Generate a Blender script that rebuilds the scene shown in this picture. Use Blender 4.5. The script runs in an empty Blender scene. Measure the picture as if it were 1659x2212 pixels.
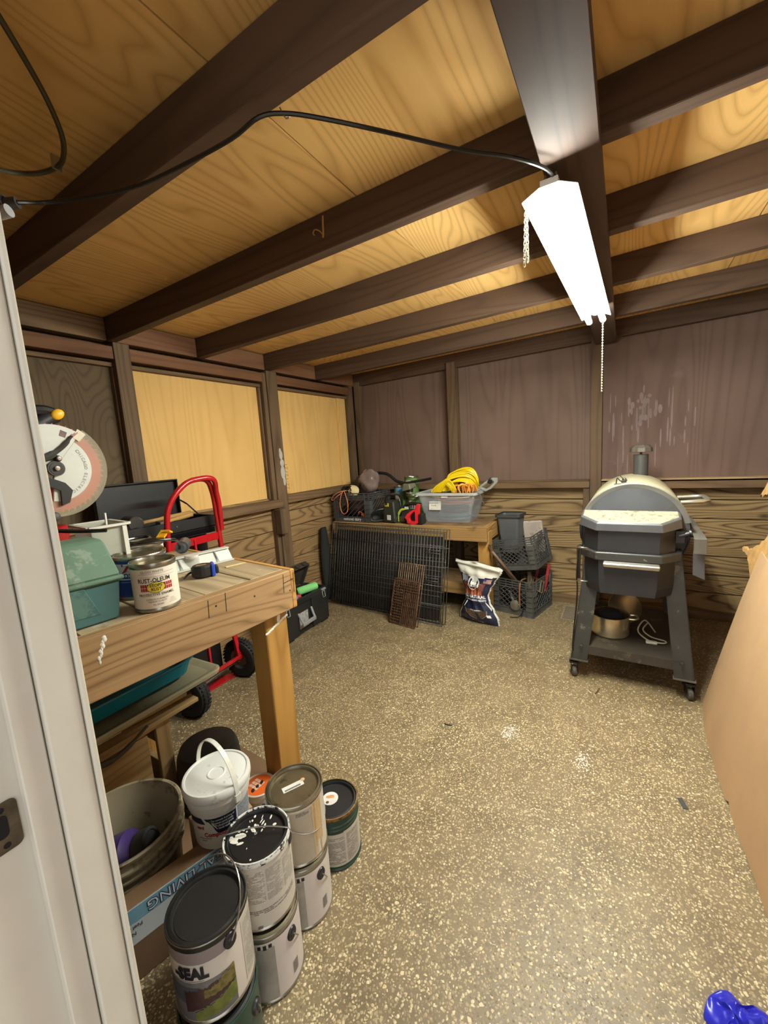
import bpy, bmesh, math, random
import numpy as np
from mathutils import Vector, Matrix, Euler

# ---------------------------------------------------------------- camera, world, exposure
S = bpy.context.scene
COL = S.collection
CAM_H = 1.24
RX = Vector((0.86173348, 0.50358955, -0.06174926))
RY = Vector((0.02037855, -0.15596336, -0.9875526))
RZ = Vector((-0.5069518, 0.84974878, -0.14466128))
cd = bpy.data.cameras.new('camera')
cam = bpy.data.objects.new('camera', cd)
COL.objects.link(cam)
m = Matrix.Identity(4)
for i in range(3):
    m[i][0] = RX[i]; m[i][1] = -RY[i]; m[i][2] = -RZ[i]
m[2][3] = CAM_H
cam.matrix_world = m
cd.sensor_fit = 'VERTICAL'; cd.sensor_height = 24.0; cd.sensor_width = 18.0
cd.lens = 24.0 * 876.9 / 2212.0
cd.clip_start = 0.02; cd.clip_end = 100
S.camera = cam

W = bpy.data.worlds.new('sky'); S.world = W
W.use_nodes = True
bg = W.node_tree.nodes['Background']
bg.inputs[0].default_value = (0.97, 0.98, 1.0, 1)
bg.inputs[1].default_value = 1.12
S.view_settings.view_transform = 'Standard'
S.view_settings.look = 'None'
S.view_settings.gamma = 1.0
S.view_settings.use_curve_mapping = False
S.view_settings.exposure = 0.60
TUBE_STRENGTH = 172.0

rnd = random.Random(11)
PI = math.pi
rad = math.radians

# ---------------------------------------------------------------- material helpers
def srgb(r, g, b):
    f = lambda c: (c / 255 / 12.92) if c / 255 <= 0.04045 else ((c / 255 + 0.055) / 1.055) ** 2.4
    return (f(r), f(g), f(b), 1)

class NT:
    def __init__(s, name):
        s.m = bpy.data.materials.new(name); s.m.use_nodes = True
        s.t = s.m.node_tree; s.b = s.t.nodes['Principled BSDF']
    def n(s, typ, **kw):
        nd = s.t.nodes.new(typ)
        for k, v in kw.items():
            if k == 'inp':
                for i, val in v.items():
                    if hasattr(val, 'is_output') or isinstance(val, bpy.types.NodeSocket): s.t.links.new(val, nd.inputs[i])
                    else: nd.inputs[i].default_value = val
            else: setattr(nd, k, v)
        return nd
    def l(s, a, b): s.t.links.new(a, b)
    def coords(s, scale=(1, 1, 1), rand=True, kind='Object'):
        tc = s.n('ShaderNodeTexCoord').outputs[kind]
        if rand:
            oi = s.n('ShaderNodeObjectInfo')
            sc = s.n('ShaderNodeMath', operation='MULTIPLY', inp={0: oi.outputs['Random'], 1: 37.0})
            cb = s.n('ShaderNodeCombineXYZ', inp={0: sc.outputs[0], 1: sc.outputs[0], 2: sc.outputs[0]})
            ad = s.n('ShaderNodeVectorMath', operation='ADD', inp={0: tc, 1: cb.outputs[0]}); tc = ad.outputs[0]
        mp = s.n('ShaderNodeVectorMath', operation='MULTIPLY', inp={0: tc, 1: scale})
        return mp.outputs[0]
    def ramp(s, fac, stops):
        r = s.n('ShaderNodeValToRGB', inp={0: fac})
        e = r.color_ramp.elements
        while len(e) < len(stops): e.new(0.5)
        for i, (p, c) in enumerate(stops):
            e[i].position = p; e[i].color = c
        return r.outputs[0]
    def noise(s, vec, scale, detail=3, rough=0.5, dist=0.0):
        return s.n('ShaderNodeTexNoise', inp={'Vector': vec, 'Scale': scale, 'Detail': detail, 'Roughness': rough, 'Distortion': dist}).outputs[0]
    def mix(s, fac, a, b, mode='MIX'):
        nd = s.n('ShaderNodeMix', data_type='RGBA', blend_type=mode)
        for i, v in ((0, fac), (6, a), (7, b)):
            if isinstance(v, bpy.types.NodeSocket): s.l(v, nd.inputs[i])
            else: nd.inputs[i].default_value = v
        return nd.outputs[2]
    def mul(s, a, b):
        nd = s.n('ShaderNodeMath', operation='MULTIPLY', inp={0: a, 1: b}); return nd.outputs[0]
    def bump(s, h, strength=0.3, dist=0.002):
        b = s.n('ShaderNodeBump', inp={'Height': h, 'Strength': strength, 'Distance': dist})
        s.l(b.outputs[0], s.b.inputs['Normal'])

_mats = {}
def M(name, col, rough=0.5, metal=0.0, var=0.12, scale=6.0, col2=None, spec=0.5, bump=0.0, bscale=60, trans=0.0, alpha=1.0, coat=0.0, spots=None, spot_scale=20, spot_lo=0.62, rand=True):
    """plain surface with a little mottling; col/col2 are sRGB 0-255 triples"""
    if name in _mats: return _mats[name]
    t = NT(name); c = srgb(*col)
    if col2 is None: c2 = tuple(max(0, x * (1 - 2 * var)) for x in c[:3]) + (1,)
    else: c2 = srgb(*col2)
    v = t.coords(rand=rand)
    f = t.noise(v, scale, 5, 0.6)
    out = t.ramp(f, [(0.35, c2), (0.62, c)])
    if spots:
        f2 = t.noise(v, spot_scale, 6, 0.7)
        k = t.ramp(f2, [(spot_lo, (0, 0, 0, 1)), (spot_lo + 0.05, (1, 1, 1, 1))])
        out = t.mix(k, out, srgb(*spots))
    t.l(out, t.b.inputs['Base Color'])
    t.b.inputs['Roughness'].default_value = rough
    t.b.inputs['Metallic'].default_value = metal
    t.b.inputs['Specular IOR Level'].default_value = spec
    t.b.inputs['Transmission Weight'].default_value = trans
    t.b.inputs['Alpha'].default_value = alpha
    t.b.inputs['Coat Weight'].default_value = coat
    if bump: t.bump(t.noise(v, bscale, 4, 0.6), bump)
    _mats[name] = t.m
    return t.m

def WOOD(name, dark, light, axis='X', freq=9.0, scale=3.0, stretch=0.09, rough=0.7, contrast=0.8, fibre=0.35, stain=None, stain_lo=0.6, knots=0.0, rand=True, stain_scale=2.0, tone=0.25):
    """sawn timber: contour lines of stretched noise make cathedral grain along one axis"""
    if name in _mats: return _mats[name]
    t = NT(name)
    sc = {'X': (stretch, 1, 1), 'Y': (1, stretch, 1), 'Z': (1, 1, stretch)}[axis]
    v = t.coords(sc, rand=rand)
    base = t.noise(v, scale, 2.0, 0.45, 0.25)
    k = t.mul(base, freq * 3.0)
    fr = t.n('ShaderNodeMath', operation='PINGPONG', inp={0: k, 1: 0.5}).outputs[0]
    fr = t.mul(fr, 2.0)
    D, L = srgb(*dark), srgb(*light)
    mid = tuple(D[i] * 0.4 + L[i] * 0.6 for i in range(3)) + (1,)
    DL = tuple(L[i] * (1 - contrast) + D[i] * contrast for i in range(3)) + (1,)
    c = t.ramp(fr, [(0.0, DL), (0.22, tuple(DL[i] * 0.5 + L[i] * 0.5 for i in range(3)) + (1,)), (0.6, L)])
    sc2 = {'X': (stretch * 0.35, 1, 1), 'Y': (1, stretch * 0.35, 1), 'Z': (1, 1, stretch * 0.35)}[axis]
    v2 = t.coords(sc2, rand=rand)
    fb = t.noise(v2, 120, 3, 0.7)
    c = t.mix(t.mul(fb, fibre), c, D)
    if tone:
        v3 = t.coords((1, 1, 1), rand=rand)
        tn = t.noise(v3, 1.7, 3, 0.6)
        c = t.mix(t.ramp(tn, [(0.3, (tone * 2, tone * 2, tone * 2, 1)), (0.65, (0, 0, 0, 1))]), c, D)
    if knots:
        vk = t.n('ShaderNodeTexVoronoi', inp={'Vector': t.coords({'X': (0.5, 1, 1), 'Y': (1, 0.5, 1), 'Z': (1, 1, 0.5)}[axis], rand=rand), 'Scale': 5.0})
        kk = t.ramp(vk.outputs['Distance'], [(0.02, (knots,) * 3 + (1,)), (0.11, (0, 0, 0, 1))])
        c = t.mix(kk, c, tuple(x * 0.25 for x in D[:3]) + (1,))
    if stain:
        v4 = t.coords((1, 1, 1), rand=rand)
        sn = t.noise(v4, stain_scale, 6, 0.65)
        kk = t.ramp(sn, [(stain_lo, (0, 0, 0, 1)), (stain_lo + 0.12, (0.85, 0.85, 0.85, 1))])
        c = t.mix(kk, c, srgb(*stain))
    t.l(c, t.b.inputs['Base Color'])
    t.b.inputs['Roughness'].default_value = rough
    t.b.inputs['Specular IOR Level'].default_value = 0.3
    t.bump(fb, 0.25, 0.001)
    _mats[name] = t.m
    return t.m

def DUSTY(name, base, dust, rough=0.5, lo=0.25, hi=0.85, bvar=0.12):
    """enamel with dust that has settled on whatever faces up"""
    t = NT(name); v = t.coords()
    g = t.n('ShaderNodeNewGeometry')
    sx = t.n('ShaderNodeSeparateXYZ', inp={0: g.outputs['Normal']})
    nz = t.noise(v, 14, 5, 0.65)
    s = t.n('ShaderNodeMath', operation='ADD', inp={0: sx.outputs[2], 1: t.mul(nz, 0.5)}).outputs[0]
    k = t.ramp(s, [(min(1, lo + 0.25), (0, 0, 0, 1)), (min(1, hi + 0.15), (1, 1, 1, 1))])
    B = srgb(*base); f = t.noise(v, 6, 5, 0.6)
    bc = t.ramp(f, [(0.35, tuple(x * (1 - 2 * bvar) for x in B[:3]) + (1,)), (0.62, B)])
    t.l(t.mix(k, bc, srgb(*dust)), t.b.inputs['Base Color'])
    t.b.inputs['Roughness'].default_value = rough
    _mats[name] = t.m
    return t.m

def EMIT(name, col, strength):
    t = NT(name)
    t.b.inputs['Base Color'].default_value = (0.8, 0.8, 0.8, 1)
    t.b.inputs['Emission Color'].default_value = col
    t.b.inputs['Emission Strength'].default_value = strength
    return t.m

# ---------------------------------------------------------------- mesh builder
class MB:
    def __init__(s): s.v = []; s.f = []; s.mi = []; s.sm = []
    def add(s, vs, fs, m=0, smooth=False, T=None):
        o = len(s.v)
        if T is not None: vs = [T @ Vector(p) for p in vs]
        s.v += [tuple(p) for p in vs]
        for f in fs:
            s.f.append(tuple(i + o for i in f)); s.mi.append(m); s.sm.append(smooth)
        return s
    def box(s, c, d, m=0, R=None):
        x, y, z = d[0] / 2, d[1] / 2, d[2] / 2
        vs = [(-x, -y, -z), (x, -y, -z), (x, y, -z), (-x, y, -z), (-x, -y, z), (x, -y, z), (x, y, z), (-x, y, z)]
        T = Matrix.Translation(c) @ (R.to_4x4() if R is not None else Matrix.Identity(4))
        return s.add(vs, [(0, 3, 2, 1), (4, 5, 6, 7), (0, 1, 5, 4), (1, 2, 6, 5), (2, 3, 7, 6), (3, 0, 4, 7)], m, False, T)
    def b2(s, x0, x1, y0, y1, z0, z1, m=0):
        return s.box(((x0 + x1) / 2, (y0 + y1) / 2, (z0 + z1) / 2), (abs(x1 - x0), abs(y1 - y0), abs(z1 - z0)), m)
    def hexa(s, p, m=0):
        return s.add(p, [(0, 3, 2, 1), (4, 5, 6, 7), (0, 1, 5, 4), (1, 2, 6, 5), (2, 3, 7, 6), (3, 0, 4, 7)], m)
    def bar(s, a, b, w, h, m=0, up=(0, 0, 1)):
        a, b = Vector(a), Vector(b); d = (b - a); L = d.length; d.normalize()
        u = Vector(up)
        if abs(d.dot(u)) > 0.98: u = Vector((0, 1, 0))
        x = d.cross(u).normalized(); z = x.cross(d).normalized()
        R = Matrix((x, d, z)).transposed()
        return s.box((a + b) / 2, (w, L, h), m, R)
    def tube(s, pts, r, seg=8, m=0, closed=False, smooth=True, caps=True):
        P = [Vector(p) for p in pts]; n = len(P); rings = []
        rr = r if isinstance(r, (list, tuple)) else [r] * n
        prev = None
        for i in range(n):
            if closed: d = P[(i + 1) % n] - P[i - 1]
            else: d = P[min(i + 1, n - 1)] - P[max(i - 1, 0)]
            if d.length < 1e-9: d = Vector((0, 0, 1))
            d.normalize()
            if prev is None:
                u = Vector((0, 0, 1)) if abs(d.z) < 0.9 else Vector((1, 0, 0))
                x = d.cross(u).normalized()
            else:
                x = prev - d * prev.dot(d)
                x = x.normalized() if x.length > 1e-6 else d.orthogonal().normalized()
            prev = x; y = d.cross(x)
            rings.append([P[i] + (x * math.cos(2 * PI * k / seg) + y * math.sin(2 * PI * k / seg)) * rr[i] for k in range(seg)])
        vs = [p for g in rings for p in g]; fs = []
        for i in range(n if closed else n - 1):
            a = i * seg; b = ((i + 1) % n) * seg
            for k in range(seg):
                k2 = (k + 1) % seg
                fs.append((a + k, a + k2, b + k2, b + k))
        s.add(vs, fs, m, smooth)
        if not closed and caps:
            s.add(rings[0], [tuple(range(seg - 1, -1, -1))], m); s.add(rings[-1], [tuple(range(seg))], m)
        return s
    def lathe(s, prof, seg=32, m=0, T=None, smooth=True, sx=1.0, sy=1.0, a0=0.0, a1=2 * PI, mats=None):
        full = abs(a1 - a0 - 2 * PI) < 1e-6
        k = seg if full else seg + 1
        for i in range(len(prof) - 1):
            (r0, z0), (r1, z1) = prof[i], prof[i + 1]
            vs = []
            for (r, z) in ((r0, z0), (r1, z1)):
                for j in range(k):
                    a = a0 + (a1 - a0) * j / seg
                    vs.append((r * math.cos(a) * sx, r * math.sin(a) * sy, z))
            fs = []
            for j in range(seg):
                j2 = (j + 1) % k
                if r0 < 1e-7: fs.append((j, k + j2, k + j))
                elif r1 < 1e-7: fs.append((j, j2, k + j))
                else: fs.append((j, j2, k + j2, k + j))
            s.add(vs, fs, mats[i] if mats else m, smooth, T)
        return s
    def cyl(s, a, b, r, seg=16, m=0, r2=None):
        return s.tube([a, b], [r, r2 if r2 is not None else r], seg, m)
    def prism(s, poly, h0, h1, m=0, T=None):
        n = len(poly)
        vs = [(x, y, h0) for x, y in poly] + [(x, y, h1) for x, y in poly]
        fs = [tuple(range(n - 1, -1, -1)), tuple(range(n, 2 * n))] + [(i, (i + 1) % n, n + (i + 1) % n, n + i) for i in range(n)]
        return s.add(vs, fs, m, False, T)
    def loft(s, rings, m=0, smooth=False, cap=True):
        n = len(rings[0]); vs = [p for r in rings for p in r]; fs = []
        for i in range(len(rings) - 1):
            for k in range(n):
                k2 = (k + 1) % n
                fs.append((i * n + k, i * n + k2, (i + 1) * n + k2, (i + 1) * n + k))
        s.add(vs, fs, m, smooth)
        if cap:
            s.add(rings[0], [tuple(range(n - 1, -1, -1))], m, False); s.add(rings[-1], [tuple(range(n))], m, False)
        return s
    def grid(s, fn, nu, nv, m=0, smooth=True, mfn=None):
        vs = [fn(i / nu, j / nv) for j in range(nv + 1) for i in range(nu + 1)]
        o = len(s.v); s.v += [tuple(p) for p in vs]
        for j in range(nv):
            for i in range(nu):
                a = j * (nu + 1) + i
                s.f.append((o + a, o + a + 1, o + a + nu + 2, o + a + nu + 1)); s.sm.append(smooth)
                s.mi.append(mfn((i + .5) / nu, (j + .5) / nv) if mfn else m)
        return s
    def ball(s, c, r, m=0, seg=14, rings=8, sc=(1, 1, 1), R=None):
        T = Matrix.Translation(c) @ (R.to_4x4() if R is not None else Matrix.Identity(4)) @ Matrix.Diagonal((sc[0], sc[1], sc[2], 1))
        prof = [(r * math.sin(PI * i / rings), -r * math.cos(PI * i / rings)) for i in range(rings + 1)]
        prof[0] = (0, -r); prof[-1] = (0, r)
        return s.lathe(prof, seg, m, T)
    def build(s, name, mats, parent=None, bevel=0.0, kind=None, label=None, loc=None, rot=None, solid=0.0):
        me = bpy.data.meshes.new(name)
        me.from_pydata(s.v, [], s.f)
        if not isinstance(mats, (list, tuple)): mats = [mats]
        for mt in mats: me.materials.append(mt)
        me.polygons.foreach_set('material_index', s.mi)
        me.polygons.foreach_set('use_smooth', s.sm)
        if bevel or True:
            b = bmesh.new(); b.from_mesh(me)
            bmesh.ops.remove_doubles(b, verts=b.verts, dist=1e-6)
            if solid: bmesh.ops.solidify(b, geom=b.faces[:], thickness=solid)
            if bevel:
                ed = [e for e in b.edges if len(e.link_faces) == 2 and e.calc_face_angle(0) > 0.6]
                bmesh.ops.bevel(b, geom=ed, offset=bevel, segments=1, affect='EDGES', clamp_overlap=True)
            bmesh.ops.recalc_face_normals(b, faces=b.faces) if not solid else None
            for e in b.edges:
                if len(e.link_faces) == 2 and e.calc_face_angle(0) > 0.62: e.smooth = False
            b.to_mesh(me); b.free()
        o = bpy.data.objects.new(name, me); COL.objects.link(o)
        if parent is not None: o.parent = parent
        if loc: o.location = loc
        if rot: o.rotation_euler = rot
        if kind: o['kind'] = kind
        if label: o['label'] = label
        return o

def thing(name, label, cat, loc=(0, 0, 0), rot=(0, 0, 0), group=None):
    o = bpy.data.objects.new(name, None); COL.objects.link(o)
    o.empty_display_size = 0.05
    o.location = loc; o.rotation_euler = rot
    o['label'] = label; o['category'] = cat
    if group: o['group'] = group
    return o
def tag(o, label, cat, group=None):
    o['label'] = label; o['category'] = cat
    if group: o['group'] = group
    return o
def twin(o, parent, loc=None, rot=None):
    c = o.copy(); COL.objects.link(c); c.parent = parent
    if loc is not None: c.location = loc
    if rot is not None: c.rotation_euler = rot
    return c
def Rz(a): return Matrix.Rotation(a, 3, 'Z')
def Rx(a): return Matrix.Rotation(a, 3, 'X')
def Ry(a): return Matrix.Rotation(a, 3, 'Y')

def smooth_path(pts, n=6):
    """Catmull-Rom through the points"""
    P = [Vector(p) for p in pts]; out = []
    for i in range(len(P) - 1):
        p0 = P[max(i - 1, 0)]; p1 = P[i]; p2 = P[i + 1]; p3 = P[min(i + 2, len(P) - 1)]
        for k in range(n):
            t = k / n
            out.append(0.5 * ((2 * p1) + (p2 - p0) * t + (2 * p0 - 5 * p1 + 4 * p2 - p3) * t * t + (3 * p1 - p0 - 3 * p2 + p3) * t ** 3))
    out.append(P[-1]); return out

_tc = {}
def text_geo(body, size=1.0, bold=0.0, shear=0.0, spacing=1.0):
    key = (body, bold, shear, spacing)
    if key not in _tc:
        cu = bpy.data.curves.new('lettering', 'FONT'); cu.body = body; cu.size = 1.0
        cu.align_x = 'CENTER'; cu.align_y = 'CENTER'; cu.offset = bold; cu.shear = shear; cu.resolution_u = 2; cu.space_character = spacing
        ob = bpy.data.objects.new('lettering', cu)
        COL.objects.link(ob)
        dg = bpy.context.evaluated_depsgraph_get()
        ev = ob.evaluated_get(dg); me = ev.to_mesh()
        vs = [(v.co.x, v.co.y) for v in me.vertices]; fs = [tuple(p.vertices) for p in me.polygons]
        ev.to_mesh_clear(); bpy.data.objects.remove(ob); bpy.data.curves.remove(cu)
        _tc[key] = (vs, fs)
    vs, fs = _tc[key]
    return [(x * size, y * size) for x, y in vs], fs
def text_flat(mb, body, size, T, m=0, bold=0.0, sx=1.0, shear=0.0):
    vs, fs = text_geo(body, size, bold, shear)
    mb.add([(x * sx, y, 0) for x, y in vs], fs, m, False, T)
def text_cyl(mb, body, size, r, ang, z, m=0, bold=0.0, sx=1.0, T=None, tilt=0.0):
    vs, fs = text_geo(body, size, bold)
    out = []
    for x, y in vs:
        x *= sx
        a = ang + x / r
        out.append((r * math.cos(a), r * math.sin(a), z + y + tilt * x))
    mb.add(out, fs, m, False, T)
def patch_cyl(mb, r, a0, a1, z0, z1, m=0, n=None, T=None, r2=None):
    n = n or max(2, int(abs(a1 - a0) / 0.13))
    r2 = r2 or r
    vs = []; fs = []
    for j in range(n + 1):
        a = a0 + (a1 - a0) * j / n
        vs += [(r * math.cos(a), r * math.sin(a), z0), (r2 * math.cos(a), r2 * math.sin(a), z1)]
    for j in range(n): fs.append((2 * j, 2 * j + 2, 2 * j + 3, 2 * j + 1))
    mb.add(vs, fs, m, True, T)
def face_T(o, x, y):
    """matrix placing flat lettering: origin, text-right, text-up"""
    x = Vector(x).normalized(); y = Vector(y).normalized(); z = x.cross(y)
    T = Matrix.Identity(4)
    for i in range(3): T[i][0] = x[i]; T[i][1] = y[i]; T[i][2] = z[i]; T[i][3] = o[i]
    return T

# ================================================================ SETTING
def struct(o):
    o['kind'] = 'structure'; return o
def empty_struct(name):
    o = bpy.data.objects.new(name, None); COL.objects.link(o); o['kind'] = 'structure'; return o

# --- materials of the shell
def floor_material():
    t = NT('exposed_aggregate')
    v = t.coords((1, 1, 1), rand=False)
    vo = t.n('ShaderNodeTexVoronoi', inp={'Vector': v, 'Scale': 120.0, 'Randomness': 1.0})
    ve = t.n('ShaderNodeTexVoronoi', feature='DISTANCE_TO_EDGE', inp={'Vector': v, 'Scale': 120.0, 'Randomness': 1.0})
    sep = t.n('ShaderNodeSeparateColor', inp={0: vo.outputs['Color']})
    peb = t.ramp(sep.outputs[0], [(0.0, srgb(112, 94, 70)), (0.34, srgb(146, 126, 96)), (0.62, srgb(178, 156, 118)), (0.86, srgb(224, 204, 160))])
    mort = t.ramp(t.noise(v, 7, 4, 0.6), [(0.35, srgb(102, 88, 63)), (0.65, srgb(132, 116, 86))])
    k = t.ramp(ve.outputs['Distance'], [(0.10, (0, 0, 0, 1)), (0.22, (1, 1, 1, 1))])
    keep = t.ramp(sep.outputs[1], [(0.25, (0, 0, 0, 1)), (0.27, (1, 1, 1, 1))])
    c = t.mix(t.mul(k, keep), mort, peb)
    big = t.noise(v, 1.6, 5, 0.6)
    c = t.mix(t.ramp(big, [(0.38, (0.38, 0.38, 0.38, 1)), (0.62, (0, 0, 0, 1))]), c, srgb(120, 100, 74))
    t.l(c, t.b.inputs['Base Color'])
    t.b.inputs['Roughness'].default_value = 0.46
    t.b.inputs['Specular IOR Level'].default_value = 0.4
    t.bump(ve.outputs['Distance'], 0.25, 0.001)
    return t.m
def pebble_material():
    t = NT('pebble_stone')
    g = t.n('ShaderNodeNewGeometry')
    c = t.ramp(g.outputs['Random Per Island'], [(0.0, srgb(112, 97, 72)), (0.28, srgb(146, 129, 97)), (0.55, srgb(172, 154, 117)), (0.80, srgb(196, 178, 138)), (0.97, srgb(218, 203, 166))])
    big = t.noise(t.coords((1, 1, 1), rand=False), 1.6, 5, 0.6)
    c = t.mix(t.ramp(big, [(0.38, (0.3, 0.3, 0.3, 1)), (0.62, (0, 0, 0, 1))]), c, srgb(132, 112, 84))
    t.l(c, t.b.inputs['Base Color'])
    t.b.inputs['Roughness'].default_value = 0.4
    return t.m

rafter_wood = WOOD('rafter_wood', (58, 43, 34), (94, 72, 56), 'X', freq=8, stretch=0.07, contrast=0.5, rough=0.6, tone=0.15)
frame_wood = WOOD('stud_wood', (66, 50, 36), (122, 98, 72), 'Z', freq=7, stretch=0.07, contrast=0.6, knots=0.7)
frame_wood_y = WOOD('rail_wood_left', (70, 52, 36), (132, 104, 74), 'Y', freq=7, stretch=0.07, contrast=0.6)
frame_wood_x = WOOD('rail_wood_back', (74, 56, 38), (138, 110, 78), 'X', freq=7, stretch=0.07, contrast=0.6)
block_wood = WOOD('blocking_wood', (84, 54, 36), (136, 96, 66), 'Y', freq=6, stretch=0.08, contrast=0.5)
plank_x = WOOD('plank_wood_back', (78, 58, 34), (176, 146, 102), 'X', freq=13, scale=3.4, stretch=0.13, contrast=0.95, knots=0.8, tone=0.12)
plank_y = WOOD('plank_wood_left', (78, 58, 34), (164, 132, 90), 'Y', freq=11, scale=3.4, stretch=0.13, contrast=0.8, knots=0.6, tone=0.12)
ply_bright = WOOD('pale_plywood', (186, 140, 74), (230, 188, 116), 'Z', freq=7, scale=2.4, stretch=0.10, contrast=0.28, fibre=0.14, tone=0.14)
ply_dark = WOOD('grey_brown_plywood', (64, 50, 34), (104, 86, 60), 'Z', freq=20, scale=2.4, stretch=0.3, contrast=0.6, fibre=0.1)
ply_ceiling = WOOD('ceiling_plywood', (178, 132, 68), (236, 194, 124), 'Y', freq=18, scale=2.0, stretch=0.16, contrast=0.55, fibre=0.22, tone=0.18)
ply_back = WOOD('purple_brown_plywood', (84, 65, 55), (120, 97, 84), 'Z', freq=5, scale=3.0, stretch=0.10, contrast=0.4, fibre=0.12, tone=0.2)
ply_back_stain = WOOD('streaked_plywood', (84, 64, 56), (120, 96, 84), 'Z', freq=5, scale=3.0, stretch=0.10, contrast=0.4, fibre=0.12, tone=0.2, stain=(124, 104, 100), stain_lo=0.58, stain_scale=3.0)
jamb_paint = M('off_white_paint', (206, 200, 186), 0.45, var=0.04, spots=(150, 140, 128), spot_scale=14, spot_lo=0.74)
steel_dull = M('dull_steel', (120, 116, 108), 0.42, 0.8, var=0.2)
steel_bright = M('bright_steel', (190, 188, 184), 0.25, 0.95, var=0.08)
black_plastic = M('black_plastic', (26, 26, 27), 0.45, var=0.2)
black_rubber = M('black_rubber', (22, 22, 22), 0.75, var=0.2)
dark_hole = M('dark_hollow', (16, 12, 10), 0.9)
card = M('brown_cardboard', (182, 146, 106), 0.8, var=0.07, scale=3, bump=0.08)
card_dark = M('worn_cardboard', (120, 92, 64), 0.85, var=0.1, scale=4)
white_paint = M('white_paint', (232, 228, 216), 0.5, var=0.05)

# --- floor
fm = MB().b2(-2.34, 1.0, -0.25, 3.40, -0.08, 0.0).build('floor', floor_material()); struct(fm)
def pebbles():
    rs = np.random.RandomState(5)
    cell = 0.0082
    xs = np.arange(-1.55, 0.62, cell); ys = np.arange(0.28, 2.15, cell)
    X, Y = np.meshgrid(xs, ys); X = X.ravel(); Y = Y.ravel()
    n = len(X)
    X = X + rs.uniform(-.42, .42, n) * cell; Y = Y + rs.uniform(-.42, .42, n) * cell
    keep = rs.rand(n) < np.clip(0.88 - np.maximum(0, Y - 1.5) * 0.9, 0.0, 1)
    X = X[keep]; Y = Y[keep]; n = len(X)
    r = cell * rs.uniform(0.24, 0.54, n) * np.where(rs.rand(n) < 0.06, 1.45, 1.0)
    el = rs.uniform(0.55, 1.0, n); th = rs.uniform(0, PI, n)
    K = 6
    a = np.arange(K) * 2 * PI / K
    jit = rs.uniform(0.82, 1.12, (n, K))
    px = np.cos(a)[None] * r[:, None] * jit; py = np.sin(a)[None] * (r * el)[:, None] * jit
    wx = px * np.cos(th)[:, None] - py * np.sin(th)[:, None]; wy = px * np.sin(th)[:, None] + py * np.cos(th)[:, None]
    h = rs.uniform(0.0003, 0.0009, n)
    co = np.zeros((n, 2 * K, 3), np.float32)
    co[:, :K, 0] = X[:, None] + wx; co[:, :K, 1] = Y[:, None] + wy; co[:, :K, 2] = -0.0002
    co[:, K:, 0] = X[:, None] + wx * 0.74; co[:, K:, 1] = Y[:, None] + wy * 0.74; co[:, K:, 2] = h[:, None]
    quads = np.array([[i, (i + 1) % K, K + (i + 1) % K, K + i] for i in range(K)])
    top = np.arange(K, 2 * K)
    per = np.concatenate([quads.ravel(), top])
    loops = (per[None] + (np.arange(n) * 2 * K)[:, None]).ravel().astype(np.int32)
    tot = np.tile(np.array([4] * K + [K], np.int32), n)
    start = np.concatenate([[0], np.cumsum(tot)[:-1]]).astype(np.int32)
    me = bpy.data.meshes.new('pebbles')
    me.vertices.add(n * 2 * K); me.vertices.foreach_set('co', co.ravel())
    me.loops.add(len(loops)); me.loops.foreach_set('vertex_index', loops)
    me.polygons.add(len(tot)); me.polygons.foreach_set('loop_start', start); me.polygons.foreach_set('loop_total', tot)
    me.update(calc_edges=True); me.materials.append(pebble_material())
    o = bpy.data.objects.new('pebbles', me); COL.objects.link(o); o.parent = fm; o['kind'] = 'stuff'
pebbles()
gm = M('outside_paving', (196, 186, 168), 0.8, scale=2)
struct(MB().b2(-7, 7, -9, -0.26, -0.1, -0.01).build('ground', gm))

# --- ceiling: plywood sheets on sloping rafters
SL = 0.02
def zb(x): return 1.866 + SL * (x + 2.2)       # underside of the rafters
RH = 0.112
def sloped(mb, x0, x1, y0, y1, d0, d1, m=0):
    """box following the roof slope, d measured up from the rafter underside"""
    p = [(x0, y0, zb(x0) + d0), (x1, y0, zb(x1) + d0), (x1, y1, zb(x1) + d0), (x0, y1, zb(x0) + d0),
         (x0, y0, zb(x0) + d1), (x1, y0, zb(x1) + d1), (x1, y1, zb(x1) + d1), (x0, y1, zb(x0) + d1)]
    return mb.hexa(p, m)
ceil = sloped(MB(), -2.45, 1.05, 0.0, 3.45, RH + 0.016, RH + 0.05).build('ceiling', ply_ceiling); struct(ceil)
for x0, x1 in ((-2.40, -0.7125), (-0.7085, 0.418), (0.422, 1.0)):
    sloped(MB(), x0, x1, 0.02, 3.40, RH, RH + 0.014).build('plywood_sheet', ply_ceiling, ceil)
for far in (0.672, 1.185, 1.682, 2.215, 2.77, 3.318):
    sloped(MB(), -2.215, 0.93, far - 0.042, far, 0.0, RH - 0.0005).build('rafter', rafter_wood, ceil, bevel=0.002)
sloped(MB(), -0.180, -0.058, 0.16, 3.27, -0.034, -0.0005).build('beam', WOOD('beam_wood', (54, 42, 36), (88, 70, 60), 'Y', freq=8, stretch=0.07, contrast=0.5, tone=0.15), ceil, bevel=0.002)

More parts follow.
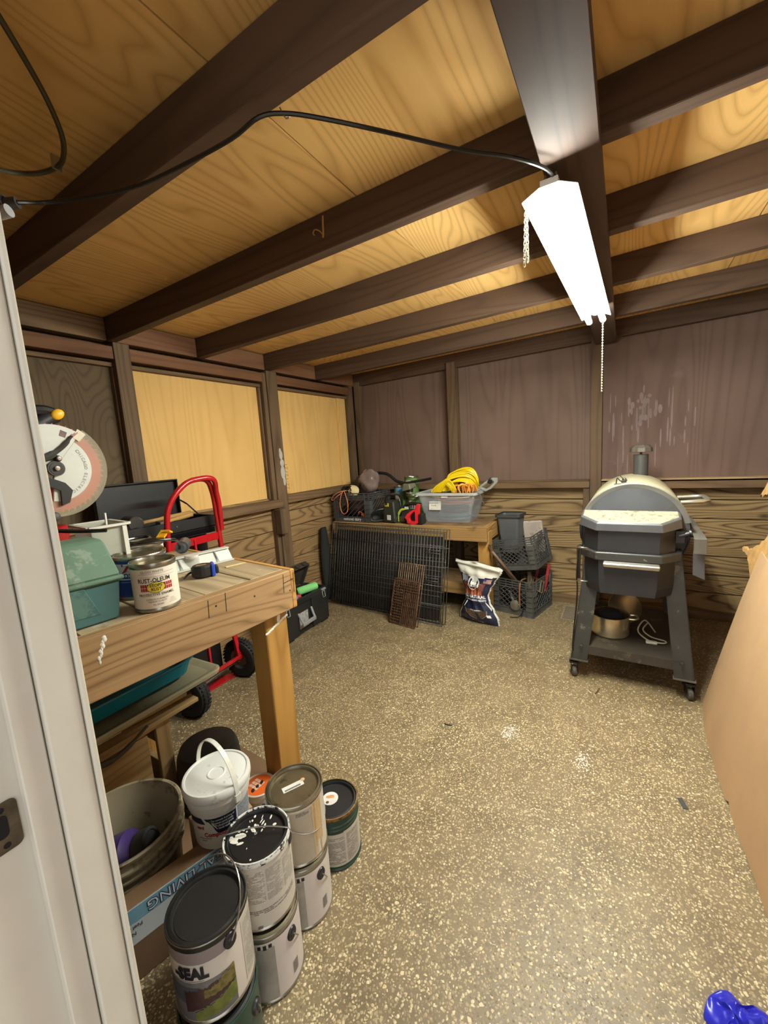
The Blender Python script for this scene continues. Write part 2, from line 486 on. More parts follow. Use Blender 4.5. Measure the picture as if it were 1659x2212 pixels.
# --- left wall
wl = MB().b2(-2.36, -2.285, 0.02, 3.42, -0.02, 2.0).build('wall_left', frame_wood); struct(wl)
def part(x0, x1, y0, y1, z0, z1, name, mat, parent, bevel=0.0015):
    cx, cy, cz = (x0 + x1) / 2, (y0 + y1) / 2, (z0 + z1) / 2
    return MB().b2(x0 - cx, x1 - cx, y0 - cy, y1 - cy, z0 - cz, z1 - cz).build(name, mat, parent, bevel=bevel, loc=(cx, cy, cz))
pm = MB().box((0, 0, 0), (0.02, 3.16, 0.1215)).build('plank', plank_y, wl, bevel=0.0035, loc=(-2.262, 1.80, 0.834 + 0.063))
for k in range(1, 8): twin(pm, wl, (-2.262 - 0.002 * (k % 2), 1.80 + 0.01 * (k % 3), 0.834 + 0.063 - 0.126 * k))
part(-2.278, -2.262, 0.22, 1.167, 0.92, 1.775, 'plywood_panel', ply_dark, wl)
part(-2.278, -2.262, 1.22, 2.15, 0.92, 1.77, 'plywood_panel', ply_bright, wl)
part(-2.278, -2.262, 2.25, 3.07, 0.94, 1.765, 'plywood_panel', ply_bright, wl)
part(-2.262, -2.244, 3.055, 3.175, 0.95, 1.752, 'plywood_strip', ply_bright, wl)
part(-2.28, -2.20, 1.165, 1.243, 0.0, 1.866, 'stud', frame_wood, wl)
part(-2.28, -2.20, 2.178, 2.278, 0.0, 1.866, 'stud', frame_wood, wl)
part(-2.28, -2.21, 2.142, 2.176, 0.0, 1.85, 'stud', frame_wood, wl)
part(-2.28, -2.20, 3.19, 3.248, 0.0, 1.866, 'stud', frame_wood, wl)
part(-2.28, -2.21, 0.20, 0.28, 0.0, 1.866, 'stud', frame_wood, wl)
part(-2.208, -2.15, 2.135, 2.196, 0.69, 0.875, 'post_block', frame_wood, wl, 0.004)
part(-2.28, -2.185, 1.245, 2.21, 0.885, 0.944, 'sill_rail', frame_wood_y, wl)
part(-2.28, -2.20, 2.28, 3.19, 0.905, 0.966, 'sill_rail', frame_wood_y, wl)
part(-2.28, -2.20, 0.28, 1.163, 0.885, 0.944, 'sill_rail', frame_wood_y, wl)
for y0, y1 in ((0.28, 1.163), (1.245, 2.14), (2.28, 3.188)):
    part(-2.28, -2.206, y0, y1, 1.785, 1.845, 'header', block_wood, wl)
    part(-2.28, -2.232, y0, y1, 1.752, 1.772, 'trim_strip', frame_wood_y, wl)
for y in (1.172, 2.132):
    part(-2.262, -2.236, y - 0.012 if y < 2 else y - 0.006, y + 0.0 if y < 2 else y + 0.008, 0.95, 1.75, 'trim_strip', frame_wood, wl)
for y0, y1 in ((0.21, 0.628), (0.674, 1.141), (1.187, 1.638), (1.684, 2.171), (2.217, 2.726), (2.772, 3.274)):
    part(-2.25, -2.203, y0, y1, 1.868, 1.972, 'blocking', block_wood if y0 > 1 else frame_wood_y, wl)
stains = MB()
for (y, z, w, h) in ((2.245, 1.27, .018, .035), (2.25, 1.21, .022, .028), (2.25, 1.14, .024, .05), (2.258, 1.08, .014, .04), (2.24, 1.3, .012, .02)):
    stains.ball((-2.2, y, z), 1, 0, 10, 6, (0.0008, w, h))
stains.build('paint_smear', M('smeared_white', (196, 190, 182), 0.7, var=0.1), wl, kind='stuff')
marks = MB()     # lumber stamp printed on the plywood
text_flat(marks, '8-22-12721', 0.055, face_T((-2.2615, 2.35, 1.08), (0, 0, 1), (0, -1, 0)), 0)
marks.build('stamp_print', M('stamp_ink', (176, 128, 60), 0.8), wl)

# --- back wall
wb = MB().b2(-2.36, 1.02, 3.352, 3.43, -0.02, 2.03).build('wall_back', frame_wood); struct(wb)
pb = MB().box((0, 0, 0), (3.12, 0.02, 0.1215)).build('plank', plank_x, wb, bevel=0.0035, loc=(-0.64, 3.341, 0.867))
for k in range(1, 7): twin(pb, wb, (-0.64 + 0.02 * (k % 3), 3.341 + 0.002 * (k % 2), 0.867 - 0.1262 * k))
part(-2.2, 0.9, 3.29, 3.332, 0.0, 0.052, 'sill_plate', frame_wood_x, wb)
for x0, x1, mt in ((-2.2, -1.262, ply_back), (-1.196, -0.205, ply_back), (-0.14, 0.9, ply_back_stain)):
    part(x0, x1, 3.336, 3.35, 0.93, 1.96, 'plywood_panel', mt, wb)
part(-1.268, -1.192, 3.25, 3.335, 0.0, 1.93, 'stud', frame_wood, wb)
part(-0.209, -0.137, 3.25, 3.335, 0.0, 1.93, 'stud', frame_wood, wb)
part(-2.2, -2.14, 3.27, 3.335, 0.0, 1.9, 'stud', frame_wood, wb)
part(-0.252, -0.211, 3.262, 3.33, 0.05, 0.897, 'stud', frame_wood, wb)
part(-1.19, -0.211, 3.25, 3.335, 0.899, 0.946, 'sill_rail', frame_wood_x, wb)
part(-2.14, -1.27, 3.25, 3.335, 0.899, 0.946, 'sill_rail', frame_wood_x, wb)
part(-0.135, 0.9, 3.25, 3.335, 0.890, 0.937, 'sill_rail', frame_wood_x, wb)
part(-0.135, 0.9, 3.245, 3.335, 0.947, 0.956, 'trim_strip', WOOD('pale_strip', (150, 118, 80), (206, 176, 132), 'X', freq=6), wb)
part(-1.19, -0.211, 3.248, 3.335, 0.948, 0.955, 'trim_strip', frame_wood_x, wb)
smear = MB()
for i in range(22):
    x = 0.085 + rnd.gauss(0, 0.035); z = 1.42 + rnd.gauss(0, 0.09)
    smear.ball((x, 3.3362, z), 1, 0, 8, 5, (rnd.uniform(.006, .016), 0.0006, rnd.uniform(.012, .04)))
for i in range(34):
    x = rnd.uniform(-0.11, 0.4); z = rnd.uniform(1.05, 1.5)
    smear.ball((x, 3.3362, z), 1, 0, 8, 5, (rnd.uniform(.003, .008), 0.0005, rnd.uniform(.03, .1)))
smear.build('paint_smear', M('pale_smear', (142, 122, 120), 0.8, var=0.12), wb, kind='stuff')

# --- right wall, front wall, door jamb
wr = MB().b2(0.905, 0.98, 0.02, 3.42, -0.02, 2.05).build('wall_right', ply_back); struct(wr)
for y in (0.3, 1.0, 1.7, 2.4): part(0.84, 0.905, y, y + 0.06, 0.0, 1.90, 'stud', frame_wood, wr)
wf = MB().b2(-2.36, -0.635, 0.02, 0.19, -0.02, 2.02).b2(0.42, 0.98, 0.02, 0.19, -0.02, 2.05).build('wall_front', frame_wood); struct(wf)
jb = MB().b2(-0.634, -0.605, -0.06, 0.212, 0.0, 1.98).build('trim_1', jamb_paint, bevel=0.002); struct(jb)
MB().b2(-0.6045, -0.590, 0.139, 0.1655, 0.001, 1.98).build('door_stop', jamb_paint, jb, bevel=0.0015)
MB().b2(-0.6045, -0.582, 0.167, 0.2045, 0.001, 1.98).build('casing', jamb_paint, jb, bevel=0.002)
MB().b2(-0.6045, -0.579, 0.2055, 0.2125, 0.001, 1.98).build('casing_bead', jamb_paint, jb, bevel=0.002)
sp = MB()
def rrect(w, h, r, n=5):
    out = []
    for cx, cy, a0 in ((w / 2 - r, h / 2 - r, 0), (-w / 2 + r, h / 2 - r, 90), (-w / 2 + r, -h / 2 + r, 180), (w / 2 - r, -h / 2 + r, 270)):
        for k in range(n + 1):
            a = rad(a0 + 90 * k / n); out.append((cx + r * math.cos(a), cy + r * math.sin(a)))
    return out
Tp = face_T((-0.6045, 0.119, 0.842), (0, 1, 0), (0, 0, 1))
sp.prism(rrect(0.030, 0.060, 0.007), 0.0, 0.0016, 0, Tp)
sp.prism(rrect(0.013, 0.028, 0.006), 0.0016, 0.0020, 1, Tp @ Matrix.Translation((-0.002, 0.002, 0)))
for s in (-1, 1): sp.prism([(0.0035 * math.cos(a * PI / 5), s * 0.022 + 0.0035 * math.sin(a * PI / 5)) for a in range(10)], 0.0016, 0.0022, 1, Tp)
sp.build('strike_plate', [M('old_brass_steel', (112, 100, 82), 0.5, 0.6, var=0.25, scale=40), dark_hole], jb)
mk_ = MB()
for (x, y, n_, w) in ((-0.405, 1.63, 90, 0.030), (-0.115, 1.59, 80, 0.030)):
    for i in range(n_): mk_.ball((x + rnd.gauss(0, .016), y + rnd.gauss(0, .03), 0.0007), 1, 0, 10, 5, (rnd.uniform(.0012, .0035), rnd.uniform(.002, .005), .0008), Rz(rnd.uniform(-.5, .5)))
mk_.build('pale_mark', M('pale_floor_mark', (226, 218, 208), 0.3), fm, kind='stuff')

# ================================================================ LIGHT FIXTURE AND CABLES
def pts_of(a, b, n): return [Vector(a).lerp(Vector(b), i / n) for i in range(n + 1)]
shop = thing('shop_light', 'white two tube fluorescent shop light hanging lit under the dark center beam', 'light', (-0.147, 1.72, 1.815), (0, 0, rad(-1.7)))
white_metal = M('white_enamel', (236, 234, 226), 0.4, var=0.03)
L = 0.60
hd = MB()
prof = [(-0.062, 0.001), (-0.022, 0.020), (0.022, 0.020), (0.062, 0.001)]
for i in range(3):
    (x0, z0), (x1, z1) = prof[i], prof[i + 1]
    hd.hexa([(x0, -L, z0), (x1, -L, z1), (x1, L, z1), (x0, L, z0), (x0, -L, z0 + .0015), (x1, -L, z1 + .0015), (x1, L, z1 + .0015), (x0, L, z0 + .0015)])
hd.b2(-0.02, 0.02, -L, L, 0.0215, 0.034)
hd.build('reflector', white_metal, shop)
for sx in (-1, 1):
    MB().tube([(sx * 0.029, -L + 0.006, -0.014), (sx * 0.029, L - 0.006, -0.014)], 0.0125, 14).build('tube', EMIT('lit_tube', (0.955, 1.0, 0.92, 1), TUBE_STRENGTH), shop)
for sy in (-1, 1):
    for sx in (-1, 1):
        MB().box((sx * 0.029, sy * (L - 0.020), 0.004), (0.016, 0.012, 0.014)).build('lamp_holder', white_metal, shop, bevel=0.003)
MB().box((0, 0, 0.010), (0.018, 1.1, 0.018)).build('ballast_cover', white_metal, shop, bevel=0.003)
def chain(mb, a, b, link=0.011, r=0.0012, m=0):
    a, b = Vector(a), Vector(b); n = max(2, int((b - a).length / (link * 0.72)))
    d = (b - a).normalized()
    for i in range(n):
        c = a.lerp(b, (i + .5) / n)
        u = d.orthogonal().normalized() if i % 2 else d.cross(d.orthogonal()).normalized()
        ring = [c + d * (math.cos(t) * link * 0.52) + u * (math.sin(t) * link * 0.30) for t in [2 * PI * k / 8 for k in range(8)]]
        mb.tube(ring, r, 5, m, closed=True)
zinc = M('zinc_chain', (170, 160, 130), 0.35, 0.7, var=0.1)
for a, b in (((-0.012, -L + 0.02, 0.022), (-0.012, -L + 0.02, 0.052)), ((0.012, -L + 0.02, 0.022), (0.012, -L + 0.02, 0.052)), ((-0.062, -L + 0.04, 0.005), (-0.068, -L + 0.045, -0.125)), ((-0.058, -L + 0.03, 0.005), (-0.060, -L + 0.05, -0.115)), ((0.012, L - 0.03, 0.022), (0.012, L - 0.03, 0.055)), ((-0.012, L - 0.03, 0.022), (-0.012, L - 0.03, 0.055))):
    ch = MB(); chain(ch, a, b); ch.build('hanging_chain', zinc, shop)
pc = MB()
for i in range(27): pc.ball((0.028, L + 0.005, -0.018 - i * 0.0125), 0.0042, 0, 8, 6)
pc.tube([(0.028, L + 0.005, -0.01), (0.026, L + 0.005, -0.345)], 0.0012, 5)
pc.build('pull_chain', M('beaded_chain', (214, 206, 176), 0.3, 0.6, var=0.06), shop)

black_cable = M('black_cable', (30, 29, 28), 0.22, var=0.15, spec=0.6)
cord = thing('extension_cord', 'black power cord stapled over the nearest rafter and running to the lamp', 'cord', (0, 0, 0))
path = [(-1.098, 0.432, 1.80), (-1.089, 0.483, 1.82), (-1.01, 0.539, 1.83), (-0.911, 0.586, 1.84), (-0.796, 0.619, 1.855), (-0.681, 0.644, 1.87), (-0.611, 0.653, 1.884), (-0.567, 0.68, 1.888),
        (-0.509, 0.721, 1.879), (-0.423, 0.801, 1.868), (-0.308, 0.935, 1.863), (-0.23, 1.013, 1.862), (-0.171, 1.085, 1.856), (-0.152, 1.135, 1.85)]
MB().tube(smooth_path(path, 5), 0.0042, 8).build('cable', black_cable, cord)
MB().tube(smooth_path([(-0.572, 0.669, 1.894), (-0.570, 0.682, 1.882), (-0.564, 0.69, 1.89)], 3), 0.0014, 6).build('staple', steel_bright, cord)
cn = MB()
cn.cyl((-1.098, 0.434, 1.80), (-1.115, 0.42, 1.797), 0.011, 12).cyl((-1.115, 0.42, 1.797), (-1.165, 0.385, 1.795), 0.017, 12)
cn.build('connector', M('grey_connector', (72, 68, 66), 0.5), cord)
MB().cyl((-1.10, 0.418, 1.779), (-1.125, 0.405, 1.775), 0.012, 12).build('plug', M('pale_plug', (196, 198, 202), 0.35), cord)
c2d = thing('ceiling_cable', 'dark olive sheathed cable looping across the plywood ceiling at upper left', 'cable')
MB().tube(smooth_path([(-0.80, 0.30, 1.95), (-0.855, 0.356, 1.95), (-0.912, 0.41, 1.95), (-0.972, 0.462, 1.95), (-1.042, 0.512, 1.948), (-1.10, 0.538, 1.945), (-1.146, 0.544, 1.942), (-1.189, 0.518, 1.93), (-1.178, 0.46, 1.90), (-1.152, 0.419, 1.88)], 6), 0.0052, 8).build('cable', M('olive_cable', (62, 56, 34), 0.45), c2d)
MB().box((-1.148, 0.543, 1.95), (0.006, 0.018, 0.03)).build('staple', steel_bright, c2d)
bx = MB().box((-1.165, 0.385, 1.88), (0.07, 0.06, 0.10)).box((-1.165, 0.385, 1.94), (0.02, 0.02, 0.04)).build('junction_box', M('aged_grey_box', (120, 116, 106), 0.6, spots=(80, 70, 60)), c2d, bevel=0.004)
tw = MB().tube(smooth_path([(-0.838, 1.141, 1.992), (-0.838, 1.139, 1.97), (-0.840, 1.139, 1.935), (-0.843, 1.138, 1.93)], 5), 0.0032, 6).tube(smooth_path([(-0.842, 1.138, 1.938), (-0.852, 1.136, 1.95), (-0.868, 1.134, 1.958), (-0.876, 1.134, 1.95), (-0.872, 1.135, 1.944)], 5), 0.0022, 6)
tag(tw.build('twine', M('tan_twine', (176, 132, 66), 0.8)), 'curled tan twine hanging from the second rafter', 'twine')

# ================================================================ NEAR WORKBENCH
BZ = 0.86
bench = thing('workbench', 'heavy timber workbench with thick edge boards beside the doorway', 'workbench', (-0.981, 1.015, 0.0), (0, 0, -0.1222))
bench_top = WOOD('bench_top_wood', (122, 104, 78), (190, 168, 132), 'X', freq=9, stretch=0.09, contrast=0.6, stain=(196, 192, 172), stain_lo=0.60, stain_scale=9, tone=0.2)
bench_edge = WOOD('bench_edge_wood', (110, 80, 50), (192, 156, 110), 'Y', freq=12, scale=5, stretch=0.05, contrast=0.75, fibre=0.5, tone=0.22, stain=(212, 158, 78), stain_lo=0.62, stain_scale=6)
bench_end = WOOD('bench_end_wood', (150, 100, 44), (206, 158, 88), 'X', freq=7, stretch=0.1, contrast=0.6)
post_wood = WOOD('yellow_post_wood', (124, 86, 36), (190, 144, 74), 'Z', freq=9, scale=3, stretch=0.06, contrast=0.55, tone=0.1)
ys = [-0.022, -0.155, -0.31, -0.465, -0.62, -0.80]
for k in range(5):
    a, b = ys[k] - 0.0015, ys[k + 1] + 0.0015
    MB().box((0, 0, 0), (0.688, a - b, 0.036)).build('top_plank', bench_top, bench, bevel=0.002, loc=(-0.382, (a + b) / 2, BZ - 0.018 - 0.0012 * (k % 2)))
MB().hexa([(-0.018, -0.39, -0.095), (0.018, -0.39, -0.095), (0.018, 0.39, -0.0685), (-0.018, 0.39, -0.0685), (-0.018, -0.39, 0.0685), (0.018, -0.39, 0.0685), (0.018, 0.39, 0.0685), (-0.018, 0.39, 0.0685)]).build('edge_board', bench_edge, bench, bevel=0.003, loc=(-0.018, -0.411, BZ - 0.0685))
MB().box((0, 0, 0), (0.724, 0.02, 0.139)).build('edge_board', bench_end, bench, bevel=0.003, loc=(-0.364, -0.011, BZ - 0.0685))
MB().box((0, 0, 0), (0.036, 0.779, 0.137)).build('edge_board', bench_edge, bench, bevel=0.003, loc=(-0.745, -0.411, BZ - 0.0685))
lg = MB().box((0, 0, 0), (0.092, 0.092, 0.824)).build('leg', post_wood, bench, bevel=0.003, loc=(-0.083, -0.072, 0.412))
for p in ((-0.735, -0.30, 0.412), (-0.685, -0.745, 0.412)): twin(lg, bench, p)
dr = MB()
for i in range(12):
    dr.ball((0.0, -0.583 - 0.0016 * i + 0.002 * math.sin(i * 1.9), 0.848 - 0.005 * i), 1, 0, 8, 5, (0.0012, 0.0048 - 0.0002 * i + 0.001 * math.sin(i * 2.3), 0.006))
dr.build('paint_drip', white_paint, bench)
dr = MB()
for i in range(12): dr.ball((-0.0372, -0.114 + 0.0078 * i, 0.655 + 0.0034 * i + rnd.uniform(-.001, .001)), 1, 0, 8, 5, (0.0012, 0.007, 0.0045))
dr.build('paint_drip', white_paint, bench)
dr = MB()
for (y, z, h) in ((-0.060, 0.708, 0.03), (-0.064, 0.69, 0.014)): dr.ball((-0.0372, y, z), 1, 0, 8, 5, (0.0012, 0.006, h))
dr.build('paint_drip', white_paint, bench)
for (y, z0, z1) in ((-0.325, 0.80, 0.852), (-0.27, 0.80, 0.858), (-0.056, 0.79, 0.853), (-0.012, 0.78, 0.85)):
    MB().bar((0.0003, y, z0), (0.0003, y + 0.003, z1), 0.0012, 0.0014, 0).build('saw_cut', dark_hole, bench)
MB().bar((0.0003, -0.056, 0.822), (0.0003, -0.012, 0.828), 0.0014, 0.0016, 0).build('saw_cut', dark_hole, bench)
for (y, z) in ((-0.17, 0.815), (-0.03, 0.79), (-0.30, 0.828)): MB().ball((0.0002, y, z), 1, 0, 8, 5, (0.0008, 0.003, 0.003)).build('nail_hole', dark_hole, bench)

def cyl_can(name, label, cat, loc, r, h, body_m, lid_m, ring_m, rot=0.0, group=None, lid_lip=None):
    """lever-lid metal can: body with seams, rim ring, recessed plug lid"""
    t = thing(name, label, cat, loc, (0, 0, rot), group)
    rb = r * 0.965
    MB().lathe([(0, 0.001), (r * 0.93, 0.0), (r * 0.985, 0.001), (r, 0.004), (r * 0.985, 0.007), (rb, 0.009), (rb, h - 0.012), (r * 0.985, h - 0.010), (r, h - 0.006), (r, h - 0.002), (r * 0.985, h), (r * 0.955, h), (r * 0.945, h - 0.006)], 40, 0).build('body', body_m, t)
    MB().lathe([(r * 0.945, h - 0.006), (r * 0.93, h - 0.002), (r * 0.86, h - 0.001), (r * 0.845, h - 0.003), (r * 0.83, h - 0.009), (r * 0.80, h - 0.0095), (r * 0.79, h - 0.0085), (0, h - 0.0085)], 40, 0).build('lid', lid_m, t)
    return t, rb
def bail(t, r, h, a, m_ear, m_wire, hang, z=None, wire_r=0.0015, ear_r=0.0125, lift=0.0):
    """two plastic ears and the wire handle hanging or lying over them"""
    z = z or h * 0.80
    for s in (0, PI):
        aa = a + s
        T = Matrix.Rotation(aa, 4, 'Z') @ Matrix.Translation((r, 0, z)) @ Matrix.Rotation(PI / 2, 4, 'Y')
        MB().lathe([(0, 0.006), (ear_r * 0.35, 0.006), (ear_r * 0.45, 0.004), (ear_r * 0.9, 0.0035), (ear_r, 0.0005), (ear_r, -0.002)], 18, 0, T, sx=1.25).build('ear', m_ear, t)
    pts = []
    for k in range(25):
        u = PI * k / 24
        e = (r + 0.007) * math.cos(u)
        s = (r + 0.02) * math.sin(u)
        # local: e along the ear axis, s along the hanging direction
        pts.append(Vector((e * math.cos(a) - s * math.cos(hang) * math.sin(a), e * math.sin(a) + s * math.cos(hang) * math.cos(a), z + 0.003 + s * math.sin(hang))))
    MB().tube(pts, wire_r, 6).build('wire_handle', m_wire, t)
silver = M('can_tin', (176, 172, 160), 0.28, 0.9, var=0.12, scale=12)
tin_dull = M('dull_tin_lid', (150, 142, 118), 0.34, 0.85, var=0.15, scale=10, spots=(110, 104, 84), spot_scale=25)
black_lid = M('black_lid', (26, 26, 25), 0.5, var=0.15, spots=(90, 88, 84), spot_scale=130, spot_lo=0.73)
paper_white = M('white_label', (214, 206, 194), 0.55, var=0.04)
paper_grey = M('grey_label', (172, 166, 156), 0.6, var=0.10, scale=30)
ink = M('black_print', (30, 28, 28), 0.6, var=0.1)
ink_grey = M('grey_print', (120, 114, 108), 0.6, var=0.1)
ink_red = M('red_print', (176, 30, 36), 0.5, var=0.08)
wire = M('bail_wire', (170, 166, 158), 0.3, 0.85, var=0.1)

# --- quart can of enamel
qc, rb = cyl_can('paint_can', 'small white can of gloss white enamel with red and yellow label on the bench', 'paint can', (-1.100, 0.600, BZ + 0.001), 0.054, 0.112, silver, tin_dull, silver)
la = math.atan2(-0.594, 1.085) + 0.05
lb = MB()
patch_cyl(lb, rb + 0.0006, la - 2.2, la + 2.2, 0.009, 0.100, 0)
R1 = rb + 0.0010; R2 = rb + 0.0014; R3 = rb + 0.0018
text_cyl(lb, 'GLOSS WHITE', 0.0072, R1, la - 0.14, 0.0935, 5, sx=1.15)
for zz in (0.0885, 0.0815): patch_cyl(lb, R1, la - 0.75, la + 0.9, zz, zz + 0.0005, 5)
text_cyl(lb, 'RUST-OLEUM', 0.0138, R1, la - 0.10, 0.0735, 1, 0.018, sx=0.92)
patch_cyl(lb, R1, la - 0.72, la + 0.68, 0.0495, 0.0655, 2)
for j in range(7):
    for a in (la - 0.72 + 0.1 * j, la + 0.08 + 0.1 * j):
        patch_cyl(lb, R2, a + 0.09, a + 0.1, 0.0495, 0.0655, 0, 1)
patch_cyl(lb, R2, la - 0.72, la + 0.68, 0.057, 0.058, 0)
def ellipse_cyl(mb, r, ac, zc, ha, hz, m, n=20):
    vs = [(r * math.cos(ac), r * math.sin(ac), zc)] + [(r * math.cos(ac + ha * math.cos(2 * PI * k / n)), r * math.sin(ac + ha * math.cos(2 * PI * k / n)), zc + hz * math.sin(2 * PI * k / n)) for k in range(n)]
    mb.add(vs, [(0, 1 + k, 1 + (k + 1) % n) for k in range(n)], m)
ellipse_cyl(lb, R2 + 0.0003, la - 0.05, 0.0575, 0.40, 0.0125, 1); ellipse_cyl(lb, R3 + 0.0003, la - 0.05, 0.0575, 0.37, 0.0115, 3)
text_cyl(lb, 'STOPS', 0.0098, R3 + 0.0008, la - 0.05, 0.0617, 1, 0.02); text_cyl(lb, 'RUST', 0.0098, R3 + 0.0008, la - 0.05, 0.0530, 1, 0.02)
text_cyl(lb, 'PROTECTIVE ENAMEL', 0.0085, R1, la - 0.05, 0.0405, 1, 0.005, sx=1.02)
text_cyl(lb, 'SUPERIOR DURABILITY', 0.0050, R1, la - 0.06, 0.0300, 4); text_cyl(lb, 'PREMIUM QUALITY', 0.0050, R1, la - 0.06, 0.0245, 4); text_cyl(lb, 'OIL-BASED', 0.0052, R1, la - 0.04, 0.0175, 4)
for i in range(4): patch_cyl(lb, R1, la + 0.42 + 0.03 * i, la + 0.85 - 0.05 * i, 0.016 + 0.0032 * i, 0.0166 + 0.0032 * i, 5)
qc.scale = (1.06, 1.06, 1.17)
lb.build('label', [M('cream_label', (232, 220, 200), 0.45, var=0.02), ink, ink_red, M('yellow_print', (222, 196, 36), 0.5, var=0.03), M('brown_print', (110, 66, 58), 0.6), ink_grey], qc)

# --- blue and white gallon can behind it
bc, rb = cyl_can('paint_can', 'larger blue and white can with a red letter Z behind the enamel can', 'paint can', (-1.268, 0.655, BZ + 0.001), 0.074, 0.126, silver, tin_dull, silver)
la = math.atan2(-0.650, 1.262) - 0.52
lb = MB(); r = rb + 0.0007
for z0, z1, mi in ((0.009, 0.060, 0), (0.060, 0.107, 1), (0.107, 0.115, 0)): patch_cyl(lb, r, la - 1.9, la + 1.9, z0, z1, mi)
text_cyl(lb, 'Z', 0.036, r + 0.0006, la - 0.02, 0.091, 2, 0.05, sx=1.1)
text_cyl(lb, 'OS', 0.019, r + 0.0006, la + 0.0, 0.072, 0, 0.03)
for zz in (0.064, 0.052): patch_cyl(lb, r + 0.0005, la - 0.3, la + 0.2, zz, zz + 0.003, 0 if zz > 0.06 else 3)
lb.build('label', [M('blue_label', (18, 56, 128), 0.4, var=0.08), M('silver_white_label', (200, 200, 204), 0.4, var=0.03), M('crimson_print', (160, 24, 44), 0.5), M('light_blue_print', (92, 128, 184), 0.5)], bc)
tc3, rb = cyl_can('paint_can', 'tin lidded can farther back on the bench with black cable lying on it', 'paint can', (-1.435, 0.745, BZ + 0.001), 0.076, 0.126, silver, tin_dull, silver)
MB().lathe([(rb + 0.0007, 0.01), (rb + 0.0007, 0.114)], 40, 0).build('label', paper_white, tc3)

# --- green plastic tote with a sloping lid
tote = thing('storage_box', 'dusty green plastic box with sloped lid at the near end of the bench', 'storage box', (-1.118, 0.508, BZ + 0.001), (0, 0, -0.1222))
green_body = M('teal_green_plastic', (74, 116, 116), 0.5, var=0.1, spots=(96, 132, 124), spot_scale=8, spot_lo=0.55)
green_lid = M('dusty_green_plastic', (104, 134, 112), 0.55, var=0.09, spots=(136, 154, 132), spot_scale=14, spot_lo=0.56)
b = MB()
bl, br, bf = -0.26, 0.0, 0.0
def ring(x0, x1, y0, y1, z): return [(x0, y0, z), (x1, y0, z), (x1, y1, z), (x0, y1, z)]
b.loft([ring(-0.17, 0.0, -0.26, 0.0, 0.0), ring(-0.178, 0.008, -0.265, 0.010, 0.10)])
b.build('body', green_body, tote, bevel=0.004)
rec = MB()
rec.hexa([(0.002, -0.25, 0.034), (0.0038, -0.25, 0.034), (0.0030, -0.040, 0.022), (0.001, -0.040, 0.022), (0.006, -0.25, 0.0985), (0.0135, -0.25, 0.0985), (0.0135, -0.070, 0.0985), (0.006, -0.070, 0.0985)])
rec.ball((0.006, -0.135, 0.045), 0.0045, 0, 10, 6)
rec.build('finger_grip', green_body, tote, bevel=0.0015)
l = MB()
l.loft([ring(-0.188, 0.018, -0.275, 0.019, 0.100), ring(-0.188, 0.018, -0.275, 0.019, 0.113)])
l.loft([ring(-0.182, 0.012, -0.27, 0.013, 0.113), ring(-0.150, -0.050, -0.262, 0.006, 0.197), ring(-0.142, -0.060, -0.258, 0.000, 0.204)])
l.build('lid', green_lid, tote, bevel=0.005)
MB().tube(smooth_path([(-0.08, -0.20, 0.206), (-0.08, -0.17, 0.225), (-0.08, -0.13, 0.228), (-0.08, -0.10, 0.206)], 5), 0.009, 10).build('handle', green_lid, tote)

# --- translucent white bin
bin_m = M('milky_plastic', (214, 212, 196), 0.4, var=0.04, alpha=0.55)
wbn = thing('plastic_bin', 'milky white plastic bin behind the green box', 'bin', (-1.405, 0.622, BZ + 0.001), (0, 0, -0.12))
b = MB()
def bin_shell(b, x, y, z0, z1, ti=0.004, taper=0.9, m=0):
    o0 = ring(-x * taper, x * taper, -y * taper, y * taper, z0); o1 = ring(-x, x, -y, y, z1)
    i1 = ring(-x + ti, x - ti, -y + ti, y - ti, z1); i0 = ring(-x * taper + ti, x * taper - ti, -y * taper + ti, y * taper - ti, z0 + ti)
    b.loft([o0, o1, i1, i0], m)
bin_shell(b, 0.075, 0.048, 0.0, 0.215)
b.build('body', bin_m, wbn, bevel=0.002)
rm = MB()
for (a, c) in (((-.08, -.053), (.08, -.053)), ((.08, -.053), (.08, .053)), ((.08, .053), (-.08, .053)), ((-.08, .053), (-.08, -.053))):
    rm.bar((a[0], a[1], 0.213), (c[0], c[1], 0.213), 0.012, 0.007)
rm.box((0.080, 0.040, 0.12), (0.004, 0.012, 0.19))
rm.build('rim', M('white_plastic', (226, 222, 206), 0.4, var=0.03), wbn)
stk = thing('paint_stick', 'thin white stick standing in the milky bin', 'stick', (-1.352, 0.612, BZ + 0.006))
MB().bar((0, 0, 0), (0.006, 0.004, 0.246), 0.006, 0.004).build('stick', white_paint, stk)

# --- miter saw, its guards facing the door
sx, sy, sz = -1.335, 0.500, 1.252
saw = thing('miter_saw', 'miter saw with white blade guard and red base behind the green box', 'saw', (sx, sy, BZ + 0.001), (0, 0, math.atan2(-sy, -sx) + 0.38))
cz = sz - BZ - 0.001      # hub height; local +X faces the camera roughly
saw['category'] = 'saw'
red_m = M('red_enamel', (176, 26, 30), 0.35, var=0.1, coat=0.2)
guard_m = M('white_guard_paint', (214, 214, 204), 0.4, var=0.06, spots=(180, 170, 140), spot_scale=9, spot_lo=0.62)
TS = Matrix.Translation((0, 0, cz)) @ Matrix.Rotation(PI / 2, 4, 'Y')     # lathe axis -> +X
